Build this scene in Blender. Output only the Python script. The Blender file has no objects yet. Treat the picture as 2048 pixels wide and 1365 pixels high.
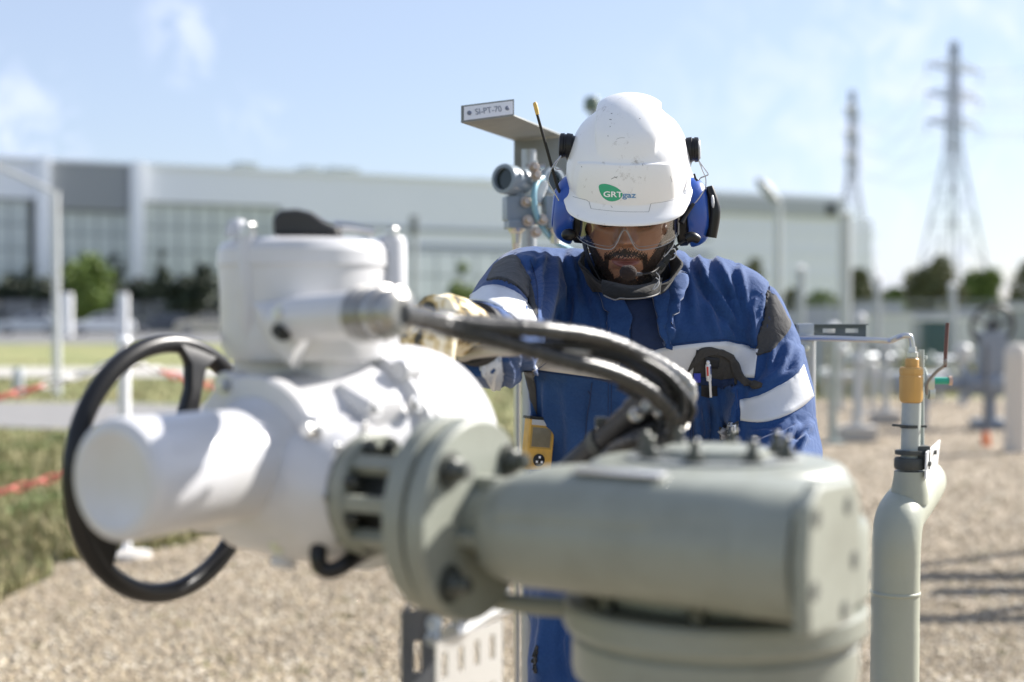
import bpy, bmesh, math, random
import numpy as np
from mathutils import Vector, Matrix, Quaternion
from mathutils.bvhtree import BVHTree
R = math.radians
random.seed(7)
rng = np.random.default_rng(11)
scene = bpy.context.scene
col = scene.collection

# ------------------------------------------------------------------ camera
F = 50.0 / 36.0 * 2048
PITCH = math.atan((682.5 - 630) / F)
H = 1.35
cd = bpy.data.cameras.new('camera')
cam = bpy.data.objects.new('camera', cd)
col.objects.link(cam)
cam.location = (0, 0, H)
cam.rotation_euler = (R(90) - PITCH, 0, 0)
cd.lens = 50
cd.sensor_width = 36
cd.clip_start = 0.05
cd.clip_end = 4000
cd.dof.use_dof = True
cd.dof.focus_distance = 2.33
cd.dof.aperture_fstop = 2.25
cd.dof.aperture_blades = 9
scene.camera = cam

# ------------------------------------------------------------------ light
SUN = Vector((0.70, 0.40, 0.57)).normalized()
elev = math.asin(SUN.z)
azim = math.atan2(SUN.x, SUN.y)          # clockwise from +Y
w = bpy.data.worlds.new('World')
scene.world = w
w.use_nodes = True
nt = w.node_tree
nt.nodes.clear()
N = nt.nodes.new
wo = N('ShaderNodeOutputWorld')
bg = N('ShaderNodeBackground')
sky = N('ShaderNodeTexSky')
sky.sky_type = 'NISHITA'
sky.sun_disc = False
sky.sun_elevation = elev
sky.sun_rotation = azim
sky.altitude = 100
sky.air_density = 1.0
sky.dust_density = 1.0
sky.ozone_density = 3.2
bg.inputs['Strength'].default_value = 0.063
# soft clouds standing in the sky: a noise field thinned by broad lobes
tc = N('ShaderNodeTexCoord')
def cloud_lobe(direction, power, gain):
    d = Vector(direction).normalized()
    dp = N('ShaderNodeVectorMath'); dp.operation = 'DOT_PRODUCT'
    nt.links.new(tc.outputs['Generated'], dp.inputs[0]); dp.inputs[1].default_value = d
    mr = N('ShaderNodeMapRange'); mr.interpolation_type = 'SMOOTHERSTEP'
    nt.links.new(dp.outputs['Value'], mr.inputs['Value'])
    mr.inputs['From Min'].default_value = math.cos(R(power)); mr.inputs['From Max'].default_value = 1
    mr.inputs['To Min'].default_value = 0; mr.inputs['To Max'].default_value = gain
    return mr.outputs['Result']
def pdir(px, py):
    return ((px - 1024) / F, 1, (630 - py) / F)
def madd(a, b, op='ADD'):
    m = N('ShaderNodeMath'); m.operation = op
    for i, s in ((0, a), (1, b)):
        if hasattr(s, 'links'): nt.links.new(s, m.inputs[i])
        else: m.inputs[i].default_value = s
    return m.outputs[0]
lobes = None
for (px, py, pw, g) in [(345, 50, 1.7, .9), (385, 55, 1.6, .8), (362, 100, 1.9, .8), (385, 135, 1.2, .5), (500, 225, 1.5, .75), (520, 262, 1.6, .6), (555, 248, 1.3, .5), (25, 300, 3.4, 1.2), (-40, 290, 5, .9),
                        (1830, 60, 3.2, .5), (-400, 100, 8, 1.0), (2700, 100, 9, .8), (1100, -500, 9, .6), (300, -700, 7, .7), (-1500, 0, 12, .9),
                        (1500, 600, 14, .45), (2300, 500, 20, .9), (1900, 100, 12, .5)]:
    l = cloud_lobe(pdir(px, py), pw, g)
    lobes = l if lobes is None else madd(lobes, l)
nz = N('ShaderNodeTexNoise'); nz.inputs['Scale'].default_value = 32; nz.inputs['Detail'].default_value = 7
nz.inputs['Roughness'].default_value = .62; nz.inputs['Distortion'].default_value = .6
nt.links.new(tc.outputs['Generated'], nz.inputs['Vector'])
nr = N('ShaderNodeMapRange'); nt.links.new(nz.outputs['Fac'], nr.inputs['Value'])
nr.inputs['From Min'].default_value = .42; nr.inputs['From Max'].default_value = .72
cm = madd(lobes, nr.outputs['Result'], 'MULTIPLY')
cm = madd(madd(cm, .34, 'MULTIPLY'), .36)      # thin high veil everywhere
cl = N('ShaderNodeMath'); cl.operation = 'MINIMUM'; nt.links.new(cm, cl.inputs[0]); cl.inputs[1].default_value = .75
mix = N('ShaderNodeMix'); mix.data_type = 'RGBA'
nt.links.new(cl.outputs[0], mix.inputs['Factor'])
nt.links.new(sky.outputs['Color'], mix.inputs['A'])
mix.inputs['B'].default_value = (6.7, 7.3, 9.2, 1)
nt.links.new(mix.outputs['Result'], bg.inputs['Color'])
nt.links.new(bg.outputs[0], wo.inputs['Surface'])
sd = bpy.data.lights.new('sun', 'SUN')
sun = bpy.data.objects.new('sun', sd)
col.objects.link(sun)
sd.energy = 5.0
sd.angle = R(.53)
sd.color = (1, .955, .89)
sun.rotation_euler = (-SUN).to_track_quat('-Z', 'Y').to_euler()
scene.view_settings.view_transform = 'Standard'
scene.view_settings.look = 'None'
scene.view_settings.gamma = 1
scene.view_settings.exposure = 1.19
scene.view_settings.use_curve_mapping = False

# ------------------------------------------------------------------ helpers
def P(px, py, d):
    """world point seen at photo pixel (px,py) at distance y=d"""
    c, s = math.cos(PITCH), math.sin(PITCH)
    u = (px - 1024) / F
    v = (682.5 - py) / F
    x, y, z = u, c + v * s, -s + v * c
    return Vector((x / y * d, d, H + z / y * d))

def PG(px, py, z=0.0):
    """world point on the level z seen at pixel"""
    a = P(px, py, 1) - Vector((0, 0, H))
    k = (z - H) / a.z
    return Vector((a.x * k, a.y * k, z))

_m = {}
def mat(name, color, rough=.6, metal=0., noise=None, bump=None, spec=.5, coat=0., sheen=0., custom=None):
    """noise=(scale, amount, colour2) bump=(scale, strength, distance)"""
    if name in _m: return _m[name]
    m = bpy.data.materials.new(name); m.use_nodes = True
    t = m.node_tree; b = t.nodes['Principled BSDF']
    b.inputs['Base Color'].default_value = (*color, 1)
    b.inputs['Roughness'].default_value = rough
    b.inputs['Metallic'].default_value = metal
    b.inputs['Specular IOR Level'].default_value = spec
    b.inputs['Coat Weight'].default_value = coat
    b.inputs['Sheen Weight'].default_value = sheen
    tcn = t.nodes.new('ShaderNodeTexCoord')
    if noise:
        sc, amt, c2 = noise
        n = t.nodes.new('ShaderNodeTexNoise'); n.inputs['Scale'].default_value = sc; n.inputs['Detail'].default_value = 6
        n.inputs['Roughness'].default_value = .65
        t.links.new(tcn.outputs['Object'], n.inputs['Vector'])
        mr = t.nodes.new('ShaderNodeMapRange'); t.links.new(n.outputs['Fac'], mr.inputs['Value'])
        mr.inputs['From Min'].default_value = .42; mr.inputs['From Max'].default_value = .72; mr.inputs['To Max'].default_value = amt
        mx = t.nodes.new('ShaderNodeMix'); mx.data_type = 'RGBA'
        t.links.new(mr.outputs['Result'], mx.inputs['Factor'])
        mx.inputs['A'].default_value = (*color, 1); mx.inputs['B'].default_value = (*c2, 1)
        t.links.new(mx.outputs['Result'], b.inputs['Base Color'])
        m['mixnode'] = mx.name
    if bump:
        sc, st, di = bump
        n = t.nodes.new('ShaderNodeTexNoise'); n.inputs['Scale'].default_value = sc; n.inputs['Detail'].default_value = 5
        t.links.new(tcn.outputs['Object'], n.inputs['Vector'])
        bp = t.nodes.new('ShaderNodeBump'); bp.inputs['Strength'].default_value = st; bp.inputs['Distance'].default_value = di
        t.links.new(n.outputs['Fac'], bp.inputs['Height'])
        t.links.new(bp.outputs['Normal'], b.inputs['Normal'])
    if custom: custom(m, t, b, tcn)
    _m[name] = m
    return m

def island_colors(cols, scale=None):
    """random colour per loose piece"""
    def f(m, t, b, tcn):
        g = t.nodes.new('ShaderNodeNewGeometry')
        cr = t.nodes.new('ShaderNodeValToRGB')
        cr.color_ramp.interpolation = 'LINEAR'
        els = cr.color_ramp.elements
        for i, c in enumerate(cols):
            e = els[i] if i < 2 else els.new(i / (len(cols) - 1))
            e.position = i / (len(cols) - 1); e.color = (*c, 1)
        t.links.new(g.outputs['Random Per Island'], cr.inputs['Fac'])
        t.links.new(cr.outputs['Color'], b.inputs['Base Color'])
    return f

class MB:
    """collects shapes into one mesh"""
    def __init__(s): s.v = []; s.f = []
    def add(s, vs, fs):
        o = len(s.v); s.v += [tuple(q) for q in vs]; s.f += [tuple(i + o for i in f) for f in fs]; return s
    def box(s, c, size, rot=None, bev=0.0, seg=2):
        bm = bmesh.new(); bmesh.ops.create_cube(bm, size=1)
        for q in bm.verts: q.co = Vector((q.co.x * size[0], q.co.y * size[1], q.co.z * size[2]))
        if bev: bmesh.ops.bevel(bm, geom=bm.edges[:], offset=bev, segments=seg, profile=.7, affect='EDGES')
        M = Matrix.Translation(Vector(c)) @ (rot.to_4x4() if rot is not None else Matrix.Identity(4))
        bm.verts.index_update()
        s.add([M @ q.co for q in bm.verts], [[q.index for q in f.verts] for f in bm.faces]); bm.free(); return s
    def lathe(s, prof, o, ax, seg=40, caps=True):
        """prof: list of (distance along axis, radius)"""
        o = Vector(o); ax = Vector(ax).normalized(); q = ax.to_track_quat('Z', 'Y')
        vs = []; fs = []
        for (h, r) in prof:
            for k in range(seg):
                a = 2 * math.pi * k / seg
                vs.append(o + q @ Vector((r * math.cos(a), r * math.sin(a), h)))
        for i in range(len(prof) - 1):
            for k in range(seg):
                k2 = (k + 1) % seg
                fs.append((i * seg + k, i * seg + k2, (i + 1) * seg + k2, (i + 1) * seg + k))
        if caps:
            if prof[0][1] > 1e-6: fs.append(tuple(range(seg))[::-1])
            if prof[-1][1] > 1e-6: fs.append(tuple(range((len(prof) - 1) * seg, len(prof) * seg)))
        return s.add(vs, fs)
    def cyl(s, a, b, r, seg=16, r2=None):
        a = Vector(a); b = Vector(b)
        return s.lathe([(0, r), ((b - a).length, r if r2 is None else r2)], a, b - a, seg)
    def tube(s, pts, r, seg=12, n=None, caps=True, closed=False):
        pts = [Vector(p) for p in pts]
        rs = r if isinstance(r, (list, tuple)) else [r] * len(pts)
        if n: pts, rs = spline(pts, rs, n, closed)
        vs = []; fs = []; L = len(pts); prev = None
        for i, p in enumerate(pts):
            if closed: t = (pts[(i + 1) % L] - pts[i - 1]).normalized()
            else: t = (pts[min(i + 1, L - 1)] - pts[max(i - 1, 0)]).normalized()
            if prev is None:
                up = Vector((0, 0, 1)) if abs(t.z) < .9 else Vector((1, 0, 0))
                e = t.cross(up).normalized()
            else:
                e = (prev - t * prev.dot(t)).normalized()
            prev = e; g = t.cross(e)
            for k in range(seg):
                a = 2 * math.pi * k / seg
                vs.append(p + (e * math.cos(a) + g * math.sin(a)) * rs[i])
        for i in range(L if closed else L - 1):
            for k in range(seg):
                k2 = (k + 1) % seg; j = (i + 1) % L
                fs.append((i * seg + k, i * seg + k2, j * seg + k2, j * seg + k))
        if caps and not closed:
            fs.append(tuple(range(seg))[::-1]); fs.append(tuple(range((L - 1) * seg, L * seg)))
        return s.add(vs, fs)
    def ball(s, c, r, seg=16, rot=None):
        r3 = (r, r, r) if not isinstance(r, (tuple, list)) else r
        c = Vector(c); vs = []; fs = []; n = seg // 2
        for i in range(n + 1):
            th = math.pi * i / n
            for k in range(seg):
                a = 2 * math.pi * k / seg
                v = Vector((r3[0] * math.sin(th) * math.cos(a), r3[1] * math.sin(th) * math.sin(a), r3[2] * math.cos(th)))
                vs.append(c + (rot @ v if rot is not None else v))
        for i in range(n):
            for k in range(seg):
                k2 = (k + 1) % seg
                fs.append((i * seg + k, (i + 1) * seg + k, (i + 1) * seg + k2, i * seg + k2))
        s.add(vs, fs); return s
    def prism(s, poly, o, ux, uy, th, n=None):
        """poly 2D points in (ux,uy), extruded th along n"""
        o = Vector(o); ux = Vector(ux); uy = Vector(uy); n = ux.cross(uy).normalized() if n is None else Vector(n)
        L = len(poly)
        vs = [o + ux * p[0] + uy * p[1] for p in poly] + [o + ux * p[0] + uy * p[1] + n * th for p in poly]
        fs = [tuple(range(L))[::-1], tuple(range(L, 2 * L))] + [(i, (i + 1) % L, L + (i + 1) % L, L + i) for i in range(L)]
        return s.add(vs, fs)
    def build(s, name, m=None, parent=None, smooth=35, **kw):
        me = bpy.data.meshes.new(name); me.from_pydata(s.v, [], s.f)
        if s.f:
            bm = bmesh.new(); bm.from_mesh(me)
            bmesh.ops.remove_doubles(bm, verts=bm.verts, dist=1e-6)
            bmesh.ops.recalc_face_normals(bm, faces=bm.faces); bm.to_mesh(me); bm.free()
        return link(name, me, m, parent, smooth, **kw)

def link(name, me, m=None, parent=None, smooth=35, label=None, **kw):
    if m is not None: me.materials.append(m)
    if smooth:
        me.shade_smooth(); me.set_sharp_from_angle(angle=R(smooth))
    o = bpy.data.objects.new(name, me); col.objects.link(o)
    if parent is not None:
        o.parent = parent; o.matrix_parent_inverse = world_inv(parent)
    if label: o['label'] = label
    for k, v in kw.items(): o[k] = v
    return o

def world_inv(p):
    if p.parent is not None: return world_inv(p.parent) if p.type == 'EMPTY' and False else Matrix.Identity(4) if False else _winv(p)
    return _winv(p)
def _winv(p):
    M = p.matrix_basis.copy(); q = p
    M = (q.matrix_parent_inverse @ q.matrix_basis) if q.parent else q.matrix_basis.copy()
    while q.parent:
        q = q.parent
        M = ((q.matrix_parent_inverse @ q.matrix_basis) if q.parent else q.matrix_basis) @ M
    return M.inverted()

def np_mesh(name, V, T, m=None, parent=None, smooth=0, **kw):
    """V (n,3) array, T (k,3 or 4) int array"""
    me = bpy.data.meshes.new(name)
    k, c = T.shape
    me.vertices.add(len(V)); me.vertices.foreach_set('co', np.asarray(V, dtype=np.float32).ravel())
    me.loops.add(k * c); me.loops.foreach_set('vertex_index', T.astype(np.int32).ravel())
    me.polygons.add(k)
    me.polygons.foreach_set('loop_start', np.arange(0, k * c, c, dtype=np.int32))
    me.polygons.foreach_set('loop_total', np.full(k, c, dtype=np.int32))
    me.update(calc_edges=True)
    return link(name, me, m, parent, smooth, **kw)

def thing(name, label, cat, loc=(0, 0, 0), group=None):
    o = bpy.data.objects.new(name, None); col.objects.link(o)
    o.empty_display_size = .05
    o.location = loc; o['label'] = label; o['category'] = cat
    if group: o['group'] = group
    return o
def tag(o, label, cat, group=None):
    o['label'] = label; o['category'] = cat
    if group: o['group'] = group
    return o
def kids(o): return [c for c in bpy.data.objects if c.parent == o]
def dup_tree(o, parent=None):
    c = o.copy(); col.objects.link(c)
    if parent is not None: c.parent = parent
    for k in kids(o): dup_tree(k, c)
    return c

def spline(pts, rs, n, closed=False):
    """Catmull-Rom resample to n points"""
    L = len(pts); op = []; orr = []
    segs = L if closed else L - 1
    for i in range(n):
        u = i / (n if closed else n - 1) * segs
        k = min(int(u), segs - 1); t = u - k
        def g(j): return pts[j % L] if closed else pts[max(0, min(L - 1, j))]
        def h(j): return rs[j % L] if closed else rs[max(0, min(L - 1, j))]
        a, b, c, d = g(k - 1), g(k), g(k + 1), g(k + 2)
        op.append(.5 * ((2 * b) + (c - a) * t + (2 * a - 5 * b + 4 * c - d) * t * t + (3 * b - a - 3 * c + d) * t ** 3))
        orr.append(h(k) * (1 - t) + h(k + 1) * t)
    return op, orr

def remesh(mb, voxel, smooth_it=6, sub=0):
    """union of closed overlapping shapes -> one continuous mesh"""
    me = bpy.data.meshes.new('tmp'); me.from_pydata(mb.v, [], mb.f)
    bm = bmesh.new(); bm.from_mesh(me); bmesh.ops.recalc_face_normals(bm, faces=bm.faces); bm.to_mesh(me); bm.free()
    o = bpy.data.objects.new('tmp', me); col.objects.link(o)
    r = o.modifiers.new('r', 'REMESH'); r.mode = 'VOXEL'; r.voxel_size = voxel; r.adaptivity = 0
    if smooth_it:
        s = o.modifiers.new('s', 'SMOOTH'); s.iterations = smooth_it; s.factor = .5
    if sub:
        s = o.modifiers.new('u', 'SUBSURF'); s.levels = sub
    dg = bpy.context.evaluated_depsgraph_get()
    out = bpy.data.meshes.new_from_object(o.evaluated_get(dg))
    bpy.data.objects.remove(o); bpy.data.meshes.remove(me)
    return out
def get_v(me):
    a = np.empty(len(me.vertices) * 3, np.float32); me.vertices.foreach_get('co', a); return a.reshape(-1, 3).astype(float)
def set_v(me, V):
    me.vertices.foreach_set('co', V.astype(np.float32).ravel()); me.update()
def get_n(me):
    a = np.empty(len(me.vertices) * 3, np.float32); me.vertices.foreach_get('normal', a); return a.reshape(-1, 3).astype(float)
def fbm(X, scale, seed=0, octs=4):
    """cheap smooth pseudo noise from warped sines, about -1..1"""
    r = np.random.default_rng(seed); out = np.zeros(len(X)); amp = 1; tot = 0
    Y = X * scale
    for o in range(octs):
        A = r.normal(size=(4, 3)); ph = r.uniform(0, 6.28, 4)
        acc = np.zeros(len(X))
        for i in range(4): acc += np.sin(Y @ A[i] + ph[i] + 1.3 * np.sin(Y @ A[(i + 1) % 4] * .7 + ph[i] * 2))
        out += amp * acc / 4 * 1.3; tot += amp; amp *= .5; Y = Y * 2.03
    return out / tot
# ================================================================== THE SETTING
def grass_custom(m, t, b, tcn):
    n = t.nodes.new('ShaderNodeTexNoise'); n.inputs['Scale'].default_value = .55; n.inputs['Detail'].default_value = 9
    n.inputs['Roughness'].default_value = .7
    t.links.new(tcn.outputs['Object'], n.inputs['Vector'])
    cr = t.nodes.new('ShaderNodeValToRGB'); e = cr.color_ramp.elements
    e[0].position = .32; e[0].color = (.09, .13, .035, 1); e[1].position = .7; e[1].color = (.34, .28, .14, 1)
    k = e.new(.5); k.color = (.20, .21, .075, 1)
    t.links.new(n.outputs['Fac'], cr.inputs['Fac']); t.links.new(cr.outputs['Color'], b.inputs['Base Color'])
def gravel_custom(m, t, b, tcn):
    v = t.nodes.new('ShaderNodeTexVoronoi'); v.inputs['Scale'].default_value = 62
    t.links.new(tcn.outputs['Object'], v.inputs['Vector'])
    cr = t.nodes.new('ShaderNodeValToRGB'); e = cr.color_ramp.elements
    e[0].position = 0; e[0].color = (.14, .12, .09, 1); e[1].position = 1; e[1].color = (.58, .50, .38, 1)
    k = e.new(.35); k.color = (.27, .215, .155, 1); k = e.new(.7); k.color = (.36, .29, .21, 1)
    sx = t.nodes.new('ShaderNodeSeparateColor'); t.links.new(v.outputs['Color'], sx.inputs['Color'])
    t.links.new(sx.outputs['Red'], cr.inputs['Fac'])
    n = t.nodes.new('ShaderNodeTexNoise'); n.inputs['Scale'].default_value = 1.1; n.inputs['Detail'].default_value = 8; n.inputs['Roughness'].default_value = .75
    t.links.new(tcn.outputs['Object'], n.inputs['Vector'])
    mr = t.nodes.new('ShaderNodeMapRange'); t.links.new(n.outputs['Fac'], mr.inputs['Value']); mr.inputs['From Min'].default_value = .35
    mr.inputs['From Max'].default_value = .68; mr.inputs['To Max'].default_value = .55
    mx = t.nodes.new('ShaderNodeMix'); mx.data_type = 'RGBA'; t.links.new(mr.outputs['Result'], mx.inputs['Factor'])
    t.links.new(cr.outputs['Color'], mx.inputs['A']); mx.inputs['B'].default_value = (.33, .265, .185, 1)
    t.links.new(mx.outputs['Result'], b.inputs['Base Color'])
    bp = t.nodes.new('ShaderNodeBump'); bp.inputs['Strength'].default_value = .9; bp.inputs['Distance'].default_value = .012
    bp.invert = True
    t.links.new(v.outputs['Distance'], bp.inputs['Height']); t.links.new(bp.outputs['Normal'], b.inputs['Normal'])
M_grass = mat('grass_ground', (.1, .12, .04), .9, custom=grass_custom)
M_gravel = mat('gravel_ground', (.4, .33, .26), .85, custom=gravel_custom)
M_asphalt = mat('asphalt', (.19, .185, .18), .85, noise=(3, .6, (.28, .27, .26)), bump=(60, .4, .004))
M_concrete = mat('concrete', (.42, .40, .37), .85, noise=(4, .5, (.30, .285, .26)), bump=(40, .3, .003))

def sheet(name, poly, z, m, **kw):
    mb = MB(); mb.add([(p[0], p[1], z) for p in poly], [tuple(range(len(poly)))])
    me = bpy.data.meshes.new(name); me.from_pydata(mb.v, [], mb.f)
    if me.polygons[0].normal.z < 0: me.flip_normals()
    return link(name, me, m, None, 0, kind='structure', **kw)
sheet('ground', [(-1500, -60), (1500, -60), (1500, 2500), (-1500, 2500)], -.012, M_grass)
# gravel yard with a ragged left edge
edge_l = [(-4.2, -3), (-3.4, 2.5), (-2.75, 5.6)]
for (px, py) in [(0, 1200), (60, 1160), (130, 1122), (200, 1108), (290, 1104), (360, 1090), (440, 1072), (520, 1048)]:
    q = PG(px, py); edge_l.append((q.x, q.y))
edge_l += [(-1.5, 10.4), (-.9, 12), (.2, 13.6), (1.5, 15.5), (2.9, 18.6), (4.8, 22.6), (12, 23.6), (22, 24), (40, 24)]
def ragged(pts, amp=.10, step=.25, seed=3):
    rr = random.Random(seed); out = []
    for a, b in zip(pts[:-1], pts[1:]):
        L = math.dist(a, b); n = max(1, int(L / step))
        for i in range(n):
            t = i / n; out.append((a[0] + (b[0] - a[0]) * t + rr.uniform(-amp, amp), a[1] + (b[1] - a[1]) * t + rr.uniform(-amp, amp)))
    return out + [pts[-1]]
EDGE = ragged(edge_l)
sheet('gravel_yard', EDGE + [(40, -3)], 0.0, M_gravel)
# asphalt path across the grass, then the pale footpath, then the road
sheet('asphalt_path', [(-30, 17.4), (-6, 17.0), (-2.2, 15.8), (-1.2, 15.2), (-1.0, 18.5), (-2.0, 19.6), (-6, 21.8), (-30, 23.5)], 0.002, M_asphalt)
sheet('footpath', [(-40, 31), (-4, 31), (-4, 36), (-40, 38)], 0.002, M_concrete)
M_road = mat('road_surface', (.15, .15, .15), .85, noise=(.6, .6, (.20, .20, .195)))
sheet('road', [(-220, 66), (220, 66), (220, 108), (-220, 108)], 0.002, M_road)

def inside(pts, poly):
    x = pts[:, 0]; y = pts[:, 1]; c = np.zeros(len(pts), bool); n = len(poly); j = n - 1
    for i in range(n):
        xi, yi = poly[i]; xj, yj = poly[j]
        if yi != yj:
            k = ((yi > y) != (yj > y)) & (x < (xj - xi) * (y - yi) / (yj - yi) + xi); c ^= k
        j = i
    return c
# loose stones lying on the yard
def icos():
    t = (1 + 5 ** .5) / 2
    v = np.array([(-1, t, 0), (1, t, 0), (-1, -t, 0), (1, -t, 0), (0, -1, t), (0, 1, t), (0, -1, -t), (0, 1, -t), (t, 0, -1), (t, 0, 1), (-t, 0, -1), (-t, 0, 1)]) / 1.902
    f = np.array([(0, 11, 5), (0, 5, 1), (0, 1, 7), (0, 7, 10), (0, 10, 11), (1, 5, 9), (5, 11, 4), (11, 10, 2), (10, 7, 6), (7, 1, 8), (3, 9, 4), (3, 4, 2), (3, 2, 6), (3, 6, 8), (3, 8, 9), (4, 9, 5), (2, 4, 11), (6, 2, 10), (8, 6, 7), (9, 8, 1)])
    return v, f
def scatter_shape(name, V0, F0, pts, size, m, jitter=.25, flat=.7, upright=False, **kw):
    n = len(pts); k = len(V0)
    V = np.repeat(V0[None], n, 0) * (1 + rng.uniform(-jitter, jitter, (n, k, 1)))
    V[:, :, 2] *= flat
    a = rng.uniform(0, 6.283, n); c, s = np.cos(a)[:, None], np.sin(a)[:, None]
    X = V[:, :, 0] * c - V[:, :, 1] * s; Y = V[:, :, 0] * s + V[:, :, 1] * c
    V = np.stack([X, Y, V[:, :, 2]], 2) * size[:, None, None] + pts[:, None, :]
    T = F0[None] + (np.arange(n) * k)[:, None, None]
    return np_mesh(name, V.reshape(-1, 3), T.reshape(-1, F0.shape[1]), m, **kw)
iv = np.array([(1, 0, -.1), (.3, .9, .1), (-.8, .5, -.1), (-.6, -.8, .1), (.5, -.85, -.05), (.05, 0, .95), (0, 0, -.8)]); ifc = np.array([(0, 1, 5), (1, 2, 5), (2, 3, 5), (3, 4, 5), (4, 0, 5), (1, 0, 6), (2, 1, 6), (3, 2, 6), (4, 3, 6), (0, 4, 6)])
# denser near the camera
u = rng.uniform(0, 1, 170000)
yy = 4.9 * (26 / 4.9) ** (u ** 1.5)
xx = rng.uniform(-.43, .43, len(yy)) * yy
pts = np.stack([xx, yy, np.zeros_like(xx)], 1)
pts = pts[inside(pts, EDGE + [(40, -3)])]
sz = rng.uniform(.0032, .0085, len(pts)) * rng.choice([1, 1, 1, 1.6], len(pts)) * (1 + .035 * pts[:, 1])
pts[:, 2] = sz * .25
def stone_custom(cols):
    f0 = island_colors(cols)
    def f(m, t, b, tcn):
        f0(m, t, b, tcn); src = b.inputs['Base Color'].links[0].from_socket
        n = t.nodes.new('ShaderNodeTexNoise'); n.inputs['Scale'].default_value = 1.7; n.inputs['Detail'].default_value = 7; n.inputs['Roughness'].default_value = .7; t.links.new(tcn.outputs['Object'], n.inputs['Vector'])
        mr = t.nodes.new('ShaderNodeMapRange'); t.links.new(n.outputs['Fac'], mr.inputs['Value']); mr.inputs['From Min'].default_value = .38; mr.inputs['From Max'].default_value = .66; mr.inputs['To Min'].default_value = 0; mr.inputs['To Max'].default_value = .65
        mx = t.nodes.new('ShaderNodeMix'); mx.data_type = 'RGBA'; t.links.new(mr.outputs['Result'], mx.inputs['Factor']); t.links.new(src, mx.inputs['A']); mx.inputs['B'].default_value = (.26, .205, .135, 1); t.links.new(mx.outputs['Result'], b.inputs['Base Color'])
    return f
M_stone = mat('gravel_stone', (.4, .3, .2), .8, custom=stone_custom([(.09, .08, .06), (.32, .26, .17), (.50, .42, .28), (.29, .225, .15), (.78, .72, .60), (.45, .36, .24), (.15, .14, .12), (.62, .53, .38)]))
scatter_shape('gravel_stones', iv, ifc, pts, sz, M_stone, kind='stuff', label='loose tan and grey gravel stones on the yard')

# grass blades and weeds left of the yard
def blades(name, pts, h, wd, m, lean=.35, **kw):
    n = len(pts)
    a = rng.uniform(0, 6.283, n); d = np.stack([np.cos(a), np.sin(a), np.zeros(n)], 1)
    l = rng.normal(0, lean, (n, 2)); tip = np.stack([l[:, 0] * h, l[:, 1] * h, h], 1)
    A = pts - d * wd[:, None]; B = pts + d * wd[:, None]
    mid = pts + tip * .55 * np.array([.6, .6, 1.]); C = mid + d * wd[:, None] * .8; D = mid - d * wd[:, None] * .8; E = pts + tip
    V = np.stack([A, B, C, D, E], 1).reshape(-1, 3)
    o = (np.arange(n) * 5)[:, None]
    T = np.concatenate([o + np.array([[0, 1, 2]]), o + np.array([[0, 2, 3]]), o + np.array([[3, 2, 4]])], 0)
    return np_mesh(name, V, T, m, **kw)
M_blade = mat('grass_blade', (.1, .12, .04), .75, custom=island_colors([(.11, .13, .04), (.22, .21, .09), (.42, .35, .21), (.15, .17, .06), (.34, .29, .16), (.18, .19, .07), (.28, .22, .12)]))
u = rng.uniform(0, 1, 70000); yy = 5.5 * (40 / 5.5) ** u; xx = np.where(yy > 9, rng.uniform(-.46, .30, len(yy)), rng.uniform(-.46, -.1, len(yy))) * yy
pts = np.stack([xx, yy, np.full_like(xx, -.01)], 1)
ep = EDGE + [(40, -3)]
path_poly = [(-30, 17.2), (-6, 16.8), (-2.2, 15.6), (-1.0, 15.2), (-1.0, 18.7), (-2.0, 19.8), (-6, 22), (-30, 23.7)]
k = ~inside(pts, ep) & ~inside(pts, path_poly) & ~((pts[:, 1] > 30.5) & (pts[:, 1] < 38.5))
pts = pts[k]
tuft = .5 + .5 * fbm(pts, 1.6, 5)
h = (.04 + .14 * np.clip(tuft, 0, 1.2) ** 2 * (pts[:, 1] < 15.5) + .03 * rng.random(len(pts))) * rng.uniform(.6, 1.4, len(pts))
blades('grass', pts, h, rng.uniform(.003, .008, len(pts)) * (1 + pts[:, 1] * .06), M_blade, kind='stuff', label='rough green and straw coloured grass beside the gravel')
u = rng.uniform(0, 1, 26000); yy = 23.8 * (60 / 23.8) ** u; xx = rng.uniform(.0, .42, len(yy)) * yy
pts = np.stack([xx, yy, np.full_like(xx, -.01)], 1)
blades('far_grass', pts, rng.uniform(.08, .3, len(pts)), rng.uniform(.01, .03, len(pts)), M_blade, kind='stuff', label='sunlit grass strip beyond the right side of the gravel yard')
# sparse weeds and straws on the gravel itself
u = rng.uniform(0, 1, 260); yy = 5.2 * (16 / 5.2) ** u; xx = rng.uniform(-.42, .42, 260) * yy
cc = np.stack([xx, yy, np.zeros_like(xx)], 1); cc = cc[inside(cc, ep)]
cc = np.repeat(cc, 9, 0); cc[:, :2] += rng.normal(0, .02, (len(cc), 2))
blades('yard_weeds', cc, rng.uniform(.01, .035, len(cc)), rng.uniform(.002, .006, len(cc)), M_blade, kind='stuff', label='tiny weeds and straws growing through the gravel')
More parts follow.
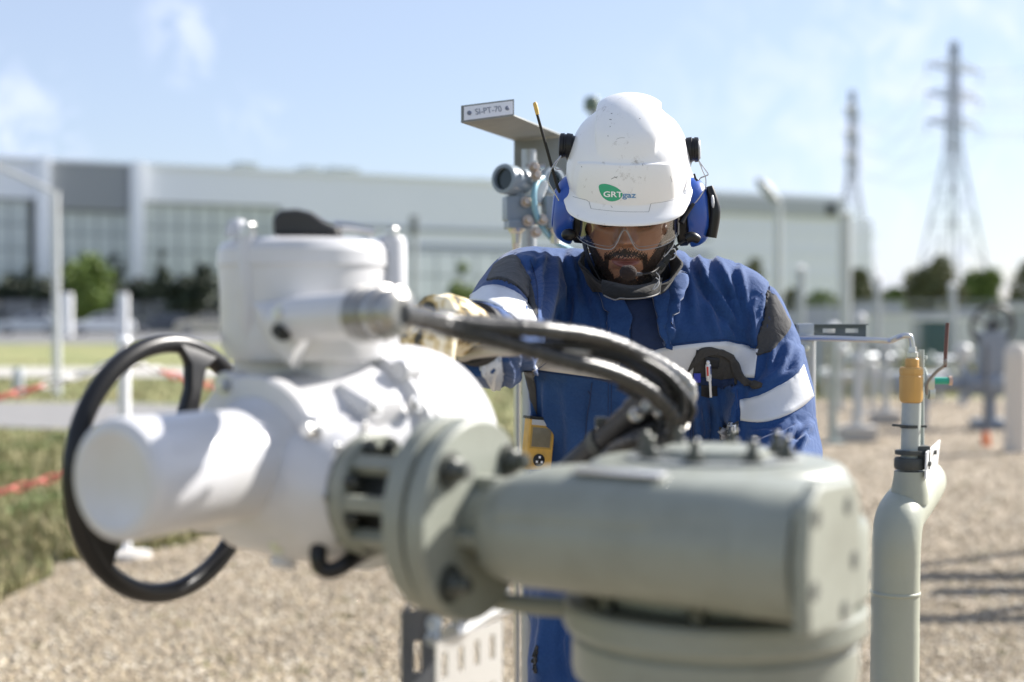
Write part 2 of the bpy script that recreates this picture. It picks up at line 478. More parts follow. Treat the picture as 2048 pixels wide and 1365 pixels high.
# low weed leaves clumped along the edge
def leaf_cloud(centers, radii, n_each, size, seed=1, squash=1.):
    r = np.random.default_rng(seed); Vs = []; o = 0
    out = []
    for c, rad in zip(centers, radii):
        d = r.normal(size=(n_each, 3)); d /= np.linalg.norm(d, axis=1)[:, None]
        rr = rad * r.uniform(.35, 1.05, (n_each, 1)) ** .6
        p = np.array(c) + d * rr * np.array([1, 1, squash])
        a = r.normal(size=(n_each, 3)); a /= np.linalg.norm(a, axis=1)[:, None]
        b = np.cross(a, r.normal(size=(n_each, 3))); b /= np.linalg.norm(b, axis=1)[:, None]
        s = size * r.uniform(.6, 1.4, (n_each, 1))
        out.append(np.stack([p - a * s, p + b * s * .5, p + a * s, p - b * s * .5], 1))
    V = np.concatenate(out, 0).reshape(-1, 3)
    T = np.arange(len(V)).reshape(-1, 4)
    return V, T
M_weed = mat('weed_leaf', (.1, .14, .04), .7, custom=island_colors([(.07, .12, .03), (.17, .22, .07), (.24, .25, .10), (.10, .16, .05)]))
weeds = [(60, 905, .30), (120, 880, .22), (200, 1000, .2), (40, 1040, .28), (290, 960, .2), (95, 1010, .25), (330, 1000, .16), (400, 1010, .14), (10, 960, .35), (160, 930, .25), (440, 985, .14)]
for (px, py, r_) in weeds:
    c = PG(px, py)
    V, T = leaf_cloud([(c.x, c.y, r_ * .12)], [r_ * .8], 300, .022, int(px), .28)
    tag(np_mesh('weed_clump', V, T, M_weed, kind='stuff'), 'leafy green weed clump in the rough grass left of the gravel', 'weed', 'weed clumps in the rough grass')

# ------------------------------------------------------------------ far white building
WA = Vector((-41.8, 116.0)); WD = Vector((77.8, 40.0)).normalized(); WN = Vector((WD.y, -WD.x))  # WN faces camera
def W(px, py, off=0.):
    """point of the facade plane (moved off metres towards the camera) seen at a pixel"""
    a = P(px, py, 1) - Vector((0, 0, H)); q = WA + WN * off
    k = (q.x * WN.x + q.y * WN.y) / (a.x * WN.x + a.y * WN.y)
    return Vector((a.x * k, a.y * k, H + a.z * k))
def Ws(px, off=0.):
    p = W(px, 600, off); return (Vector((p.x, p.y)) - (WA + WN * off)).dot(WD)
def Wp(s, z, off=0.):
    q = WA + WD * s + WN * off; return Vector((q.x, q.y, z))
wrot = Matrix(((WD.x, -WN.x, 0), (WD.y, -WN.y, 0), (0, 0, 1)))
def wbox(mb, s0, s1, z0, z1, o0, o1, bev=0):
    c = Wp((s0 + s1) / 2, (z0 + z1) / 2, (o0 + o1) / 2)
    mb.box(c, (abs(s1 - s0), abs(o1 - o0), abs(z1 - z0)), wrot, bev)
M_clad = mat('white_cladding', (.84, .86, .90), .5, noise=(.25, .3, (.78, .81, .85)))
M_glass = mat('facade_glass', (.62, .66, .64), .3, spec=.7, noise=(.15, .6, (.42, .47, .47)))
M_louv = mat('grey_louvre', (.36, .38, .40), .6)
M_frameg = mat('facade_frame', (.28, .31, .32), .5)
M_dark = mat('shadowed_opening', (.05, .055, .055), .8)
M_roofu = mat('roof_plant', (.34, .38, .36), .6)
bld = thing('industrial_building', 'long white industrial building with glazed bays running behind the yard', 'building', Wp(40, 0))
s_l, s1, s2, s3, s4, s5 = Ws(-260), Ws(75), Ws(98), Ws(262), Ws(285), Ws(565)
s6 = Ws(1685)
ztop = 14.0
mb = MB(); wbox(mb, s_l, s1, 10.9, ztop, -30, 0); mb.build('wall', M_clad, bld)
mb = MB(); wbox(mb, s4, s5, 11.0, ztop, -30, 0); wbox(mb, s5, s6, 0, ztop, -30, 0); mb.build('wall', M_clad, bld)
mb = MB(); wbox(mb, s_l, s5, 0, 13.9, -30, -3.2); mb.build('inner_wall', M_glass, bld)
mb = MB(); wbox(mb, s_l - .3, s6, ztop, ztop + .25, -30.2, .25); mb.build('parapet', M_clad, bld)
# portal legs
for px in (86, 273):
    s = Ws(px); mb = MB(); wbox(mb, s - .55, s + .55, 0, 14.3, -1, .7, .05); mb.build('portal_leg', M_clad, bld)
# dark louvre slats high between the legs
sl = MB(); sl_me = None
n = 11
for i in range(n):
    z0 = 10.2 + i * 3.75 / n
    mb = MB(); c = Wp((s2 + s3) / 2, z0 + .17, .05)
    mb.box((0, 0, 0), (abs(s3 - s2) - .3, .18, .27))
    if sl_me is None:
        o = mb.build('louvre_slat', M_louv, bld, 0); sl_me = o.data
    else:
        o = bpy.data.objects.new('louvre_slat', sl_me); col.objects.link(o); o.parent = bld; o.matrix_parent_inverse = _winv(bld)
    o.location = c; o.rotation_euler = wrot.to_euler()
mb = MB(); wbox(mb, s2, s3, 10.1, 14.0, -1.0, -.2); mb.build('louvre_backing', M_louv, bld)
# glass panes, each its own mesh, shared data
pane_me = {}
def panes(sa, sb, za, zb, cols, rows, off, m):
    w_ = (sb - sa) / cols; h_ = (zb - za) / rows
    for i in range(cols):
        for j in range(rows):
            key = (round(w_, 2), round(h_, 2), m.name)
            if key not in pane_me:
                mb = MB(); mb.box((0, 0, 0), (w_ - .14, .08, h_ - .14)); o = mb.build('glass_pane', m, bld, 0); pane_me[key] = o.data
            else:
                o = bpy.data.objects.new('glass_pane', pane_me[key]); col.objects.link(o); o.parent = bld; o.matrix_parent_inverse = _winv(bld)
            o.location = Wp(sa + w_ * (i + .5), za + h_ * (j + .5), off); o.rotation_euler = wrot.to_euler()
    mb = MB()
    for i in range(cols + 1): wbox(mb, sa + w_ * i - .06, sa + w_ * i + .06, za, zb, off - .1, off + .09)
    for j in range(rows + 1): wbox(mb, sa, sb, za + h_ * j - .06, za + h_ * j + .06, off - .12, off + .08)
    mb.build('mullion_grid', M_frameg, bld, 0)
panes(s_l, s1 - .6, .6, 10.8, 8, 5, -.6, M_glass)
panes(s2, s3, .6, 10.0, 5, 5, -.6, M_glass)
panes(s4 + .2, s5, .6, 10.9, 8, 5, -.6, M_glass)
# glazed bays with bright reflection put into the colour, banded by thin rails
M_pale = mat('bright_reflection_glazing', (.82, .85, .88), .25, noise=(.1, .4, (.87, .89, .90)), spec=.6)
panes(s5 + .3, Ws(1420), .6, 7.2, 22, 3, .2, M_pale)
for z in (7.6, 9.2):
    mb = MB(); wbox(mb, s5 + .2, Ws(1420), z, z + .25, .0, .18); mb.build('facade_rail', M_frameg, bld, 0)
for (a, b, ya) in ((482, 522, 336), (614, 648, 344), (668, 726, 346), (955, 1010, 368)):
    mb = MB(); sa, sb = Ws(a), Ws(b); zt = W((a + b) / 2, ya).z; wbox(mb, sa, sb, ztop + .2, zt + .55, -3.2, -.8, .05); mb.build('roof_unit', M_roofu, bld)
# right part: parapet band and the lower end block
mb = MB(); wbox(mb, Ws(1420), Ws(1680), 12.0, 13.7, .02, .5); mb.build('parapet_band', mat('pale_grey_band', (.46, .48, .49), .6), bld)
mb = MB(); wbox(mb, Ws(1646), Ws(1664), 12.2, 13.4, .5, .58); mb.build('vent_opening', M_dark, bld)
mb = MB(); wbox(mb, Ws(1686), Ws(1698), 0, 12.2, -2, .3); mb.build('downpipe_shaft', M_louv, bld)
mb = MB(); wbox(mb, Ws(1686) + .8, Ws(1756), 0, 11.9, -14, -1.0); mb.build('wall', M_clad, bld)
for z in (3, 5.5, 8, 10.2):
    mb = MB(); wbox(mb, Ws(1425), Ws(1756), z, z + .12, .0, .12 ); mb.build('facade_rail', M_clad, bld, 0)
# low grey wall in front of the building, left
M_lw = mat('grey_wall', (.20, .205, .21), .8, noise=(.3, .5, (.15, .155, .16)))
lw = thing('low_wall', 'low grey panel wall between the parked cars and the glazed building', 'wall', (-20, 112, 0))
for i in range(26):
    x = -46 + i * 2.6; q = Vector((x, 109 + (x + 46) * .14)); mb = MB()
    mb.box((q.x, q.y, 1.2), (2.5, .2, 2.4 + .15 * (i % 2)), None, .02); mb.build('wall_panel', M_lw, lw, 0)

# ------------------------------------------------------------------ trees
M_bark = mat('bark', (.09, .07, .05), .9)
def crown_mat(name, a, b_, c):
    return mat(name, a, .7, custom=island_colors([a, b_, c, a, b_]))
M_dkleaf = crown_mat('dark_leaf', (.022, .035, .018), (.04, .055, .025), (.015, .022, .012))
M_gleaf = crown_mat('green_leaf', (.14, .21, .04), (.23, .29, .06), (.09, .14, .03))
M_oleaf = crown_mat('olive_leaf', (.10, .12, .04), (.17, .17, .065), (.065, .08, .03))
def tree(name, base, h, rad, m, label, cat='tree', group=None, squash=1.0, lobes=9, leaf=.16, n=260, seed=1, trunk=True, low=.3):
    base = Vector(base); r = random.Random(seed)
    t = thing(name, label, cat, base, group)
    cs = []; rs = []
    for i in range(lobes):
        a = r.uniform(0, 6.28); f = r.random() ** .5; zz = r.uniform(low, .92)
        k = math.sin(math.pi * min(1, (zz - low) / (1 - low) * .8 + .18))
        cs.append((base.x + math.cos(a) * rad * .6 * f * k, base.y + math.sin(a) * rad * .6 * f * k, base.z + h * zz)); rs.append(rad * r.uniform(.35, .6) * (.55 + .5 * k))
    V, T = leaf_cloud(cs, rs, n, leaf * max(rad, 1) / 2, seed, squash)
    np_mesh('crown', V, T, m, t)
    mb = MB(); mb.tube([base - Vector((0, 0, .1)), base + Vector((.05 * rad, 0, h * .35)), base + Vector((0, .03, h * .8))], [.06 * rad + .04, .045 * rad + .03, .02], 8)
    for i in range(4):
        a = r.uniform(0, 6.28); z = h * r.uniform(.3, .6)
        mb.tube([base + Vector((0, 0, z)), base + Vector((math.cos(a) * rad * .5, math.sin(a) * rad * .5, z + h * .2))], [.03 * rad + .02, .01], 6)
    mb.build('trunk', M_bark, t)
    return t
def at_depth(px, d, z=0): q = P(px, 630, d); return Vector((q.x, d, z))
# dark slim trees before the glass
ORD = 'first second third fourth fifth sixth seventh eighth ninth tenth eleventh'.split()
SL = [(18, 548, 24), (58, 520, 20), (110, 545, 14), (135, 505, 12), (228, 478, 14), (245, 520, 16), (322, 478, 14), (330, 540, 30), (372, 545, 24), (402, 498, 22), (415, 530, 26)]
for i, (px, py, wd) in enumerate(SL):
    d = 113 + (px * .012); b = at_depth(px, d); ht = P(px, py, d).z
    tree('slim_tree', b, ht, wd / F * d, M_dkleaf, f'dark slim tree, {ORD[SL.index((px, py, wd))]} from the left in the row before the glazed bays', 'tree', 'dark trees before the glazing', 1.5, 12, .35, 110, i + 3, low=.1)
mbh = [at_depth(px, 112.5) for px in range(-40, 440, 20)]
V, T = leaf_cloud([(p.x, p.y + random.uniform(-.5, .5), random.uniform(1.8, 3.4)) for p in mbh for _ in range(2)], [random.uniform(1, 1.7) for _ in range(len(mbh) * 2)], 120, .35, 3)
tag(np_mesh('dark_hedge', V, T, M_dkleaf), 'dark hedge along the foot of the glazed building', 'hedge')
b = at_depth(180, 111.4); tree('round_bush', b, P(180, 520, 111.4).z, 2.6, M_gleaf, 'bright green cone shaped bush between the two white portal legs', 'bush', None, 1.0, 14, .2, 300, 5, low=.25)
b = at_depth(922, 95); tree('round_bush', b, P(925, 525, 95).z, 1.25, M_gleaf, 'small green bush against the pale facade left of the worker', 'bush', None, 1, 9, .25, 200, 8, low=.3)
b = at_depth(1500, 80); tree('leafy_tree', b, P(1500, 505, 80).z, 1.2, M_oleaf, 'dark tree just above the worker\'s left shoulder', 'tree', None, 1, 9, .25, 200, 9)
R_trees = [(1640, 585, 1.1, M_gleaf, 'small bright green tree beside the far end of the building'),
           (1716, 545, 1.5, M_oleaf, 'wide olive green tree in front of the low end block'),
           (1790, 575, 1.0, M_gleaf, 'pale green low tree between the end block and the darker trees'),
           (1862, 503, 1.75, M_oleaf, 'tall dark tree at the foot of the nearer pylon'),
           (1905, 560, 1.3, M_oleaf, 'lower grey green tree right of the tall dark one'),
           (1970, 535, 1.9, M_gleaf, 'round green tree under the right arm of the pylon'),
           (2055, 520, 1.6, M_oleaf, 'dark tree cut off by the right edge')]
for i, (px, py, rad, m, lab) in enumerate(R_trees):
    d = 82 + (i % 3) * 3; b = at_depth(px, d)
    tree('leafy_tree', b, P(px, py, d).z, rad, m, lab, 'tree', None, 1, 13, .22, 260, 20 + i, low=.25)
for i in range(15):
    px = 1560 + i * 40 + random.uniform(-10, 10); d = 130 + random.uniform(0, 10); b = at_depth(px, d)
    tree('far_shrub', b, random.uniform(3, 4.6), 2.3, M_oleaf, 'hazy green shrub in the far line behind the fence on the right', 'shrub', 'far line of shrubs', .8, 7, .3, 110, 50 + i, low=.2)

# ------------------------------------------------------------------ pylons
M_steel = mat('hazed_galvanised_lattice', (.17, .19, .21), .6, .1)  # steel lightened, distance haze is put into the colour
def pylon(px, top_y, d, hgt, label, yaw):
    b = at_depth(px, d); t = thing('electricity_pylon', label, 'pylon', b)
    q = Quaternion((0, 0, 1), yaw)
    def wdt(z):
        f = z / hgt
        return 8.2 * (1 - f / .62) + 1.7 if f < .62 else 1.7 - (f - .62) * 2.2
    def cnr(i, z):
        w_ = wdt(z) / 2; s = [(-1, -1), (1, -1), (1, 1), (-1, 1)][i]; return b + q @ Vector((s[0] * w_, s[1] * w_, z))
    zs = [0, 9, 16, 21.5, 25.5, 27.9] + [28.6 + i * 1.3 for i in range(11)]; zs = [z * hgt / 45 for z in zs] + [hgt]
    mb = MB()
    for i in range(4):
        for a, c in zip(zs[:-1], zs[1:]):
            mb.cyl(cnr(i, a), cnr(i, c), .14, 5)
    mb.build('tower_leg', M_steel, t)
    mb = MB()
    for a, c in zip(zs[:-1], zs[1:]):
        for i in range(4):
            j = (i + 1) % 4; mb.cyl(cnr(i, a), cnr(j, c), .055, 4); mb.cyl(cnr(j, a), cnr(i, c), .055, 4); mb.cyl(cnr(i, c), cnr(j, c), .055, 4)
    mb.build('cross_bracing', M_steel, t)
    ends = []
    for f in (.70, .80, .90):
        for sgn in (-1, 1):
            z = hgt * f; tip = b + q @ Vector((sgn * 6.6, 0, z + .3)); mb = MB()
            for dy in (-.6, .6):
                mb.cyl(b + q @ Vector((sgn * .7, dy, z)), tip, .15, 4); mb.cyl(b + q @ Vector((sgn * .7, dy, z + 1.5)), tip, .11, 4)
            for k in (.25, .5, .75):
                p0 = b + q @ Vector((sgn * (.7 + 4.9 * k), .6 * (1 - k), z + .3 * k)); p1 = b + q @ Vector((sgn * (.7 + 4.9 * k), -.6 * (1 - k), z + 1.5 - 1.2 * k)); mb.cyl(p0, p1, .06, 4)
            mb.build('cross_arm', M_steel, t)
            mb = MB(); mb.lathe([(0, .09)] + [(i * .2 + k_, r_) for i in range(8) for k_, r_ in ((.05, .16), (.15, .09))] + [(1.7, .05)], tip, (0, 0, -1), 8)
            mb.build('insulator', mat('insulator', (.3, .34, .33), .3), t)
            ends.append(tip - Vector((0, 0, 1.7)))
    return ends
e1 = pylon(1905, 65, 228, 45, 'nearer tall lattice pylon with three pairs of arms at the upper right', R(35))
e2 = pylon(1703, 165, 278, 45, 'farther lattice pylon behind the low end of the building', R(65))
M_wire = mat('conductor', (.3, .32, .34), .5)
for a, b in zip(e1, e2):
    for (p, q_) in ((a, b), (a, a + (a - b) * 1.4 + Vector((40, -40, 0)))):
        pp = [p.lerp(q_, i / 14) - Vector((0, 0, 5 * math.sin(math.pi * i / 14))) for i in range(15)]
        mb = MB(); mb.tube(pp, .035, 5); tag(mb.build('power_line', M_wire), 'thin power conductor hung from the pylon arms', 'cable', 'power lines between the pylons')

# ------------------------------------------------------------------ street lamps and posts
M_galv = mat('galvanised_post', (.42, .44, .46), .45, .55, noise=(30, .5, (.34, .36, .38)))
M_wpost = mat('white_post_paint', (.74, .74, .74), .45)
M_lamp = mat('lamp_paint', (.52, .53, .54), .5)
b = at_depth(113, 23.6); t = thing('street_lamp', 'slim grey street lamp at the left with its arm reaching out of frame', 'street lamp', b)
mb = MB(); mb.cyl(b, (b.x, b.y, P(113, 385, 23.6).z), .072, 16, .055); mb.build('pole', M_lamp, t)
mb = MB(); mb.tube([P(113, 388, 23.6), P(60, 362, 23.5), P(-60, 312, 23.3), P(-160, 285, 23.2)], .035, 10, 12); mb.build('arm', M_lamp, t)
mb = MB(); mb.box(P(-190, 282, 23.2), (.7, .26, .12), Matrix.Rotation(R(8), 3, 'Y'), .04); mb.build('lamp_head', M_lamp, t)
d = 44; b = at_depth(1556, d); t = thing('street_lamp', 'pale street lamp right of the worker with a curved arm', 'street lamp', b)
mb = MB(); mb.cyl(b, (b.x, b.y, P(1556, 405, d).z), .14, 12, .1); mb.build('pole', mat('far_lamp', (.5, .52, .53), .5), t)
mb = MB(); mb.tube([P(1556, 405, d), P(1545, 392, d), P(1532, 378, d), P(1520, 366, d), P(1514, 358, d)], [.1, .12, .16, .14, .06], 10, 12); mb.build('arm', mat('far_lamp_head', (.30, .32, .32), .5), t)
d = 62; b = at_depth(828, d); t = thing('signal_post', 'short grey post standing before the pale facade', 'post', b)
mb = MB(); mb.cyl(b, (b.x, b.y, P(828, 470, d).z), .13, 12); mb.build('pole', M_louv, t)
mb = MB(); mb.box(P(828, 452, d), (.36, .3, .85), None, .05); mb.build('signal_box', mat('signal_grey', (.2, .21, .22), .6), t)
d = 24.2; b = at_depth(36, d); mb = MB(); mb.lathe([(0, .09), (.38, .09), (.44, .07), (.46, 0)], b, (0, 0, 1), 16); tag(mb.build('bollard', M_galv), 'low grey bollard on the grass at far left', 'bollard')
for px, lab in ((134, 'left of the two white gate posts on the verge behind the cars'), (246, 'right of the two white gate posts on the verge behind the cars')):
    d = 88; b = at_depth(px, d); mb = MB(); mb.box(b + Vector((0, 0, 1.35)), (.62, .5, 2.7), None, .12); tag(mb.build('gate_post', M_wpost), lab, 'post', 'white gate posts')

# ------------------------------------------------------------------ cars
M_tyre = mat('tyre', (.03, .03, .03), .9); M_rim = mat('wheel_rim', (.5, .5, .52), .35, .7); M_cglass = mat('car_glass', (.05, .06, .07), .08, spec=.8)
def car(x, y, yaw, paint, label):
    t = thing('parked_car', label, 'car', (x, y, 0), 'cars parked before the wall')
    q = Quaternion((0, 0, 1), yaw); o = Vector((x, y, 0)); L = 4.3
    def tr(p): return o + q @ Vector(p)
    lower = [(-2.15, .35), (-2.15, .62), (-2.05, .86), (-1.5, .93), (-.9, .98), (1.6, .98), (2.05, .92), (2.15, .6), (2.1, .32)]
    upper = [(-1.05, .97), (-.35, 1.40), (.1, 1.46), (1.2, 1.42), (1.75, 1.0)]
    mb = MB()
    for poly, hw, ht in ((lower, .88, .88), (upper, .74, .60)):
        n = len(poly); zs = [p[1] for p in poly]; z0 = min(zs); z1 = max(zs); secs = []
        for sgn, k in ((-1, 1), (-1, .0), (1, .0), (1, 1)):
            pass
        vs = []; fs = []
        for sy, sc in ((-1, .94), (-1, 1), (1, 1), (1, .94)):
            for (px_, pz) in poly:
                f = (pz - z0) / (z1 - z0); w_ = hw + (ht - hw) * f
                ww = w_ * (1 if sc == 1 else .965) if False else w_
                yy_ = sy * (ww + (0.0 if sc == .94 else -.0)) if sc == .94 else sy * (ww - .10)
                kk = .97 if sc == .94 else 1.0
                vs.append(tr((px_ * kk, yy_, (pz - z0) * kk + z0)))
        for a in range(3):
            for i in range(n):
                j = (i + 1) % n; fs.append((a * n + i, a * n + j, (a + 1) * n + j, (a + 1) * n + i))
        fs.append(tuple(range(n))); fs.append(tuple(range(3 * n, 4 * n))[::-1])
        mb.add(vs, fs)
    mb.build('body', paint, t, 40)
    for sy in (-1, 1):
        for poly in ([(-.82, 1.0), (-.3, 1.34), (.25, 1.385), (.25, 1.0)], [(.33, 1.0), (.33, 1.385), (1.15, 1.36), (1.5, 1.03)]):
            mb = MB(); vs = []
            for px_, pz in poly:
                f = (pz - .97) / .49; vs.append(tr((px_, sy * (.74 - .14 * f + .012), pz)))
            mb.add(vs, [(0, 1, 2, 3)]); mb.build('side_window', M_cglass, t, 0)
        for wx in (-1.35, 1.35):
            mb = MB(); mb.lathe([(-.1, .24), (-.1, .31), (.09, .31), (.11, .28)], tr((wx, sy * .8, .31)), q @ Vector((0, sy, 0)), 20); wh = mb.build('wheel', M_tyre, t)
            mb = MB(); mb.lathe([(.09, .21), (.12, .19), (.105, .0)], tr((wx, sy * .8, .31)), q @ Vector((0, sy, 0)), 14); mb.build('rim', M_rim, wh)
    mb = MB(); mb.add([tr((-.98, -.62, 1.02)), tr((-.98, .62, 1.02)), tr((-.42, .54, 1.38)), tr((-.42, -.54, 1.38))], [(0, 1, 2, 3)]); mb.build('windscreen', M_cglass, t, 0)
    for sy in (-1, 1):
        mb = MB(); mb.box(tr((-2.08, sy * .62, .72)), (.12, .3, .14), q.to_matrix(), .03); mb.build('headlight', mat('headlight', (.8, .8, .8), .2), t)
M_cs = mat('car_silver', (.55, .58, .62), .25, .3); M_cw = mat('car_white', (.78, .79, .8), .25); M_cd = mat('car_dark', (.07, .08, .10), .25, .2); M_cb = mat('car_beige', (.55, .50, .40), .3)
for px, d, paint, lab in ((58, 96, M_cs, 'silver car at the far left of the parked row'), (204, 95, M_cw, 'pale car right of the silver one, between the white portal legs'),
                          (330, 97, M_cd, 'dark car seen through the black handwheel'), (415, 96, M_cb, 'beige car just left of the white drum')):
    b = at_depth(px, d); car(b.x, b.y, R(14), paint, lab)

# ------------------------------------------------------------------ fence and far plant on the right
fn = thing('mesh_fence', 'long galvanised mesh fence across the background on the right', 'fence', at_depth(1700, 62))
xs = np.arange(9, 32, 2.4)
pm = None
for x in xs:
    mb = MB(); mb.cyl((x, 62, 0), (x, 62, 2.0), .05, 8); mb.build('fence_post', M_galv, fn)
mb = MB()
for z in (.1, .75, 1.4, 1.95): mb.cyl((9, 62, z), (32, 62, z), .03, 6)
mb.build('fence_rail', M_galv, fn)
mb = MB()
for x in np.arange(9, 32, .16): mb.box((x, 62.03, 1.02), (.012, .012, 1.86))
mb.build('wire_mesh', M_galv, fn, 0, kind='stuff')
M_pal = mat('far_wall_grey', (.45, .46, .46), .8, noise=(.5, .5, (.36, .37, .37)))
bw = thing('boundary_wall', 'pale grey boundary wall panels behind the right hand fence', 'wall', at_depth(1750, 72))
for i in range(17):
    mb = MB(); mb.box((-2 + i * 2.6, 72 + i * .12, .75 + .1 * (i % 3)), (2.5, .2, 1.6 + .2 * (i % 3)), None, .02); mb.build('wall_panel', M_pal, bw, 0)
# slim posts standing in and beyond the yard
M_gpost = mat('grey_green_post', (.30, .34, .32), .55, .1)
posts = [(1666, 14.9, 662, .045, M_gpost, 'grey green post with a pale cap near the worker\'s arm'), (1722, 19, 640, .05, M_galv, 'slim galvanised post behind the concrete blocks'),
         (1755, 24, 560, .06, M_galv, 'tall thin grey post behind the end of the strut'), (1905, 26, 575, .07, M_galv, 'grey post between the green trees and the yard'),
         (1601, 30, 540, .09, M_galv, 'pale post close to the worker\'s shoulder'), (1690, 40, 430, .17, M_lamp, 'tall grey mast before the building end block')]
for px, d, py, r_, m, lab in posts:
    b = at_depth(px, d); zt = P(px, py, d).z; t = thing('post', lab, 'post', b)
    mb = MB(); mb.cyl(b, (b.x, b.y, zt), r_, 12); mb.build('pole', m, t)
    mb = MB(); mb.lathe([(0, r_ * 1.3), (.05, r_ * 1.3), (.08, r_ * .6), (.09, 0)], (b.x, b.y, zt), (0, 0, 1), 12); mb.build('cap', M_wpost, t)
    mb = MB(); mb.box(b + Vector((0, 0, .012)), (r_ * 5, r_ * 5, .024), None, .005); mb.build('base_plate', m, t)
# concrete blocks with pipe supports
def support(px, d, wd, dp, ht, top_py, label):
    b = at_depth(px, d); t = thing('pipe_support', label, 'pipe support', b)
    mb = MB(); mb.box(b + Vector((0, 0, ht / 2)), (wd, dp, ht), Matrix.Rotation(R(-8), 3, 'Z'), .012); mb.build('concrete_block', M_concrete, t)
    mb = MB(); mb.box(b + Vector((0, 0, ht + .01)), (wd * .45, dp * .6, .02), None, .003); mb.build('base_plate', M_galv, t)
    zt = P(px, top_py, d).z
    mb = MB(); mb.cyl(b + Vector((0, 0, ht)), (b.x, b.y, zt), .045, 14); mb.build('stem', M_galv, t)
    mb = MB(); mb.lathe([(0, .045), (.01, .1), (.06, .1), (.07, .05), (.12, .05)], (b.x, b.y, zt - .05), (0, 0, 1), 16); mb.build('flange', M_galv, t)
    return t
support(1715, 15.2, .40, .3, .16, 720, 'concrete block in the gravel carrying a short galvanised stem')
support(1772, 17.6, .36, .3, .15, 690, 'second concrete block farther back with a thicker stem')
# row of small white and grey fittings beyond
M_white = mat('white_enamel', (.75, .75, .74), .35); M_vcap = mat('vent_cap_paint', (.48, .49, .48), .5)
for i, (px, py, d, r_) in enumerate([(1683, 700, 20, .10), (1712, 712, 21, .12), (1745, 735, 20, .10), (1790, 690, 25, .13), (1648, 745, 23, .1), (1925, 705, 21, .16), (1880, 740, 22, .09)]):
    c = P(px, py, d); b = Vector((c.x, d, 0)); t = thing('vent_pipe', ['white headed vent pipe beside the grey green post', 'white vent pipe above the nearer concrete block', 'short vent pipe between the two concrete blocks', 'white vent pipe behind the yellow coupling', 'pale vent pipe next to the worker\'s sleeve', 'big white bonnet left of the black handwheel', 'small pale bonnet behind the green tap'][i], 'pipe', b)
    mb = MB(); mb.cyl(b, c, r_ * .4, 10); mb.build('stem', M_galv, t)
    r_ *= .8; mb = MB(); mb.lathe([(-r_, r_ * .5), (-r_ * .8, r_), (r_ * .5, r_), (r_ * .9, r_ * .6), (r_, 0)], c, (0, 0, 1), 16); mb.build('cap', M_vcap, t)
# valve with dark handwheel
d = 17.0; hub = P(1985, 652, d); b = Vector((hub.x, d, 0)); M_blk = mat('black_iron', (.03, .032, .034), .5); M_bg = mat('blue_grey_paint', (.22, .25, .29), .5)
t = thing('handwheel_valve', 'gate valve with a large black handwheel behind the brass lever tap', 'valve', b)
mb = MB(); ring = [hub + Vector((math.cos(a) * .25, -.06 * math.sin(a), math.sin(a) * .24)) for a in np.linspace(0, 2 * math.pi, 25)[:-1]]; mb.tube(ring, .028, 8, closed=True)
for k in range(5): a = k * 2 * math.pi / 5 + .3; mb.cyl(hub, hub + Vector((math.cos(a) * .25, -.06 * math.sin(a), math.sin(a) * .24)), .02, 8)
mb.lathe([(-.06, .06), (.06, .06)], hub, (0, 1, 0), 12); mb.build('handwheel', M_blk, t)
mb = MB(); mb.cyl((hub.x, d + .03, .35), (hub.x, d + .03, hub.z), .06, 12); mb.box((hub.x, d + .03, .9), (.3, .26, .5), None, .03); mb.build('yoke', M_bg, t)
mb = MB(); mb.lathe([(-.32, .2), (-.28, .2), (-.28, .12), (-.1, .15), (0, .19), (.1, .15), (.28, .12), (.28, .2), (.32, .2)], (hub.x, d + .03, .52), (1, 0, 0), 24); mb.build('valve_body', M_bg, t)
mb = MB(); mb.cyl((hub.x, d + .03, 0), (hub.x, d + .03, .4), .06, 10); mb.box((hub.x, d + .03, .05), (.4, .4, .1), None, .01); mb.build('foot', M_bg, t)
t = thing('cross_pipe', 'blue grey pipe run low across the yard at the right', 'pipe', at_depth(1900, 17.05))
mb = MB(); mb.cyl((hub.x - 1.1, d + .03, .52), (hub.x - .32, d + .03, .52), .075, 18); mb.build('pipe', M_bg, t)
mb = MB(); mb.lathe([(0, .14), (.05, .14)], (hub.x - 1.15, d + .03, .52), (1, 0, 0), 18); mb.build('end_flange', M_bg, t)
mb = MB(); mb.cyl((hub.x - .8, d + .03, 0), (hub.x - .8, d + .03, .46), .04, 10); mb.build('leg', M_bg, t)
t = thing('cross_pipe', 'blue grey pipe run leaving the frame right of the black handwheel', 'pipe', at_depth(2100, 17.05))
mb = MB(); mb.cyl((hub.x + .32, d + .03, .52), (hub.x + 2.4, d + .03, .52), .075, 18); mb.build('pipe', M_bg, t)
d = 14.6; b = at_depth(1973, d); t = thing('marker_rod', 'dark rod with an orange foot stuck in the gravel at right', 'marker', b)
mb = MB(); mb.cyl(b + Vector((0, 0, .1)), (b.x, b.y, P(1973, 690, d).z), .028, 10); mb.build('rod', mat('dark_rod', (.12, .13, .15), .5, .3), t)
mb = MB(); mb.lathe([(0, .05), (.12, .045), (.15, .03)], b, (0, 0, 1), 12); mb.build('orange_foot', mat('orange_plastic', (.65, .20, .08), .5), t)
d = 14.0; b = at_depth(2033, d); mb = MB(); mb.lathe([(0, .11), (.9, .11), (1.0, .11), (1.06, .07), (1.07, 0)], b, (0, 0, 1), 24); tag(mb.build('marker_post', mat('beige_post', (.58, .54, .48), .6)), 'thick beige marker post at the right edge', 'post')
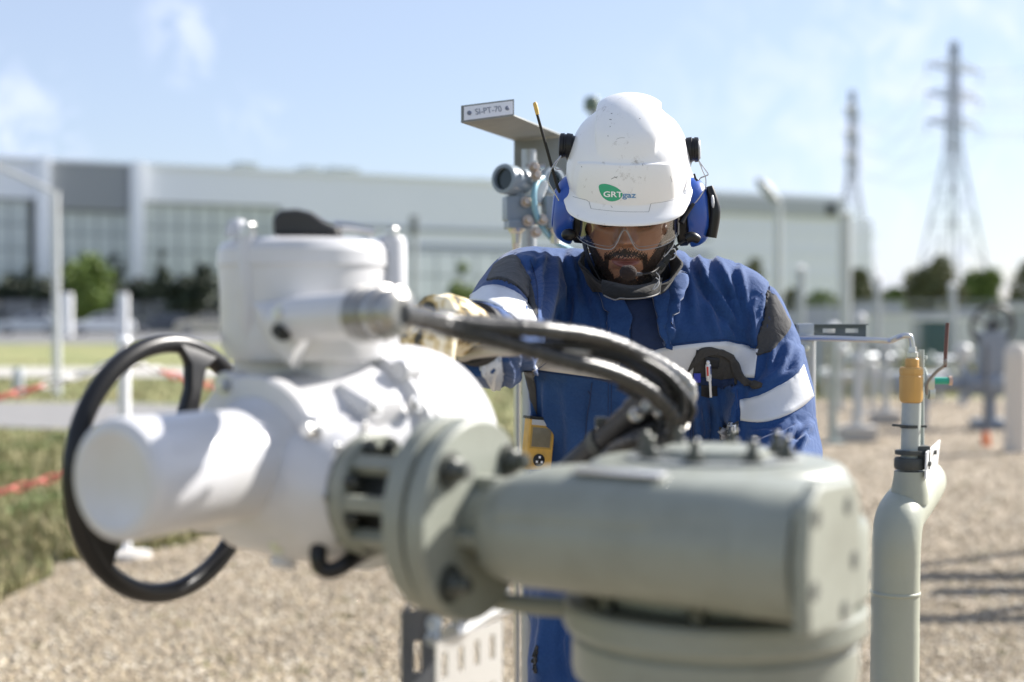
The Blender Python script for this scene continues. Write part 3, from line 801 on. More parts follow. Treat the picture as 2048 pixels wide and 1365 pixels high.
# pipe rack standing just right of the frame: it throws the long shadows on the gravel
M_sage = mat('sage_paint', (.42, .45, .38), .38, noise=(7, .35, (.36, .39, .33)), bump=(45, .12, .002), spec=.5)
t = thing('pipe_rack', 'pipe rack of sage green pipes standing just beyond the right edge', 'pipe rack', (3.6, 7.3, 0))
for k, (z, yy_) in enumerate(((1.05, 7.0), (.8, 7.45), (1.3, 8.2))):
    mb = MB(); mb.cyl((2.95 + .15 * k, yy_, z), (6.5, yy_, z), .07 + .02 * k, 18); mb.build('pipe', M_sage, t)
for x in (3.2, 5.4):
    mb = MB(); mb.box((x, 7.0, .48), (.07, .07, .96)); mb.box((x, 8.2, .6), (.07, .07, 1.2)); mb.build('rack_leg', M_galv, t)

# more pipework and cabinets in the far part of the yard
M_cab = mat('cabinet_grey', (.34, .36, .37), .5); M_lt = mat('pale_cabinet', (.62, .63, .62), .5); M_teal = mat('teal_cabinet', (.05, .10, .10), .5)
for (px, d, wd, z0, z1, m, lab) in ((1622, 26, .5, 0, .95, M_cab, 'grey cabinet seen just past the worker\'s sleeve'), (1770, 44, 1.4, 0, 1.3, M_lt, 'pale kiosk behind the thin grey post'), (1878, 36, .8, 0, 1.2, M_teal, 'dark teal cabinet left of the rusty lever'),
                             (1826, 50, 2.2, 0, 1.15, M_cab, 'wide grey housing behind the amber coupling'), (1940, 46, 1.6, 0, 1.2, M_lt, 'pale housing left of the black handwheel'), (2030, 40, 1.5, 0, 1.5, M_cab, 'grey housing behind the beige marker post')):
    b = at_depth(px, d); t = thing('cabinet', lab, 'cabinet', b)
    mb = MB(); mb.box(b + Vector((0, 0, (z0 + z1) / 2)), (wd, wd * .6, z1 - z0), None, .02); mb.build('body', m, t)
    mb = MB(); mb.box(b + Vector((0, 0, z1 + .03)), (wd * 1.1, wd * .7, .06), None, .01); mb.build('roof', M_white, t)
    mb = MB(); mb.box(b + Vector((0, -wd * .3 - .006, z1 * .5)), (wd * .8, .012, z1 * .8), None, .003); mb.build('door', m, t)
for (x0, x1, py, d, r_, lab) in ((1640, 1900, 752, 20.5, .055, 'thin grey pipe run crossing low behind the amber coupling'), (1690, 1790, 716, 22.5, .07, 'short grey pipe run above the concrete blocks'), (1860, 2060, 722, 24, .08, 'grey pipe run behind the black handwheel')):
    a, b_ = P(x0, py, d), P(x1, py, d + .6); t = thing('cross_pipe', lab, 'pipe', (a.x, a.y, 0))
    mb = MB(); mb.cyl(a, b_, r_, 16); mb.build('pipe', M_galv, t)
    for f in (.0, .35, .7, 1.0):
        c = a.lerp(b_, f); mb = MB(); mb.lathe([(-.03, r_ * 1.8), (.03, r_ * 1.8)], c, b_ - a, 18); mb.build('flange', M_gpost, t)
    for f in (.15, .85):
        c = a.lerp(b_, f); mb = MB(); mb.cyl((c.x, c.y, 0), c, r_ * .5, 10); mb.build('leg', M_galv, t)
    c = a.lerp(b_, .5); mb = MB(); mb.cyl(c, c + Vector((0, 0, .22)), r_ * .35, 10)
    mb.tube([c + Vector((.11 * math.cos(q), .11 * math.sin(q), .22)) for q in np.linspace(0, 6.283, 17)[:-1]], .012, 6, closed=True); mb.cyl(c + Vector((-.11, 0, .22)), c + Vector((.11, 0, .22)), .009, 6); mb.build('handwheel', M_blk, t)
# ================================================================== VALVE ACTUATOR IN THE FOREGROUND
XA = Vector((0.857, -0.515, 0)).normalized(); YA = Vector((0.515, 0.857, 0)).normalized(); ZA = Vector((0, 0, 1))
OA = Vector((-.043, 1.32, 0))
def A(t, s, z): return OA + XA * t + YA * s + ZA * z
AR = Matrix((XA, YA, ZA)).transposed()
M_wh = mat('white_gloss_paint', (.57, .57, .59), .30, noise=(11, .55, (.50, .49, .46)), bump=(70, .12, .0012), spec=.5, coat=.15)
M_bk = mat('black_handwheel_paint', (.010, .010, .011), .34, spec=.35, bump=(60, .1, .001))
M_st = mat('zinc_steel', (.55, .55, .54), .28, .9)
M_sg = mat('sage_green_paint', (.255, .268, .228), .40, noise=(13, .7, (.185, .192, .158)), bump=(55, .3, .0018), spec=.45)
M_dk = mat('dark_gap', (.02, .022, .02), .7)
M_bolt = mat('painted_bolt', (.075, .08, .07), .32, .3)
M_hole = mat('bolt_recess', (.05, .055, .05), .6)
def hexbolt(c, ax, r, h, m, parent, name='bolt', wash=True):
    mb = MB(); ax = Vector(ax).normalized()
    if wash: mb.lathe([(-.002, r * 1.45), (.0025, r * 1.45)], c, ax, 18)
    mb.lathe([(.0025, r), (h * .85, r), (h, r * .82)], c, ax, 6)
    return mb.build(name, m, parent, 25)

act = thing('electric_actuator', 'white electric valve actuator in the left foreground with motor pod, drum and black handwheel', 'valve actuator', A(-.22, 0, 1.05))
ZO, ZM = 1.18, 1.205
# motor pod (points to the lower left of the picture)
mb = MB(); m0 = A(-.22, 0, ZM)
mb.lathe([(.045, .066), (.052, .062), (.060, .056), (.075, .054), (.12, .0545), (.1975, .0545), (.199, .0555), (.216, .0555), (.2225, .0535), (.2262, .049), (.2272, .042), (.2258, .0395), (.2258, 0)], m0, -YA, 72)
mb.build('motor_pod', M_wh, act, 30)
mb = MB(); mb.lathe([(.026, .083), (.030, .0855), (.043, .0855), (.047, .083), (.047, .05)], m0, -YA, 64)
for a in (25, 115, 205, 295):                       # ears for the bolts
    v = XA * math.cos(R(a)) + ZA * math.sin(R(a)); mb.lathe([(.024, .017), (.0465, .017), (.048, .015)], m0 + v * .079, -YA, 20)
mb.build('motor_flange', M_wh, act, 30)
for a in (25, 115, 205, 295):
    v = XA * math.cos(R(a)) + ZA * math.sin(R(a)); hexbolt(m0 + v * .083 - YA * .047, -YA, .0075, .009, M_st, act)
# body behind the flange, swelling to the rear compartment
mb = MB(); mb.lathe([(-.10, .105), (-.05, .096), (.0, .085), (.028, .078)], m0 - ZA * .003, -YA, 64); mb.build('gear_case', M_wh, act, 30)
mb = MB(); mb.lathe([(-.113, .112), (-.110, .1195), (-.104, .1195), (-.100, .112)], m0 - ZA * .008, -YA, 64); mb.build('seam_ring', M_wh, act, 30)
mb = MB(); mb.lathe([(-.252, 0), (-.252, .072), (-.250, .094), (-.243, .109), (-.231, .1175), (-.215, .1210), (-.118, .1205), (-.1155, .112)], m0 - ZA * .010, -YA, 72); mb.build('rear_cover', M_wh, act, 30)
for a in (50, 140, 230, 320):
    v = XA * math.cos(R(a)) + ZA * math.sin(R(a)); mb = MB(); mb.lathe([(-.125, .012), (-.10, .012), (-.097, .009)], m0 + v * .113, -YA, 16); mb.build('cover_lug', M_wh, act)
# output side, running to the sage flange
mb = MB(); mb.lathe([(-.26, .07), (-.20, .076), (-.15, .074), (-.125, .064), (-.118, .060)], A(0, 0, ZO), XA, 56); mb.build('output_case', M_wh, act, 30)
# angular rib between pod and output
mb = MB(); mb.prism([(-.23, .0), (-.13, -.01), (-.118, .045), (-.16, .09), (-.235, .085)], A(0, -.035, 1.16), XA, ZA, .06, YA); mb.build('case_rib', M_wh, act, 30)
# handwheel side
mb = MB(); mb.lathe([(.0, .066), (.10, .064), (.115, .052), (.12, .030), (.205, .028), (.215, .024)], A(-.245, .03, ZO), -XA, 48); mb.build('handwheel_boss', M_wh, act, 30)
# neck and drum
DC = A(-.243, .064, 0)
mb = MB()
prof = [(-.075, -.06), (.085, -.06), (.085, .07), (-.075, .07)]
mb.box(DC + Vector((0.01, 0.02, 1.285)), (.135, .13, .10), AR, .018, 3); mb.build('neck', M_wh, act, 40)
mb = MB(); mb.lathe([(1.300, .060), (1.304, .081), (1.316, .0865), (1.330, .0875), (1.400, .0890), (1.401, .0912), (1.416, .0905), (1.424, .086), (1.4285, .076), (1.4305, .0)], (DC.x, DC.y, 0), ZA, 80)
mb.build('drum', M_wh, act, 25)
for a, r_ in ((-2, .016), (236, .0105), (95, .014), (-75, .0)):
    if r_ == 0: continue
    v = Vector((math.cos(R(a)), math.sin(R(a)), 0)); c = DC + v * (.092 if a < 200 else .0835)
    mb = MB(); mb.lathe([(1.325, .004), (1.345, r_), (1.425, r_), (1.432, r_ * .8)], (c.x, c.y, 0), ZA, 18); mb.build('drum_lug', M_wh, act, 30)
    hexbolt(Vector((c.x, c.y, 1.431)), ZA, .0068, .011, M_st, act)
for a in (218,):
    v = Vector((math.cos(R(a)), math.sin(R(a)), 0)); c = DC + v * .078; mb = MB(); mb.lathe([(1.430, .013), (1.441, .011), (1.447, .006), (1.448, 0)], (c.x, c.y, 0), ZA, 16); mb.build('lid_boss', M_wh, act, 30)
# black padlock hood and bent lever on the lid
M_hood = mat('black_rubber', (.028, .027, .027), .55, bump=(90, .3, .001))
pts = [(-.030, 0), (-.031, .018), (-.024, .026), (-.006, .027), (.008, .024), (.022, .014), (.036, .008), (.038, 0)]
c = Vector((DC.x + .006, DC.y - .035, 1.4305)); mb = MB()
mb.prism(pts, c + Vector((0, .022, 0)), (1, 0, 0), (0, 0, 1), .044, (0, -1, 0)); o = mb.build('selector_hood', M_hood, act, 40)
bv = o.modifiers.new('b', 'BEVEL'); bv.width = .006; bv.segments = 3; bv.limit_method = 'ANGLE'
mb = MB(); mb.tube([c + Vector((.03, 0, .010)), c + Vector((.045, 0, .0095)), c + Vector((.062, 0, .006)), c + Vector((.07, 0, .004))], [.006, .005, .0045, .0055], 10, 12); mb.build('selector_lever', M_st, act)
# cable entry stub, gland
g0 = P(562, 640, 1.40); g1 = P(716, 630, 1.33); gx = (g1 - g0).normalized()
mb = MB(); mb.lathe([(-.006, .012), (0, .018), (.028, .022), (.068, .0225), ((g1 - g0).length, .0225)], g0, gx, 36); mb.build('cable_entry', M_wh, act, 30)
mb = MB(); mb.lathe([(0, .004), (.020, .005), (.06, .030), (.09, .034)], P(478, 588, 1.43), (P(560, 640, 1.42) - P(478, 588, 1.43)), 24); mb.build('entry_cone', M_wh, act, 30)
hexbolt(P(563, 628, 1.375), -YA, .006, .008, M_st, act)
hexbolt(P(567, 662, 1.372), -YA, .007, .012, M_dk, act)
M_gl = mat('nickel_gland', (.34, .33, .31), .3, .85)
gl = MB(); L0 = .0
gl.lathe([(0, .024), (.004, .0265), (.009, .0265), (.010, .024), (.013, .024), (.014, .0265), (.020, .0265), (.021, .0235), (.026, .0235), (.027, .0255), (.038, .0255), (.040, .022), (.046, .022), (.047, .0235), (.054, .0225), (.058, .014)], g1, gx, 30)
gl.build('cable_gland', M_gl, act, 25)
# handwheel
hc = A(-.437, .062, 1.178); RW = .140
hw = None
mb = MB(); mb.tube([hc + (YA * math.cos(a) + ZA * math.sin(a)) * RW for a in np.linspace(0, 2 * math.pi, 73)[:-1]], .0112, 16, closed=True)
rim = mb.build('handwheel', M_bk, act, 60)
mb = MB(); mb.lathe([(-.03, .030), (.022, .030), (.028, .022)], hc, -XA, 28); mb.build('hub', M_bk, rim)
for a in (74, 214, 334):
    a = R(a); d_ = YA * math.cos(a) + ZA * math.sin(a); e_ = -YA * math.sin(a) + ZA * math.cos(a); mb = MB()
    cs = []
    for k, (rr, ww, tt) in enumerate([(.015, .020, .010), (.05, .0135, .008), (.09, .0115, .007), (.118, .015, .007), (.136, .034, .0075), (.1415, .050, .006)]):
        cc = hc + d_ * rr + XA * (.012 * math.sin(math.pi * rr / .15))
        cs += [cc + e_ * ww + XA * tt, cc - e_ * ww + XA * tt, cc - e_ * ww * .9 - XA * tt, cc + e_ * ww * .9 - XA * tt]
    fs = [(0, 1, 2, 3), (23, 22, 21, 20)] + [(i * 4 + j, i * 4 + (j + 1) % 4, (i + 1) * 4 + (j + 1) % 4, (i + 1) * 4 + j) for i in range(5) for j in range(4)]
    mb.add(cs, fs); o = mb.build('spoke', M_bk, rim, 60); bv = o.modifiers.new('b', 'BEVEL'); bv.width = .004; bv.segments = 2
# declutch lever under the body
mb = MB(); mb.tube([P(640, 1078, 1.36), P(636, 1112, 1.35), P(642, 1134, 1.35), P(660, 1142, 1.35), P(682, 1134, 1.35), P(706, 1118, 1.36), P(752, 1092, 1.40)], .0085, 12, 24); mb.build('declutch_lever', M_bk, act)
mb = MB(); mb.lathe([(0, .014), (.02, .012)], P(640, 1066, 1.41), (0, 0, -1), 16); mb.build('lever_boss', M_wh, act)

# ------------------------------------------------------------------ sage green gearbox
gb = thing('worm_gearbox', 'sage green worm gearbox bolted to the right of the white actuator', 'gearbox', A(.19, .138, 1.02))
ZG = 1.160
# lantern spool between the two: ring, four ribs, disc
mb = MB(); mb.lathe([(-.117, .0), (-.117, .058), (-.114, .060), (-.103, .060), (-.100, .057), (-.100, .045), (-.117, .044)], A(0, 0, ZO - .004), XA, 48, caps=False); mb.build('spool_ring', M_sg, gb, 30)
mb = MB(); mb.lathe([(-.118, .030), (-.03, .030)], A(0, 0, ZO - .01), XA, 28); mb.build('drive_shaft', M_dk, gb)
for a in (45, 135, 225, 315, 0, 180):
    v = YA * math.cos(R(a)) + ZA * math.sin(R(a)); w_ = -YA * math.sin(R(a)) + ZA * math.cos(R(a)); rr = Matrix((XA, v, w_)).transposed()
    mb = MB(); mb.box(A(-.073, 0, ZO - .006) + v * .049, (.066, .014, .015), rr, .003); mb.build('spool_rib', M_sg, gb, 30)
for a in (20, 70, 110, 160, 200, 250, 290, 340):
    v = YA * math.cos(R(a)) + ZA * math.sin(R(a)); hexbolt(A(-.099, 0, ZO - .004) + v * .050, XA, .0055, .008, M_bolt, gb)
# two bolted flanges with groove
mb = MB(); mb.lathe([(-.060, .062), (-.046, .066), (-.0435, .088), (-.0415, .0915), (-.024, .0915), (-.0225, .090), (-.0225, .06)], A(.012, 0, ZG + .004), XA, 80); mb.build('inner_flange', M_sg, gb, 30)
mb = MB(); mb.lathe([(-.0225, .06), (-.0215, .085), (-.019, .085), (-.018, .0905), (-.016, .093), (.0, .093), (.0025, .0905), (.0030, .034)], A(.012, 0, ZG), XA, 80); mb.build('outer_flange', M_sg, gb, 30)
for a in (45, 135, 225, 315):
    v = YA * math.cos(R(a)) + ZA * math.sin(R(a)); c = A(.015, 0, ZG) + v * .072
    hexbolt(c, XA, .012, .011, M_bolt, gb)
    mb = MB(); mb.lathe([(.011, .0075), (.020, .0075), (.022, .006)], c, XA, 16); mb.build('stud_end', M_bolt, gb)
# neck with webs
mb = MB(); mb.lathe([(0, .030), (.036, .030)], A(0, 0, ZG), XA, 28); mb.build('input_neck', M_sg, gb)
for a, hgt in ((90, .036), (270, .036), (200, .03), (-20, .03)):
    v = YA * math.cos(R(a)) + ZA * math.sin(R(a)); w_ = -YA * math.sin(R(a)) + ZA * math.cos(R(a)); rr = Matrix((XA, v, w_)).transposed()
    mb = MB(); mb.box(A(.020, 0, ZG) + v * .030, (.036, .022, .012), rr, .002); mb.build('neck_web', M_sg, gb)
# worm housing (horizontal cylinder)
ZW = 1.155
mb = MB(); mb.lathe([(.034, .028), (.036, .040), (.040, .045), (.050, .0485), (.066, .050), (.067, .0512), (.27, .0530), (.282, .0530), (.283, .0545), (.325, .0552), (.331, .0535), (.333, .03)], A(0, 0, ZW), XA, 80); mb.build('worm_housing', M_sg, gb, 30)
# quadrant housing: drum with a shoulder falling to the worm housing
qc = A(.190, .138, 0)
mb = MB(); mb.lathe([(1.100, .120), (1.104, .127), (1.19, .1265), (1.203, .124), (1.2105, .117), (1.214, .108), (1.2145, .0)], (qc.x, qc.y, 0), ZA, 96); mb.build('quadrant_housing', M_sg, gb, 35)
# shoulder: loft between worm cylinder top and the quadrant lid
secs = []
for t_ in np.linspace(.062, .318, 12):
    e = min(1, (t_ - .062) / .03, (.318 - t_) / .03); lift = .0022
    secs.append([A(t_, -.0500, ZW + .016), A(t_, -.044, ZW + .032), A(t_, -.030, ZW + .045 + .004 * e), A(t_, -.008, ZW + .0515 + .0055 * e), A(t_, .04, ZW + .0545 + .003 * e), A(t_, .12, ZW + .050), A(t_, .12, ZW - .052), A(t_, .0, ZW - .0525), A(t_, -.030, ZW - .040)])
vs = [p for s_ in secs for p in s_]; n = len(secs[0]); fs = [(i * n + j, i * n + (j + 1) % n, (i + 1) * n + (j + 1) % n, (i + 1) * n + j) for i in range(len(secs) - 1) for j in range(n)]
fs += [tuple(range(n))[::-1], tuple(range((len(secs) - 1) * n, len(secs) * n))]
mb = MB(); mb.add(vs, fs); o = mb.build('shoulder', M_sg, gb, 60)
# lid plate with studs
mb = MB(); mb.lathe([(1.2135, .083), (1.2165, .083), (1.2175, .081), (1.2175, .0)], (qc.x, qc.y, 0), ZA, 64); mb.build('lid_plate', mat('lid_grey', (.20, .21, .20), .5, noise=(20, .5, (.30, .31, .28))), gb, 30)
mb = MB(); mb.lathe([(1.2175, .052), (1.224, .050), (1.2255, .046), (1.2255, .0)], (qc.x, qc.y, 0), ZA, 48); mb.build('indicator_cap', M_sg, gb, 30)
for k in range(8):
    a = R(22 + 45 * k); c = Vector((qc.x + .068 * math.cos(a), qc.y + .068 * math.sin(a), 1.2175))
    hexbolt(c, ZA, .0072, .010, M_bolt, gb); mb = MB(); mb.lathe([(.01, .0042), (.019, .0042), (.0205, .003)], c, ZA, 12); mb.build('stud_end', M_bolt, gb)
# name plate catching the light on the shoulder
mb = MB(); mb.box(A(.165, -.012, ZW + .0595), (.085, .018, .0015), AR @ Matrix.Rotation(R(8), 3, 'X'), .0004); mb.build('name_plate', mat('steel_plate', (.6, .6, .6), .3, .8), gb)
# end plate
mb = MB(); poly = [(-.045, -.058), (.062, -.064), (.085, -.045), (.088, .03), (.070, .056), (-.02, .060), (-.044, .045), (-.052, .0)]
mb.prism(poly, A(.3335, 0, ZW), YA, ZA, .014, XA); o = mb.build('end_plate', M_sg, gb, 40)
bv = o.modifiers.new('b', 'BEVEL'); bv.width = .004; bv.segments = 3; bv.limit_method = 'ANGLE'
for (s_, z_) in ((-.030, .035), (.048, .036), (.066, -.012), (-.034, -.022), (.04, -.050)):
    mb = MB(); mb.lathe([(0, .0078), (.0006, .0078)], A(.3478, s_, ZW + z_), XA, 16); mb.build('bolt_recess', M_hole, gb)
# lower cylinder step, gap studs and mounting flange
mb = MB(); mb.lathe([(1.085, .105), (1.102, .108)], (qc.x, qc.y, 0), ZA, 48); mb.build('spacer', M_dk, gb)
mb = MB(); mb.lathe([(1.086, .134), (1.090, .1365), (1.150, .1365), (1.158, .133), (1.161, .120)], (qc.x + .012, qc.y + .02, 0), ZA, 72); mb.build('lower_case', M_sg, gb, 30)
for k in range(8):
    a = R(-150 + k * 45); c = Vector((qc.x + .121 * math.cos(a), qc.y + .121 * math.sin(a), 1.083)); mb = MB(); mb.lathe([(0, .008), (.022, .008)], c, ZA, 12); mb.build('gap_stud', M_bolt, gb)
# valve top works standing to the ground
vt = thing('valve_topworks', 'sage green valve bonnet flanges below the gearbox', 'valve', (qc.x, qc.y, 0))
mb = MB(); mb.lathe([(1.008, .128), (1.012, .1325), (1.020, .134), (1.046, .134), (1.049, .131), (1.052, .131), (1.055, .1395), (1.060, .1425), (1.078, .1425), (1.082, .140), (1.083, .05)], (qc.x, qc.y, 0), ZA, 96); mb.build('mounting_flange', M_sg, vt, 30)
mb = MB(); mb.lathe([(.30, .10), (.93, .10), (.96, .108), (.985, .118), (1.008, .122)], (qc.x, qc.y, 0), ZA, 64); mb.build('bonnet', M_sg, vt, 30)
mb = MB(); mb.lathe([(.26, .17), (.33, .17)], (qc.x, qc.y, 0), ZA, 48); mb.build('bonnet_flange', M_sg, vt, 30)
mb = MB(); mb.lathe([(-.02, .12), (.05, .15), (.12, .19), (.2, .19), (.26, .14)], (qc.x, qc.y, 0), ZA, 40); mb.build('valve_body', M_sg, vt, 30)
mb = MB(); mb.tube([A(-.02, .05, 1.075), A(.05, .075, 1.07), A(.12, .1, 1.072)], [.008, .010, .008], 12, 8)
mb.build('drain_stub', M_sg, gb)

# ------------------------------------------------------------------ perforated strut and tray at the bottom
M_ps = mat('shaded_galvanised_strut', (.20, .21, .23), .42, .5, noise=(25, .5, (.15, .16, .18)))  # zinc darkened, the shade on the post is put into its colour
def perforated(name, o, ux, uy, wid, length, slot_w, slot_l, pitch, rows, th, m, parent):
    """flat strip with real slots: ux across (wid), uy along (length)"""
    o = Vector(o); ux = Vector(ux).normalized(); uy = Vector(uy).normalized()
    xs = [0]
    for r_ in range(rows):
        c = wid * (r_ + .5) / rows; xs += [c - slot_w / 2, c + slot_w / 2]
    xs.append(wid); ys = [0]; k = pitch * .5
    while k + slot_l / 2 < length: ys += [k - slot_l / 2, k + slot_l / 2]; k += pitch
    ys.append(length)
    vs = [o + ux * x + uy * y for y in ys for x in xs]; fs = []; n = len(xs)
    for j in range(len(ys) - 1):
        for i in range(n - 1):
            if i % 2 == 1 and j % 2 == 1: continue
            fs.append((j * n + i, j * n + i + 1, (j + 1) * n + i + 1, (j + 1) * n + i))
    mb = MB(); mb.add(vs, fs); ob = mb.build(name, m, parent, 0)
    s = ob.modifiers.new('s', 'SOLIDIFY'); s.thickness = th; s.offset = -1
    return ob
s0 = P(866, 1290, 1.47); zt = P(800, 1222, 1.45).z
st = thing('strut_post', 'perforated grey strut post rising below the sage flange', 'strut', (s0.x, s0.y, 0))
bx = -XA
cor = Vector((s0.x, s0.y, 0))
Lw = (P(792, 1300, 1.44) - P(866, 1300, 1.47)); Lw.z = 0
perforated('channel_web', cor, Lw, ZA, .041, zt, .010, .032, .054, 1, .0022, M_ps, st)
perforated('channel_side', cor, (.12, 1, 0), ZA, .041, zt, .010, .032, .054, 1, .0022, M_ps, st)
perforated('channel_side', cor + Lw.normalized() * .041, (.12, 1, 0), ZA, .041, zt, .010, .032, .054, 1, .0022, M_ps, st)
mb = MB(); mb.box(cor + Vector((-.02, .02, .004)), (.12, .12, .008), None, .001); mb.build('foot_plate', M_ps, st)
# tray standing on edge, rising to the rear right
ty = thing('cable_tray', 'sunlit perforated cable tray below the gearbox running up behind it', 'cable tray', P(900, 1365, 1.52))
M_tr = mat('bright_zinc_tray', (.62, .62, .61), .38, .5)
o_ = P(870, 1286, 1.40)
xdir = YA
perforated('tray_face', o_ - ZA * .10, ZA, xdir, .10, .125, .026, .010, .030, 2, .0018, M_tr, ty)
perforated('tray_face', o_ - ZA * .40, ZA, xdir, .296, .125, .026, .010, .030, 6, .0018, M_tr, ty)
a0 = P(900, 1272, 1.53); a1 = P(1022, 1208, 1.72); up_ = (a1 - a0).normalized()
perforated('tray_side', a0, up_, ZA, (a1 - a0).length, .030, .0, .0, 1, 1, .002, M_tr, ty) if False else None
mb = MB(); mb.tube([a0, (a0 + a1) / 2 + Vector((0, 0, .004)), a1], .011, 8); mb.build('side_rail', M_tr, ty, 0)
for k in range(6):
    p = a0.lerp(a1, (k + .5) / 6); mb = MB(); mb.box(p + Vector((0, 0, .010)), (.008, .020, .022), None, .002); mb.build('tray_tooth', M_tr, ty)
for (px, py, d) in ((868, 1248, 1.45), (866, 1278, 1.45)):
    hexbolt(P(px, py, d), (.3, -1, .2), .006, .008, M_st, st)

# ------------------------------------------------------------------ cables arching to the right
M_cb = mat('black_cable', (.014, .014, .015), .38, spec=.35, bump=(150, .3, .001))
def braid_custom(m, t, b, tcn):
    b.inputs['Base Color'].default_value = (.085, .082, .08, 1)
M_br = mat('armoured_cable', (.016, .0155, .015), .28, .05, custom=None, bump=(220, .5, .0012), noise=(40, .6, (.05, .048, .046)))
def ringed_tube(pts, r, n, amp, pitch):
    """cable with sleeve ridges so light breaks on it"""
    pp, _ = spline([Vector(p) for p in pts], [r] * len(pts), n)
    rs = []; L = 0
    for i, p in enumerate(pp):
        if i: L += (pp[i] - pp[i - 1]).length
        rs.append(r * (1 + amp * (1 if (L / pitch) % 1 < .5 else -1)))
    return pp, rs
def cable(name, label, pix, r, m, amp=0., pitch=.012, n=120):
    pts = [P(*q) for q in pix]; pp, rs = ringed_tube(pts, r, n, amp, pitch)
    mb = MB(); mb.tube(pp, rs, 14); return tag(mb.build(name, m, None, 60), label, 'cable', 'cables arching from the actuator')
g2 = g1 + gx * .055
def gp(off): q = g2; return q
def cable3(name, label, start, pix, r, m, amp=0., pitch=.012):
    pts = [start] + [P(*q) for q in pix]; pp, rs = ringed_tube(pts, r, 140, amp, pitch)
    mb = MB(); mb.tube(pp, rs, 14); return tag(mb.build(name, m, None, 60), label, 'cable', 'cables arching from the actuator')
cable3('power_cable', 'topmost armoured cable leaving the white gland and arching before the worker\'s chest', g2, [(880, 640, 1.37), (960, 652, 1.40), (1080, 660, 1.44), (1190, 676, 1.49), (1270, 706, 1.53), (1330, 748, 1.56), (1350, 790, 1.575), (1338, 838, 1.58), (1296, 868, 1.59), (1240, 905, 1.62), (1190, 960, 1.64)], .0088, M_br, .05, .010)
cable3('power_cable', 'second armoured cable curling tight below the topmost one', g2 - ZA * .004, [(880, 652, 1.37), (980, 676, 1.41), (1100, 712, 1.46), (1210, 742, 1.50), (1286, 776, 1.53), (1330, 812, 1.55), (1348, 842, 1.56), (1330, 884, 1.57), (1285, 880, 1.58), (1230, 900, 1.60), (1180, 960, 1.63)], .0090, M_br, .05, .010)
M_br2 = mat('pale_armoured_cable', (.30, .295, .28), .4, .3, bump=(220, .5, .0012))
cable('power_cable', 'lighter cable crossing the sleeve at the height of the chest band', [(912, 716, 1.94), (950, 706, 1.86), (1000, 700, 1.76), (1080, 698, 1.68), (1180, 702, 1.66), (1270, 706, 1.68), (1340, 740, 1.68), (1378, 775, 1.68), (1370, 820, 1.68), (1335, 842, 1.68), (1290, 872, 1.69), (1230, 940, 1.70)], .0085, M_br2, .05, .010)
cable('power_cable', 'thin black cable looping over the others at the far right of the bend', [(1180, 700, 1.60), (1250, 720, 1.61), (1310, 762, 1.60), (1352, 800, 1.59), (1362, 846, 1.58), (1330, 872, 1.58), (1278, 868, 1.60), (1210, 920, 1.62)], .0075, M_cb, .0, .010)
for (pix, r, lab) in (
    ([(868, 660, 1.37), (1000, 690, 1.42), (1120, 690, 1.47), (1230, 700, 1.51), (1310, 735, 1.54), (1350, 768, 1.55), (1366, 800, 1.555), (1352, 858, 1.56), (1300, 880, 1.57), (1235, 930, 1.60)], .0048, 'thin dark cable running between the two armoured ones'),
    ([(860, 636, 1.37), (980, 640, 1.41), (1110, 655, 1.46), (1220, 684, 1.50), (1300, 724, 1.54), (1352, 770, 1.56), (1384, 820, 1.57), (1356, 850, 1.58), (1310, 862, 1.59)], .0052, 'thin dark cable lying over the topmost armoured one'),
    ([(1240, 770, 1.60), (1290, 800, 1.59), (1322, 838, 1.58), (1316, 880, 1.58), (1280, 920, 1.60)], .0060, 'short dark cable hanging inside the bend'),
    ([(1300, 900, 1.60), (1330, 870, 1.59), (1318, 850, 1.58), (1290, 862, 1.58), (1262, 905, 1.60)], .0042, 'small looped wire end below the bend')):
    cable('control_cable', lab, pix, r, M_cb, .04, .010, 90)
for (a, b_, r, lab) in (((1308, 800, 1.60), (1120, 965, 1.70), .021, 'upper black cable sleeve slanting down left behind the gearbox'),
                       ((1344, 850, 1.59), (1165, 985, 1.70), .019, 'lower black cable sleeve slanting down left behind the gearbox')):
    pa, pb = P(*a), P(*b_); ax = (pb - pa); t = thing('cable_sleeve', lab, 'cable sleeve', pb)
    mb = MB(); mb.lathe([(0, r * .6), (.004, r), (.03, r), (.032, r * .9), (ax.length, r * .9)], pa, ax, 24); mb.build('sleeve', M_cb, t, 30)
    mb = MB(); mb.lathe([(0, r * 1.02), (.012, r * 1.02)], pa + ax * .5, ax, 20); mb.box(pa + ax * .5 + Vector((-.005, -.0, r * 1.1)), (.014, .014, .012), None, .002); mb.build('cable_tie', M_hole, t, 30)
    mb = MB(); mb.lathe([(0, r * .7), (.02, r * .7)], pa - ax.normalized() * .014, ax, 16); mb.build('end_ferrule', M_gl, t, 30)
mb = MB(); mb.tube([P(1385, 800, 1.60), P(1395, 760, 1.60), P(1372, 720, 1.60), P(1340, 712, 1.60)], .006, 10, 14)
for (px, py, d_) in ((1272, 830, 1.57), (1296, 812, 1.57), (1320, 822, 1.56)):
    hexbolt(P(px, py, d_), (.4, -1, .5), .006, .01, M_st, act)

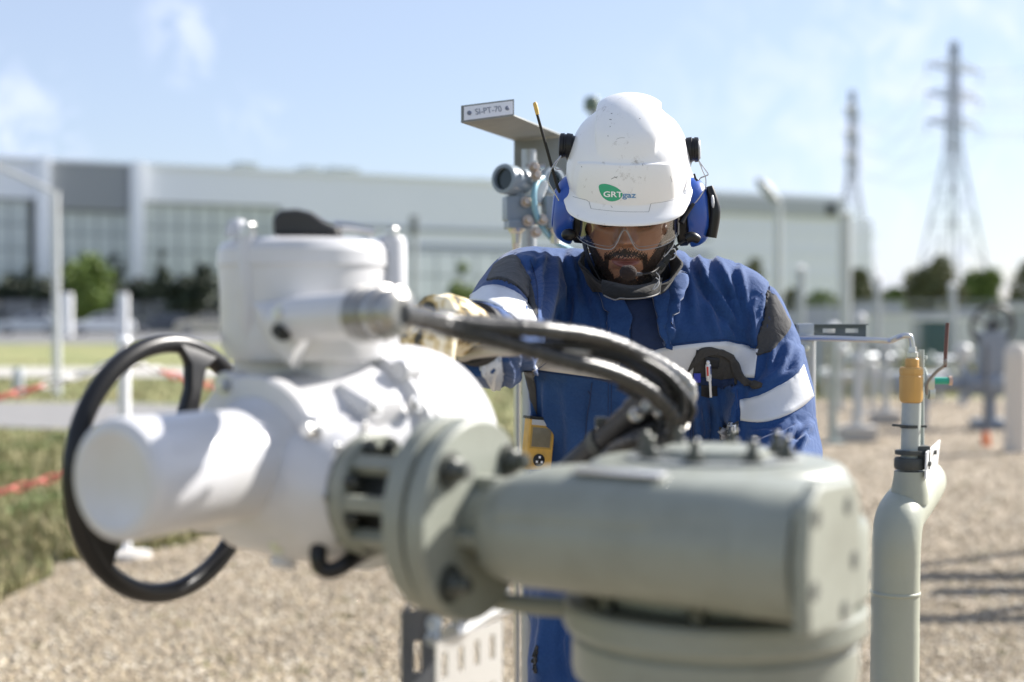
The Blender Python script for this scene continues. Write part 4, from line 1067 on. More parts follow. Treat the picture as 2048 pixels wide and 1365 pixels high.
# ------------------------------------------------------------------ instrument stand left of the worker
D = 3.15
M_gv = mat('galvanised_tube', (.40, .42, .44), .4, .6, noise=(12, .5, (.31, .33, .35)))
M_gry = mat('grey_instrument_paint', (.22, .27, .32), .35)
M_brk = mat('weathered_bracket', (.24, .25, .24), .6, .2, noise=(9, .6, (.17, .18, .17)))
pb = P(1058, 630, D); ins = thing('instrument_stand', 'galvanised stand carrying two pressure transmitters left of the helmet', 'instrument stand', (pb.x, D, 0))
mb = MB(); mb.cyl((pb.x, D, 0), (pb.x, D, P(1058, 300, D).z), .0165, 24); mb.build('pole', M_gv, ins)
mb = MB(); mb.cyl((P(1034, 630, D).x, D + .02, 0), (P(1034, 630, D).x, D + .02, P(1034, 430, D).z), .0075, 14); mb.build('impulse_tube', M_st, ins)
mb = MB(); mb.box((pb.x, D, .006), (.16, .16, .012), None, .002); mb.build('foot_plate', M_gv, ins)
# bracket sheet and tag
def quadplate(mb, pts, th):
    a = [Vector(p) for p in pts]; n = (a[1] - a[0]).cross(a[2] - a[0]).normalized() * th
    mb.add(a + [p + n for p in a], [(0, 1, 2, 3), (7, 6, 5, 4), (0, 4, 5, 1), (1, 5, 6, 2), (2, 6, 7, 3), (3, 7, 4, 0)])
mb = MB(); f0 = P(922, 246, 2.62); f1 = P(1027, 232, 2.66); b1 = P(1130, 274, 3.25); b0 = P(1034, 284, 3.25)
quadplate(mb, [f0, f1, b1, b0], .003); mb.build('hood_plate', M_brk, ins, 0)
t0, t1 = P(922, 212, 2.62), P(1027, 199, 2.66)
mb = MB(); quadplate(mb, [f0, f1, t1, t0], .003); mb.build('hood_lip', M_brk, ins, 0)
mb = MB(); quadplate(mb, [P(1028, 282, 3.20), P(1135, 274, 3.20), P(1135, 372, 3.20), P(1028, 366, 3.20)], .004); mb.build('back_plate', M_brk, ins, 0)
e = (t1 - t0); up = (t0 - f0)
nrm = e.cross(up).normalized(); nrm = nrm if nrm.y < 0 else -nrm
q = [f0 + e * .04 + up * .1, f1 - e * .03 + up * .1, t1 - e * .03 - up * .10, t0 + e * .04 - up * .1]
mb = MB(); quadplate(mb, [p + nrm * .0035 for p in q], .0012)
tagp = thing('tag_plate', 'white engraved tag plate fixed to the grey hood above the transmitters', 'sign', f0.lerp(f1, .5))
mb.build('plate', mat('tag_white', (.72, .73, .77), .35), tagp, 0)
ex = e.normalized(); uy = (up - ex * up.dot(ex)).normalized()
M_txt = mat('tag_letters', (.16, .18, .24), .5)
def text_mesh(s, size):
    cu = bpy.data.curves.new('txt', 'FONT'); cu.body = s; cu.size = size; cu.align_x = 'CENTER'; cu.align_y = 'CENTER'; cu.extrude = 0
    o = bpy.data.objects.new('txt', cu); col.objects.link(o); dg = bpy.context.evaluated_depsgraph_get()
    me = bpy.data.meshes.new_from_object(o.evaluated_get(dg)); bpy.data.objects.remove(o); return me
tm = text_mesh('SI-PT-70', .0155)
cc = (f0 + f1 + t0 + t1) / 4 + nrm * .0055
for v in tm.vertices: v.co = cc + ex * v.co.x + uy * v.co.y
link('lettering', tm, M_txt, tagp, 0)
for k in (-.36, .36):
    mb = MB(); mb.lathe([(0, .0042), (.0012, .0042), (.002, .003)], cc + e * k - nrm * .001, nrm, 14); mb.build('rivet', M_txt, tagp)
# transmitters
def transmitter(px, py, d, ax, r, label, parent):
    c = P(px, py, d); ax = Vector(ax).normalized()
    t = thing('pressure_transmitter', label, 'transmitter', c)
    mb = MB(); mb.lathe([(-.085, r * .3), (-.084, r * .75), (-.078, r * .9), (-.03, r * .92), (-.028, r), (.0, r), (.003, r * .97), (.004, r * .74), (-.006, r * .72)], c, ax, 40, caps=False); mb.build('housing', M_gry, t, 30)
    mb = MB(); mb.lathe([(-.0065, r * .73), (-.006, 0)], c, ax, 32); mb.build('display_window', mat('dark_glass', (.02, .03, .03), .1), t)
    mb = MB(); mb.cyl(c - ax * .045 + Vector((0, 0, -r * .6)), c - ax * .045 + Vector((0, 0, -r * 1.5)), r * .5, 24); mb.build('throat', M_gry, t)
    return t, c
ta, ca = transmitter(1008, 358, 3.02, (-.75, -1, .05), .032, 'grey pressure transmitter with a round dark display facing left', ins)
tb, cb_ = transmitter(1108, 362, 3.10, (.65, -.8, .1), .031, 'second pressure transmitter half hidden behind the ear defender', ins)
for t_, px, w_ in ((ta, 1035, .058), (tb, 1112, .055)):
    d_ = 3.06; mb = MB(); c = P(px, 418, d_); mb.box(c, (w_, .05, .052), Matrix.Rotation(R(12), 3, 'Z'), .004); mb.box(c - Vector((0, 0, .034)), (w_ * .85, .055, .018), Matrix.Rotation(R(12), 3, 'Z'), .003); mb.build('sensor_block', M_gry, t_, 35)
    mb = MB(); mb.lathe([(0, .020), (.018, .021), (.03, .017), (.034, .012), (.055, .010)], P(px - 2, 436, d_), (0, 0, -1), 18); mb.build('process_fitting', M_st, t_, 30)
mf = thing('valve_manifold', 'small steel valve manifold between the two transmitters', 'manifold', P(1070, 420, 3.08))
mb = MB(); mb.box(P(1068, 380, 3.08), (.050, .045, .050), Matrix.Rotation(R(20), 3, 'Y'), .006); mb.build('block', M_white, mf)
mb = MB(); mb.box(P(1062, 428, 3.07), (.03, .04, .05), None, .005); mb.build('block', M_st, mf)
for (px, py) in ((1068, 336), (1072, 352), (1056, 442), (1072, 465), (1085, 440), (1052, 405)):
    hexbolt(P(px, py, 3.03), (.3, -1, .2), .0085, .012, mat('dull_brass', (.5, .42, .34), .35, .8), mf)
mb = MB(); mb.cyl(P(1052, 333, 3.05), P(1090, 333, 3.05), .005, 10); mb.cyl(P(1071, 322, 3.05), P(1071, 372, 3.05), .0045, 10); mb.build('tee_handle', M_st, mf)
mb = MB(); mb.tube([P(1028, 452, 3.06), P(1029, 480, 3.07), P(1033, 520, 3.1)], .006, 10, 8); mb.build('tubing', M_st, mf)
mb = MB(); mb.tube([P(1085, 356, 3.06), P(1075, 364, 3.04), P(1068, 384, 3.02), P(1069, 412, 3.02), P(1077, 440, 3.03), P(1092, 466, 3.05), P(1114, 486, 3.08), P(1150, 505, 3.1)], .0062, 12, 40)
tag(mb.build('blue_hose', mat('pale_blue_hose', (.22, .42, .50), .3), None, 60), 'thin pale blue hose hanging in a curve from the transmitters', 'hose')
# lamp/siren on its thin pole behind the helmet
d_ = 9.0; b = at_depth(1186, d_); t = thing('beacon', 'blurred dark beacon on a thin pole just behind the helmet', 'beacon', b)
mb = MB(); mb.cyl(b, (b.x, b.y, P(1186, 222, d_).z), .012, 10); mb.build('pole', M_galv, t)
mb = MB(); mb.lathe([(0, .03), (.01, .05), (.06, .052), (.09, .04), (.1, 0)], P(1184, 224, d_), (0, 0, 1), 20); mb.build('lamp_dome', mat('beacon_green', (.10, .14, .10), .4), t)
mb = MB(); mb.lathe([(0, .035), (.05, .035)], P(1190, 236, d_), (0, 0, 1), 16); mb.build('lamp_base', M_galv, t)

# ------------------------------------------------------------------ riser pipe with coupling at right
rp = thing('riser_pipe', 'sage green riser pipe that bends away, at the right of the gearbox', 'pipe', at_depth(1788, 2.62))
r_ = .0440
M_rs = mat('riser_sage', (.36, .375, .305), .42, noise=(9, .5, (.30, .31, .25)), bump=(60, .3, .0016), spec=.4)
pp = [Vector((P(1788, 630, 2.62).x, 2.62, -.02)), P(1789, 1365, 2.62), P(1790, 1240, 2.62), P(1791, 1150, 2.62), P(1793, 1080, 2.62), P(1800, 1035, 2.645), P(1820, 1004, 2.72), P(1838, 978, 2.80), P(1848, 962, 2.90)]
mb = MB(); mb.tube(pp, r_, 40, 80); mb.build('bend_pipe', M_rs, rp, 60)
mb = MB(); mb.lathe([(-.004, .0435), (-.002, .0462), (.002, .0462), (.004, .0435)], P(1790, 1185, 2.62), (0.01, 0, 1), 40, caps=False); mb.build('weld_bead', M_rs, rp, 60)
cx_ = P(1819, 950, 2.66)
mb = MB(); mb.lathe([(-.02, .035), (.0, .034), (.03, .029), (.04, .0285)], P(1819, 985, 2.66), (0, 0, 1), 32); mb.build('reducer', M_rs, rp, 50)
mb = MB(); mb.lathe([(0, .0260), (.004, .0285), (.018, .0285), (.022, .0265)], P(1819, 939, 2.66), (0, 0, 1), 32); mb.lathe([(.028, .0265), (.032, .0270), (.036, .0265)], P(1819, 939, 2.66), (0, 0, 1), 32); mb.build('clamp_band', M_hole, rp, 40)
mb = MB(); mb.cyl(P(1820, 938, 2.66), P(1823, 806, 2.66), .0175, 28); mb.build('upright_conduit', mat('pale_conduit', (.40, .43, .40), .4, noise=(20, .4, (.32, .35, .32))), rp)
mb = MB(); mb.cyl(P(1842, 930, 2.68), P(1842, 700, 2.68), .006, 14); mb.build('side_conduit', M_gpost, rp)
for (y, lx, nm) in ((853, 1794, 1), (905, 1800, 0)):
    mb = MB(); a = P(1820, y, 2.66); mb.lathe([(-.003, .0185), (.003, .0185)], a, (0, 0, 1), 24)
    if nm: mb.box(P(1801, y - 1, 2.65), (.03, .008, .004), Matrix.Rotation(R(4), 3, 'Y')); mb.box(P(1846, y, 2.66), (.012, .01, .004))
    mb.build('cable_tie', M_hole, rp)
# yellow coupling
yc = thing('coupling', 'amber coupling block on top of the pale conduit', 'coupling', P(1823, 806, 2.66))
M_am = mat('amber_plastic', (.58, .33, .09), .45, noise=(14, .4, (.50, .28, .08)))
mb = MB(); c = P(1822, 806, 2.66); hgt = (P(1822, 735, 2.66) - c).z
mb.lathe([(0, .017), (.003, .0205), (.009, .0222), (hgt * .74, .0222), (hgt * .76, .0212), (hgt * .80, .0212), (hgt * .82, .0222), (hgt - .003, .0222), (hgt, .020)], c, (0, 0, 1), 12); mb.build('body', M_am, yc, 30)
mb = MB(); mb.lathe([(0, .0125), (.016, .0125), (.018, .011)], P(1824, 736, 2.66), (0, 0, 1), 24); mb.build('top_collar', M_am, yc, 30)
mb = MB(); mb.lathe([(0, .0085), (.006, .0085), (.007, .011), (.016, .011), (.017, .008), (.026, .0075)], P(1825, 722, 2.66), (0, 0, 1), 6); mb.build('gland_nut', M_st, yc, 20)
mb = MB(); mb.tube([P(1825, 712, 2.66), P(1824, 690, 2.66), P(1820, 674, 2.66), P(1808, 672, 2.66), P(1795, 676, 2.67), P(1779, 682, 2.69), P(1740, 680, 2.70), P(1640, 677, 2.74), P(1560, 676, 2.78)], .0055, 12, 70)
tag(mb.build('bent_tube', M_st, None, 60), 'thin bright steel tube running left from the amber coupling under the strut', 'tube')
# lever tap behind
lt = thing('lever_tap', 'small valve with a rusty red lever and green plug behind the amber coupling', 'valve', P(1850, 780, 2.76))
mb = MB(); mb.box(P(1858, 765, 2.74), (.018, .02, .03), None, .004); mb.box(P(1863, 788, 2.74), (.012, .018, .022), None, .003); mb.build('body', M_st, lt)
mb = MB(); mb.tube([P(1853, 790, 2.73), P(1855, 766, 2.72), P(1872, 745, 2.70), P(1889, 731, 2.68), P(1891, 715, 2.68)], .0030, 8, 20); mb.build('lever', mat('bare_lever', (.25, .22, .2), .4, .7), lt)
mb = MB(); mb.tube([P(1890, 735, 2.68), P(1892, 690, 2.68), P(1895, 646, 2.68)], [.0032, .0038, .0036], 10); mb.build('grip', mat('rust_red_grip', (.11, .045, .035), .5, noise=(60, .5, (.12, .06, .05))), lt)
mb = MB(); mb.cyl(P(1866, 762, 2.75), P(1898, 762, 2.75), .0068, 16); mb.build('plug', mat('green_plug', (.02, .32, .22), .4), lt)
mb = MB(); mb.lathe([(0, .0085), (.006, .0095), (.008, .0)], P(1897, 762, 2.75), (1, 0, 0), 16); mb.build('end_cap', mat('dusty_pink', (.55, .38, .30), .6), lt)
mb = MB(); mb.lathe([(0, .012), (.006, .012), (.012, .005), (.03, .005)], P(1842, 712, 2.74), (0, 0, -1), 18); mb.lathe([(0, .005), (.02, .012), (.05, .013), (.06, .01)], P(1846, 735, 2.74), (0, 0, -1), 18); mb.build('stem_cap', M_gpost, lt)
# white bracket plate on the riser
mb = MB(); quadplate(mb, [P(1849, 958, 2.63), P(1872, 930, 2.72), P(1878, 880, 2.72), P(1851, 905, 2.63)], .003); o = mb.build('bracket_plate', mat('white_plate', (.8, .8, .79), .4), rp, 0)
for (px, py, d_) in ((1858, 928, 2.64), (1869, 905, 2.68)):
    mb = MB(); mb.lathe([(-.004, .0045), (.004, .0045)], P(px, py, d_), (.9, -.5, 0), 12); mb.build('bracket_bolt', M_hole, rp)
mb = MB(); mb.box(P(1842, 915, 2.66), (.028, .03, .045), None, .005); mb.build('saddle_clamp', M_hole, rp)
# strut behind the worker's shoulder
sr = thing('strut_rail', 'dark slotted strut rail ending right of the worker\'s sleeve', 'strut', P(1640, 663, 2.8))
M_ds = mat('dark_strut', (.10, .12, .13), .4, .5)
sa, sb = P(1500, 675, 2.84), P(1732, 675, 2.80); ux_ = (sb - sa).normalized(); hgt = .026
perforated('web', sa, (0, 0, 1), ux_, hgt, (sb - sa).length, .0085, .024, .044, 1, .002, M_ds, sr)
mb = MB(); n_ = Vector((0, -1, 0))
for z in (0, hgt): quadplate(mb, [sa + ZA * z, sb + ZA * z, sb + ZA * z + n_ * .02, sa + ZA * z + n_ * .02], .002)
mb.build('flange_lip', M_ds, sr, 0)
bk = thing('rail_bracket', 'zinc bracket clamped on the slotted strut beside the sleeve', 'bracket', P(1610, 680, 2.76))
mb = MB(); mb.box(P(1610, 668, 2.775), (.030, .03, .04), None, .003); mb.box(P(1610, 690, 2.76), (.026, .006, .045), None, .001); mb.build('clamp', M_gv, bk)
hexbolt(P(1613, 697, 2.755), (0, -1, 0), .0045, .006, M_st, bk)
mb = MB(); mb.cyl((P(1612, 630, 2.84).x, 2.84, 0), (P(1612, 630, 2.84).x, 2.84, P(1612, 655, 2.84).z), .02, 16); mb.build('support_leg', M_gv, sr)

# ------------------------------------------------------------------ chain barrier on the left
M_cr = mat('red_chain_plastic', (.60, .17, .13), .5); M_cw_ = mat('white_chain_plastic', (.75, .74, .72), .45)
M_pst = mat('white_post_plastic', (.74, .75, .76), .45)
def chain_post(x, y, label, h=1.17):
    t = thing('barrier_post', label, 'post', (x, y, 0), 'white chain posts')
    mb = MB(); mb.cyl((x, y, .03), (x, y, h), .034, 20); mb.build('tube', M_pst, t)
    mb = MB(); mb.lathe([(0, .035), (.01, .045), (.05, .045), (.07, .03), (.075, 0)], (x, y, h - .01), (0, 0, 1), 20); mb.build('cap', M_pst, t)
    for z in (h - .06, h * .5):
        mb = MB(); mb.tube([Vector((x + .04 * math.cos(a), y + .01, z + .025 * math.sin(a))) for a in np.linspace(0, 6.28, 13)[:-1]], .006, 6, closed=True); mb.build('chain_eye', M_pst, t)
    mb = MB(); mb.lathe([(0, .15), (.03, .14), (.05, .05)], (x, y, 0), (0, 0, 1), 24); mb.build('base', M_concrete, t)
cp = PG(250, 1115); chain_post(cp.x, cp.y, 'white chain post seen through the black handwheel')
cp2 = Vector((.2, 12.4, 0)); chain_post(cp2.x, cp2.y, 'white chain post hidden behind the worker\'s sleeve')
cp0 = Vector((-4.1, 6.4, 0)); chain_post(cp0.x, cp0.y, 'white chain post just beyond the left edge')
lk = MB(); n = 14
lp = [(.022 * math.cos(a) * 1.0 + (.010 if math.cos(a) > 0 else -.010), .0125 * math.sin(a), 0) for a in np.linspace(0, 2 * math.pi, n + 1)[:-1]]
lk.tube([(a * 1.5, b_ * 1.5, c_) for a, b_, c_ in lp], .0076, 6, closed=True)
lo = lk.build('link', M_cr, None, 60); lm_r = lo.data; lm_w = lm_r.copy(); lm_w.materials[0] = M_cw_; bpy.data.objects.remove(lo)
def chain(a, b, sag, label, name='barrier_chain', c0=0):
    t = thing(name, label, 'chain', a, 'red and white barrier chains'); L = (b - a).length; n = int(L / .075)
    for i in range(n):
        f = (i + .5) / n; f2 = (i + .51) / n
        def pt(f): return a.lerp(b, f) - Vector((0, 0, sag * 4 * f * (1 - f)))
        d = (pt(f + .005) - pt(f - .005)).normalized(); q = d.to_track_quat('X', 'Z') @ Quaternion((1, 0, 0), R(90 * (i % 2) + 30))
        o = bpy.data.objects.new('link', lm_r if ((i + c0) // 13) % 2 else lm_w); col.objects.link(o)
        o.location = pt(f); o.rotation_mode = 'QUATERNION'; o.rotation_quaternion = q
        o.parent = t; o.matrix_parent_inverse = _winv(t)
h_ = 1.11
chain(Vector((cp.x, cp.y, h_)), Vector((cp0.x, cp0.y, h_)), .24, 'upper red and white chain hanging left from the white post', c0=7)
chain(Vector((cp.x, cp.y, .585)), Vector((cp0.x, cp0.y, .56)), .20, 'lower red chain crossing the weeds at the left edge', c0=12)
chain(Vector((cp.x, cp.y, h_)), Vector((cp2.x, cp2.y, h_)), .38, 'red and white chain running right behind the handwheel', c0=9)

# more fittings on the actuator castings
mb = MB(); mb.box(A(-.155, .050, 1.252), (.055, .060, .050), AR @ Matrix.Rotation(R(24), 3, 'Y'), .016, 4); mb.build('cover_box', M_wh, act, 40)
for (t_, s_) in ((-.120, .020), (-.120, .09)):
    hexbolt(A(t_, s_, 1.258), XA + ZA * .35, .006, .006, M_st, act)
for a in range(0, 360, 45):
    v = XA * math.cos(R(a)) + ZA * math.sin(R(a)); hexbolt(A(0, 0, ZO) + XA * -.119 + (YA * math.cos(R(a)) + ZA * math.sin(R(a))) * .0625, XA, .0045, .004, M_st, act, wash=False)
mb = MB(); mb.lathe([(1.298, .0825), (1.302, .0832), (1.306, .0825)], (DC.x, DC.y, .018), ZA, 64, caps=False); mb.build('lid_gasket', mat('gasket_grey', (.22, .22, .22), .7), act)
mb = MB(); mb.lathe([(0, .013), (.012, .013), (.014, .010)], A(-.20, -.02, 1.112), (-.2, -.3, -1), 18); mb.build('drain_plug', M_wh, act)
mb = MB(); mb.lathe([(0, .0065), (.002, .0065)], P(686, 1002, 1.37), (-.2, -1, 0), 14); mb.build('rust_spot', mat('rust', (.30, .10, .03), .9), act)
# ================================================================== THE WORKER
person = thing('person', 'worker in blue coverall and white helmet bending over the actuator, one gloved hand reaching forward', 'person', (P(1270, 630, 2.62).x, 2.62, 0))
def fabric_custom(base, light):
    def f(m, t, b, tcn):
        n = t.nodes.new('ShaderNodeTexNoise'); n.inputs['Scale'].default_value = 9; n.inputs['Detail'].default_value = 6
        n2 = t.nodes.new('ShaderNodeTexNoise'); n2.inputs['Scale'].default_value = 260; n2.inputs['Detail'].default_value = 2
        for q in (n, n2): t.links.new(tcn.outputs['Object'], q.inputs['Vector'])
        a = t.nodes.new('ShaderNodeMath'); a.operation = 'MULTIPLY_ADD'; t.links.new(n2.outputs['Fac'], a.inputs[0]); a.inputs[1].default_value = .5; t.links.new(n.outputs['Fac'], a.inputs[2])
        mr = t.nodes.new('ShaderNodeMapRange'); t.links.new(a.outputs[0], mr.inputs['Value']); mr.inputs['From Min'].default_value = .5; mr.inputs['From Max'].default_value = 1.05
        mx = t.nodes.new('ShaderNodeMix'); mx.data_type = 'RGBA'; t.links.new(mr.outputs['Result'], mx.inputs['Factor'])
        mx.inputs['A'].default_value = (*base, 1); mx.inputs['B'].default_value = (*light, 1); t.links.new(mx.outputs['Result'], b.inputs['Base Color'])
        b1 = t.nodes.new('ShaderNodeBump'); b1.inputs['Strength'].default_value = .35; b1.inputs['Distance'].default_value = .0007
        n3 = t.nodes.new('ShaderNodeTexNoise'); n3.inputs['Scale'].default_value = 700; t.links.new(tcn.outputs['Object'], n3.inputs['Vector'])
        t.links.new(n3.outputs['Fac'], b1.inputs['Height'])
        n4 = t.nodes.new('ShaderNodeTexNoise'); n4.inputs['Scale'].default_value = 34; n4.inputs['Detail'].default_value = 4; n4.inputs['Distortion'].default_value = .8
        t.links.new(tcn.outputs['Object'], n4.inputs['Vector'])
        b2 = t.nodes.new('ShaderNodeBump'); b2.inputs['Strength'].default_value = .8; b2.inputs['Distance'].default_value = .004
        t.links.new(n4.outputs['Fac'], b2.inputs['Height']); t.links.new(b1.outputs['Normal'], b2.inputs['Normal'])
        t.links.new(b2.outputs['Normal'], b.inputs['Normal'])
    return f
M_blue = mat('blue_workwear', (.025, .075, .22), .8, sheen=.18, spec=.2, custom=fabric_custom((.012, .046, .155), (.024, .075, .22)))
M_navy = mat('navy_lining', (.010, .022, .07), .85, custom=fabric_custom((.007, .020, .065), (.012, .032, .10)))
M_char = mat('charcoal_workwear', (.05, .052, .055), .85, sheen=.1, spec=.2, custom=fabric_custom((.045, .046, .05), (.075, .073, .072)))
M_refl = mat('reflective_tape', (.60, .61, .63), .42, .1, noise=(30, .4, (.66, .66, .67)), bump=(25, .5, .003))
M_black = mat('black_plastic', (.010, .010, .011), .36, spec=.35)
M_blackc = mat('black_webbing', (.014, .014, .016), .7, bump=(300, .5, .0006))

# ---- coverall: torso, arms and legs grown into one surface
PM = 1161
tb_ = MB()
rings = [(1345, 1272, .175, 2.66, .125), (1250, 1272, .192, 2.66, .135), (1150, 1272, .190, 2.65, .132), (1050, 1274, .186, 2.58, .126), (960, 1276, .186, 2.56, .125), (880, 1278, .186, 2.53, .126), (800, 1278, .190, 2.50, .130),
         (720, 1276, .197, 2.475, .134), (660, 1270, .203, 2.46, .130), (610, 1266, .206, 2.46, .118), (575, 1266, .192, 2.465, .098), (545, 1264, .165, 2.47, .080), (520, 1262, .120, 2.475, .066), (500, 1262, .088, 2.48, .058)]
vs = []; fs = []; NS = 48
for (py, cx, hw, d_, hd) in rings:
    c = P(cx, py, 2.52); d_ += .07; hw *= 1.03
    for k in range(NS):
        a = 2 * math.pi * k / NS; ca, sa_ = math.cos(a), math.sin(a); e = .82
        vs.append(Vector((c.x + hw * math.copysign(abs(ca) ** e, ca), d_ + hd * math.copysign(abs(sa_) ** e, sa_), c.z)))
for i in range(len(rings) - 1):
    for k in range(NS): fs.append((i * NS + k, i * NS + (k + 1) % NS, (i + 1) * NS + (k + 1) % NS, (i + 1) * NS + k))
fs += [tuple(range(NS))[::-1], tuple(range((len(rings) - 1) * NS, len(rings) * NS))]
tb_.add(vs, fs)
armL = [(1120, 578, 2.52, .068), (1062, 572, 2.47, .069), (1032, 600, 2.38, .069), (1012, 640, 2.27, .069), (1000, 680, 2.16, .067), (988, 696, 2.07, .060), (966, 694, 1.985, .053), (950, 684, 1.93, .050)]
armR = [(1430, 602, 2.52, .070), (1474, 616, 2.52, .073), (1497, 655, 2.51, .074), (1521, 720, 2.50, .077), (1535, 790, 2.47, .079), (1546, 860, 2.44, .076), (1560, 930, 2.38, .071), (1535, 985, 2.28, .063), (1490, 1030, 2.16, .055), (1455, 1052, 2.07, .05)]
for arm in (armL, armR):
    tb_.tube([P(*q[:3]) for q in arm], [q[3] for q in arm], 28, 40)
    tb_.ball(P(*arm[0][:3]), arm[0][3] * .99, 20)
tb_.ball(P(1058, 568, 2.48), (.057, .064, .060), 20)
tb_.ball(P(1135, 557, 2.52), (.087, .07, .054), 20)
tb_.ball(P(1478, 614, 2.52), (.055, .07, .060), 20)
tb_.ball(P(1420, 580, 2.52), (.09, .075, .057), 20)
hipz = .78
for sx in (-1, 1):
    hx = P(1272 + sx * 105, 1300, 2.66).x
    tb_.tube([(hx, 2.66, .86), (hx * 1.0 + sx * .008, 2.65, .70), (hx + sx * .015, 2.585, .50), (hx + sx * .02, 2.65, .30), (hx + sx * .025, 2.62, .10), (hx + sx * .025, 2.62, .055)], [.098, .102, .084, .075, .070, .074], 24, 30)
cov = remesh(tb_, .0062, 7)
V = get_v(cov); Nn = get_n(cov)
# folds: strokes laid on the cloth (photo pixels converted to metres on the chest plane)
def chest_uv(V):
    z = V[:, 2]; d = V[:, 1]; u = 1024 + V[:, 0] / d * F; v = 630 - (z - H) / d * F
    return np.stack([u, v], 1)
UV = chest_uv(V)
front = Nn[:, 1] < .25
def seg_dist(Pt, a, b):
    a = np.array(a, float); b = np.array(b, float); ab = b - a; t = np.clip(((Pt - a) @ ab) / (ab @ ab), 0, 1)
    q = a + t[:, None] * ab; dv = Pt - q
    cr = ab[0] * dv[:, 1] - ab[1] * dv[:, 0]
    return np.linalg.norm(dv, axis=1), t, np.sign(cr)
disp = np.zeros(len(V))
def stroke(pts, wd, amp, asym=.5, fade=True):
    """ridge amp (mm); the side given by asym drops into a shallow valley"""
    best = np.full(len(V), 1e9); bt = np.zeros(len(V)); bs = np.zeros(len(V)); n = len(pts) - 1
    for i in range(n):
        d_, t, s = seg_dist(UV, pts[i], pts[i + 1]); k = d_ < best
        best[k] = d_[k]; bt[k] = (i + t[k]) / n; bs[k] = s[k]
    wd = wd * .85; prof = np.exp(-(best / wd) ** 2) - asym * np.exp(-((best - 1.7 * wd) / wd) ** 2) * (bs > 0)
    f = np.sin(np.pi * np.clip(bt * .86 + .07, 0, 1)) ** .6 if fade else 1
    disp[:] += 1.9 * amp / 1000 * prof * f * front
S = stroke
# viewer's right chest: long diagonal drapes from the shoulder
S([(1392, 506), (1412, 560), (1446, 612), (1500, 682)], 8, 7, .8)
S([(1434, 520), (1462, 580), (1478, 620), (1506, 680)], 9, 6, .7)
S([(1478, 540), (1486, 590), (1500, 640), (1510, 690)], 8, 6, .8)
S([(1508, 600), (1504, 630), (1512, 670)], 6, 5, .6)
S([(1372, 530), (1384, 580), (1388, 640)], 9, 4.5, .6)
S([(1352, 570), (1352, 620), (1342, 670)], 8, 4, .6)
S([(1452, 630), (1458, 660), (1480, 684)], 8, 3.5, .5)
S([(1420, 600), (1425, 640), (1440, 676)], 9, 3, .5)
# viewer's left chest: pulled towards the raised shoulder
S([(1086, 512), (1078, 560), (1076, 620), (1080, 660)], 7, 6, .8)
S([(1112, 520), (1106, 570), (1096, 640)], 8, 5.5, .7)
S([(1140, 514), (1150, 560), (1152, 610), (1146, 660)], 8, 6, .8)
S([(1168, 545), (1184, 590), (1196, 650)], 8, 5, .7)
S([(1124, 560), (1128, 600), (1122, 650)], 6, 3.5, .5)
S([(1196, 600), (1206, 650), (1212, 690)], 7, 4, .6)
S([(1040, 512), (1062, 524), (1085, 520)], 7, 5, .6)
# left sleeve
S([(1040, 520), (1060, 560), (1072, 630)], 7, -5, 0)
S([(945, 612), (985, 618), (1020, 640)], 7, 5, .8)
S([(960, 640), (1000, 644), (1035, 668)], 7, 5, .8)
S([(996, 655), (1020, 690), (1040, 730)], 8, 6, .8)
S([(1010, 700), (1022, 735), (1020, 770)], 8, 5, .8)
S([(985, 560), (1010, 566), (1040, 590)], 6, 4, .7)
S([(1050, 700), (1062, 740), (1060, 800)], 7, 6, .7)
# belly
S([(1066, 740), (1072, 820), (1070, 900)], 7, 6, .8)
S([(1090, 770), (1094, 850), (1092, 940)], 9, 4.5, .6)
S([(1176, 770), (1170, 840), (1168, 940)], 5, -2.5, 0)
S([(1232, 700), (1234, 790), (1236, 930)], 4, 3, .4)
S([(1130, 780), (1140, 860), (1136, 950)], 12, 3.5, .5)
S([(1310, 880), (1330, 860), (1345, 920)], 7, 5, .8)
S([(1360, 780), (1372, 840), (1366, 930)], 6, 5, .7)
S([(1388, 800), (1400, 870), (1402, 930)], 6, 6, .8)
S([(1430, 800), (1440, 830), (1436, 880), (1425, 930)], 8, 8, .9)
S([(1470, 780), (1478, 810), (1470, 850), (1478, 900)], 7, 8, .9)
S([(1414, 810), (1420, 850), (1414, 910)], 6, 4, .7)
S([(1452, 770), (1462, 790), (1478, 776)], 6, 5, .7)
# right sleeve
S([(1541, 570), (1536, 610), (1530, 640), (1516, 690)], 5, -7, 0)
S([(1580, 690), (1560, 740), (1520, 780)], 9, 5, .8)
S([(1602, 700), (1590, 740), (1560, 765)], 8, 4, .6)
S([(1545, 700), (1540, 740), (1500, 790)], 9, 5, .8)
S([(1600, 850), (1570, 870), (1500, 892)], 8, 6, .9)
S([(1612, 880), (1580, 890), (1550, 930)], 9, 7, .9)
S([(1622, 850), (1606, 870), (1600, 920)], 8, 5, .8)
S([(1575, 845), (1550, 862), (1500, 868)], 7, 4, .7)
# trouser leg
S([(1040, 1180), (1036, 1260), (1030, 1340)], 7, 6, .8)
S([(1090, 1180), (1085, 1280), (1080, 1365)], 14, 5, .6)
S([(1150, 1200), (1140, 1290), (1150, 1380)], 12, 5, .6)
W3 = V * np.array([1, 1, .55])
disp += .0022 * fbm(W3, 16, 4, 3) + .0012 * fbm(V, 40, 9, 2)
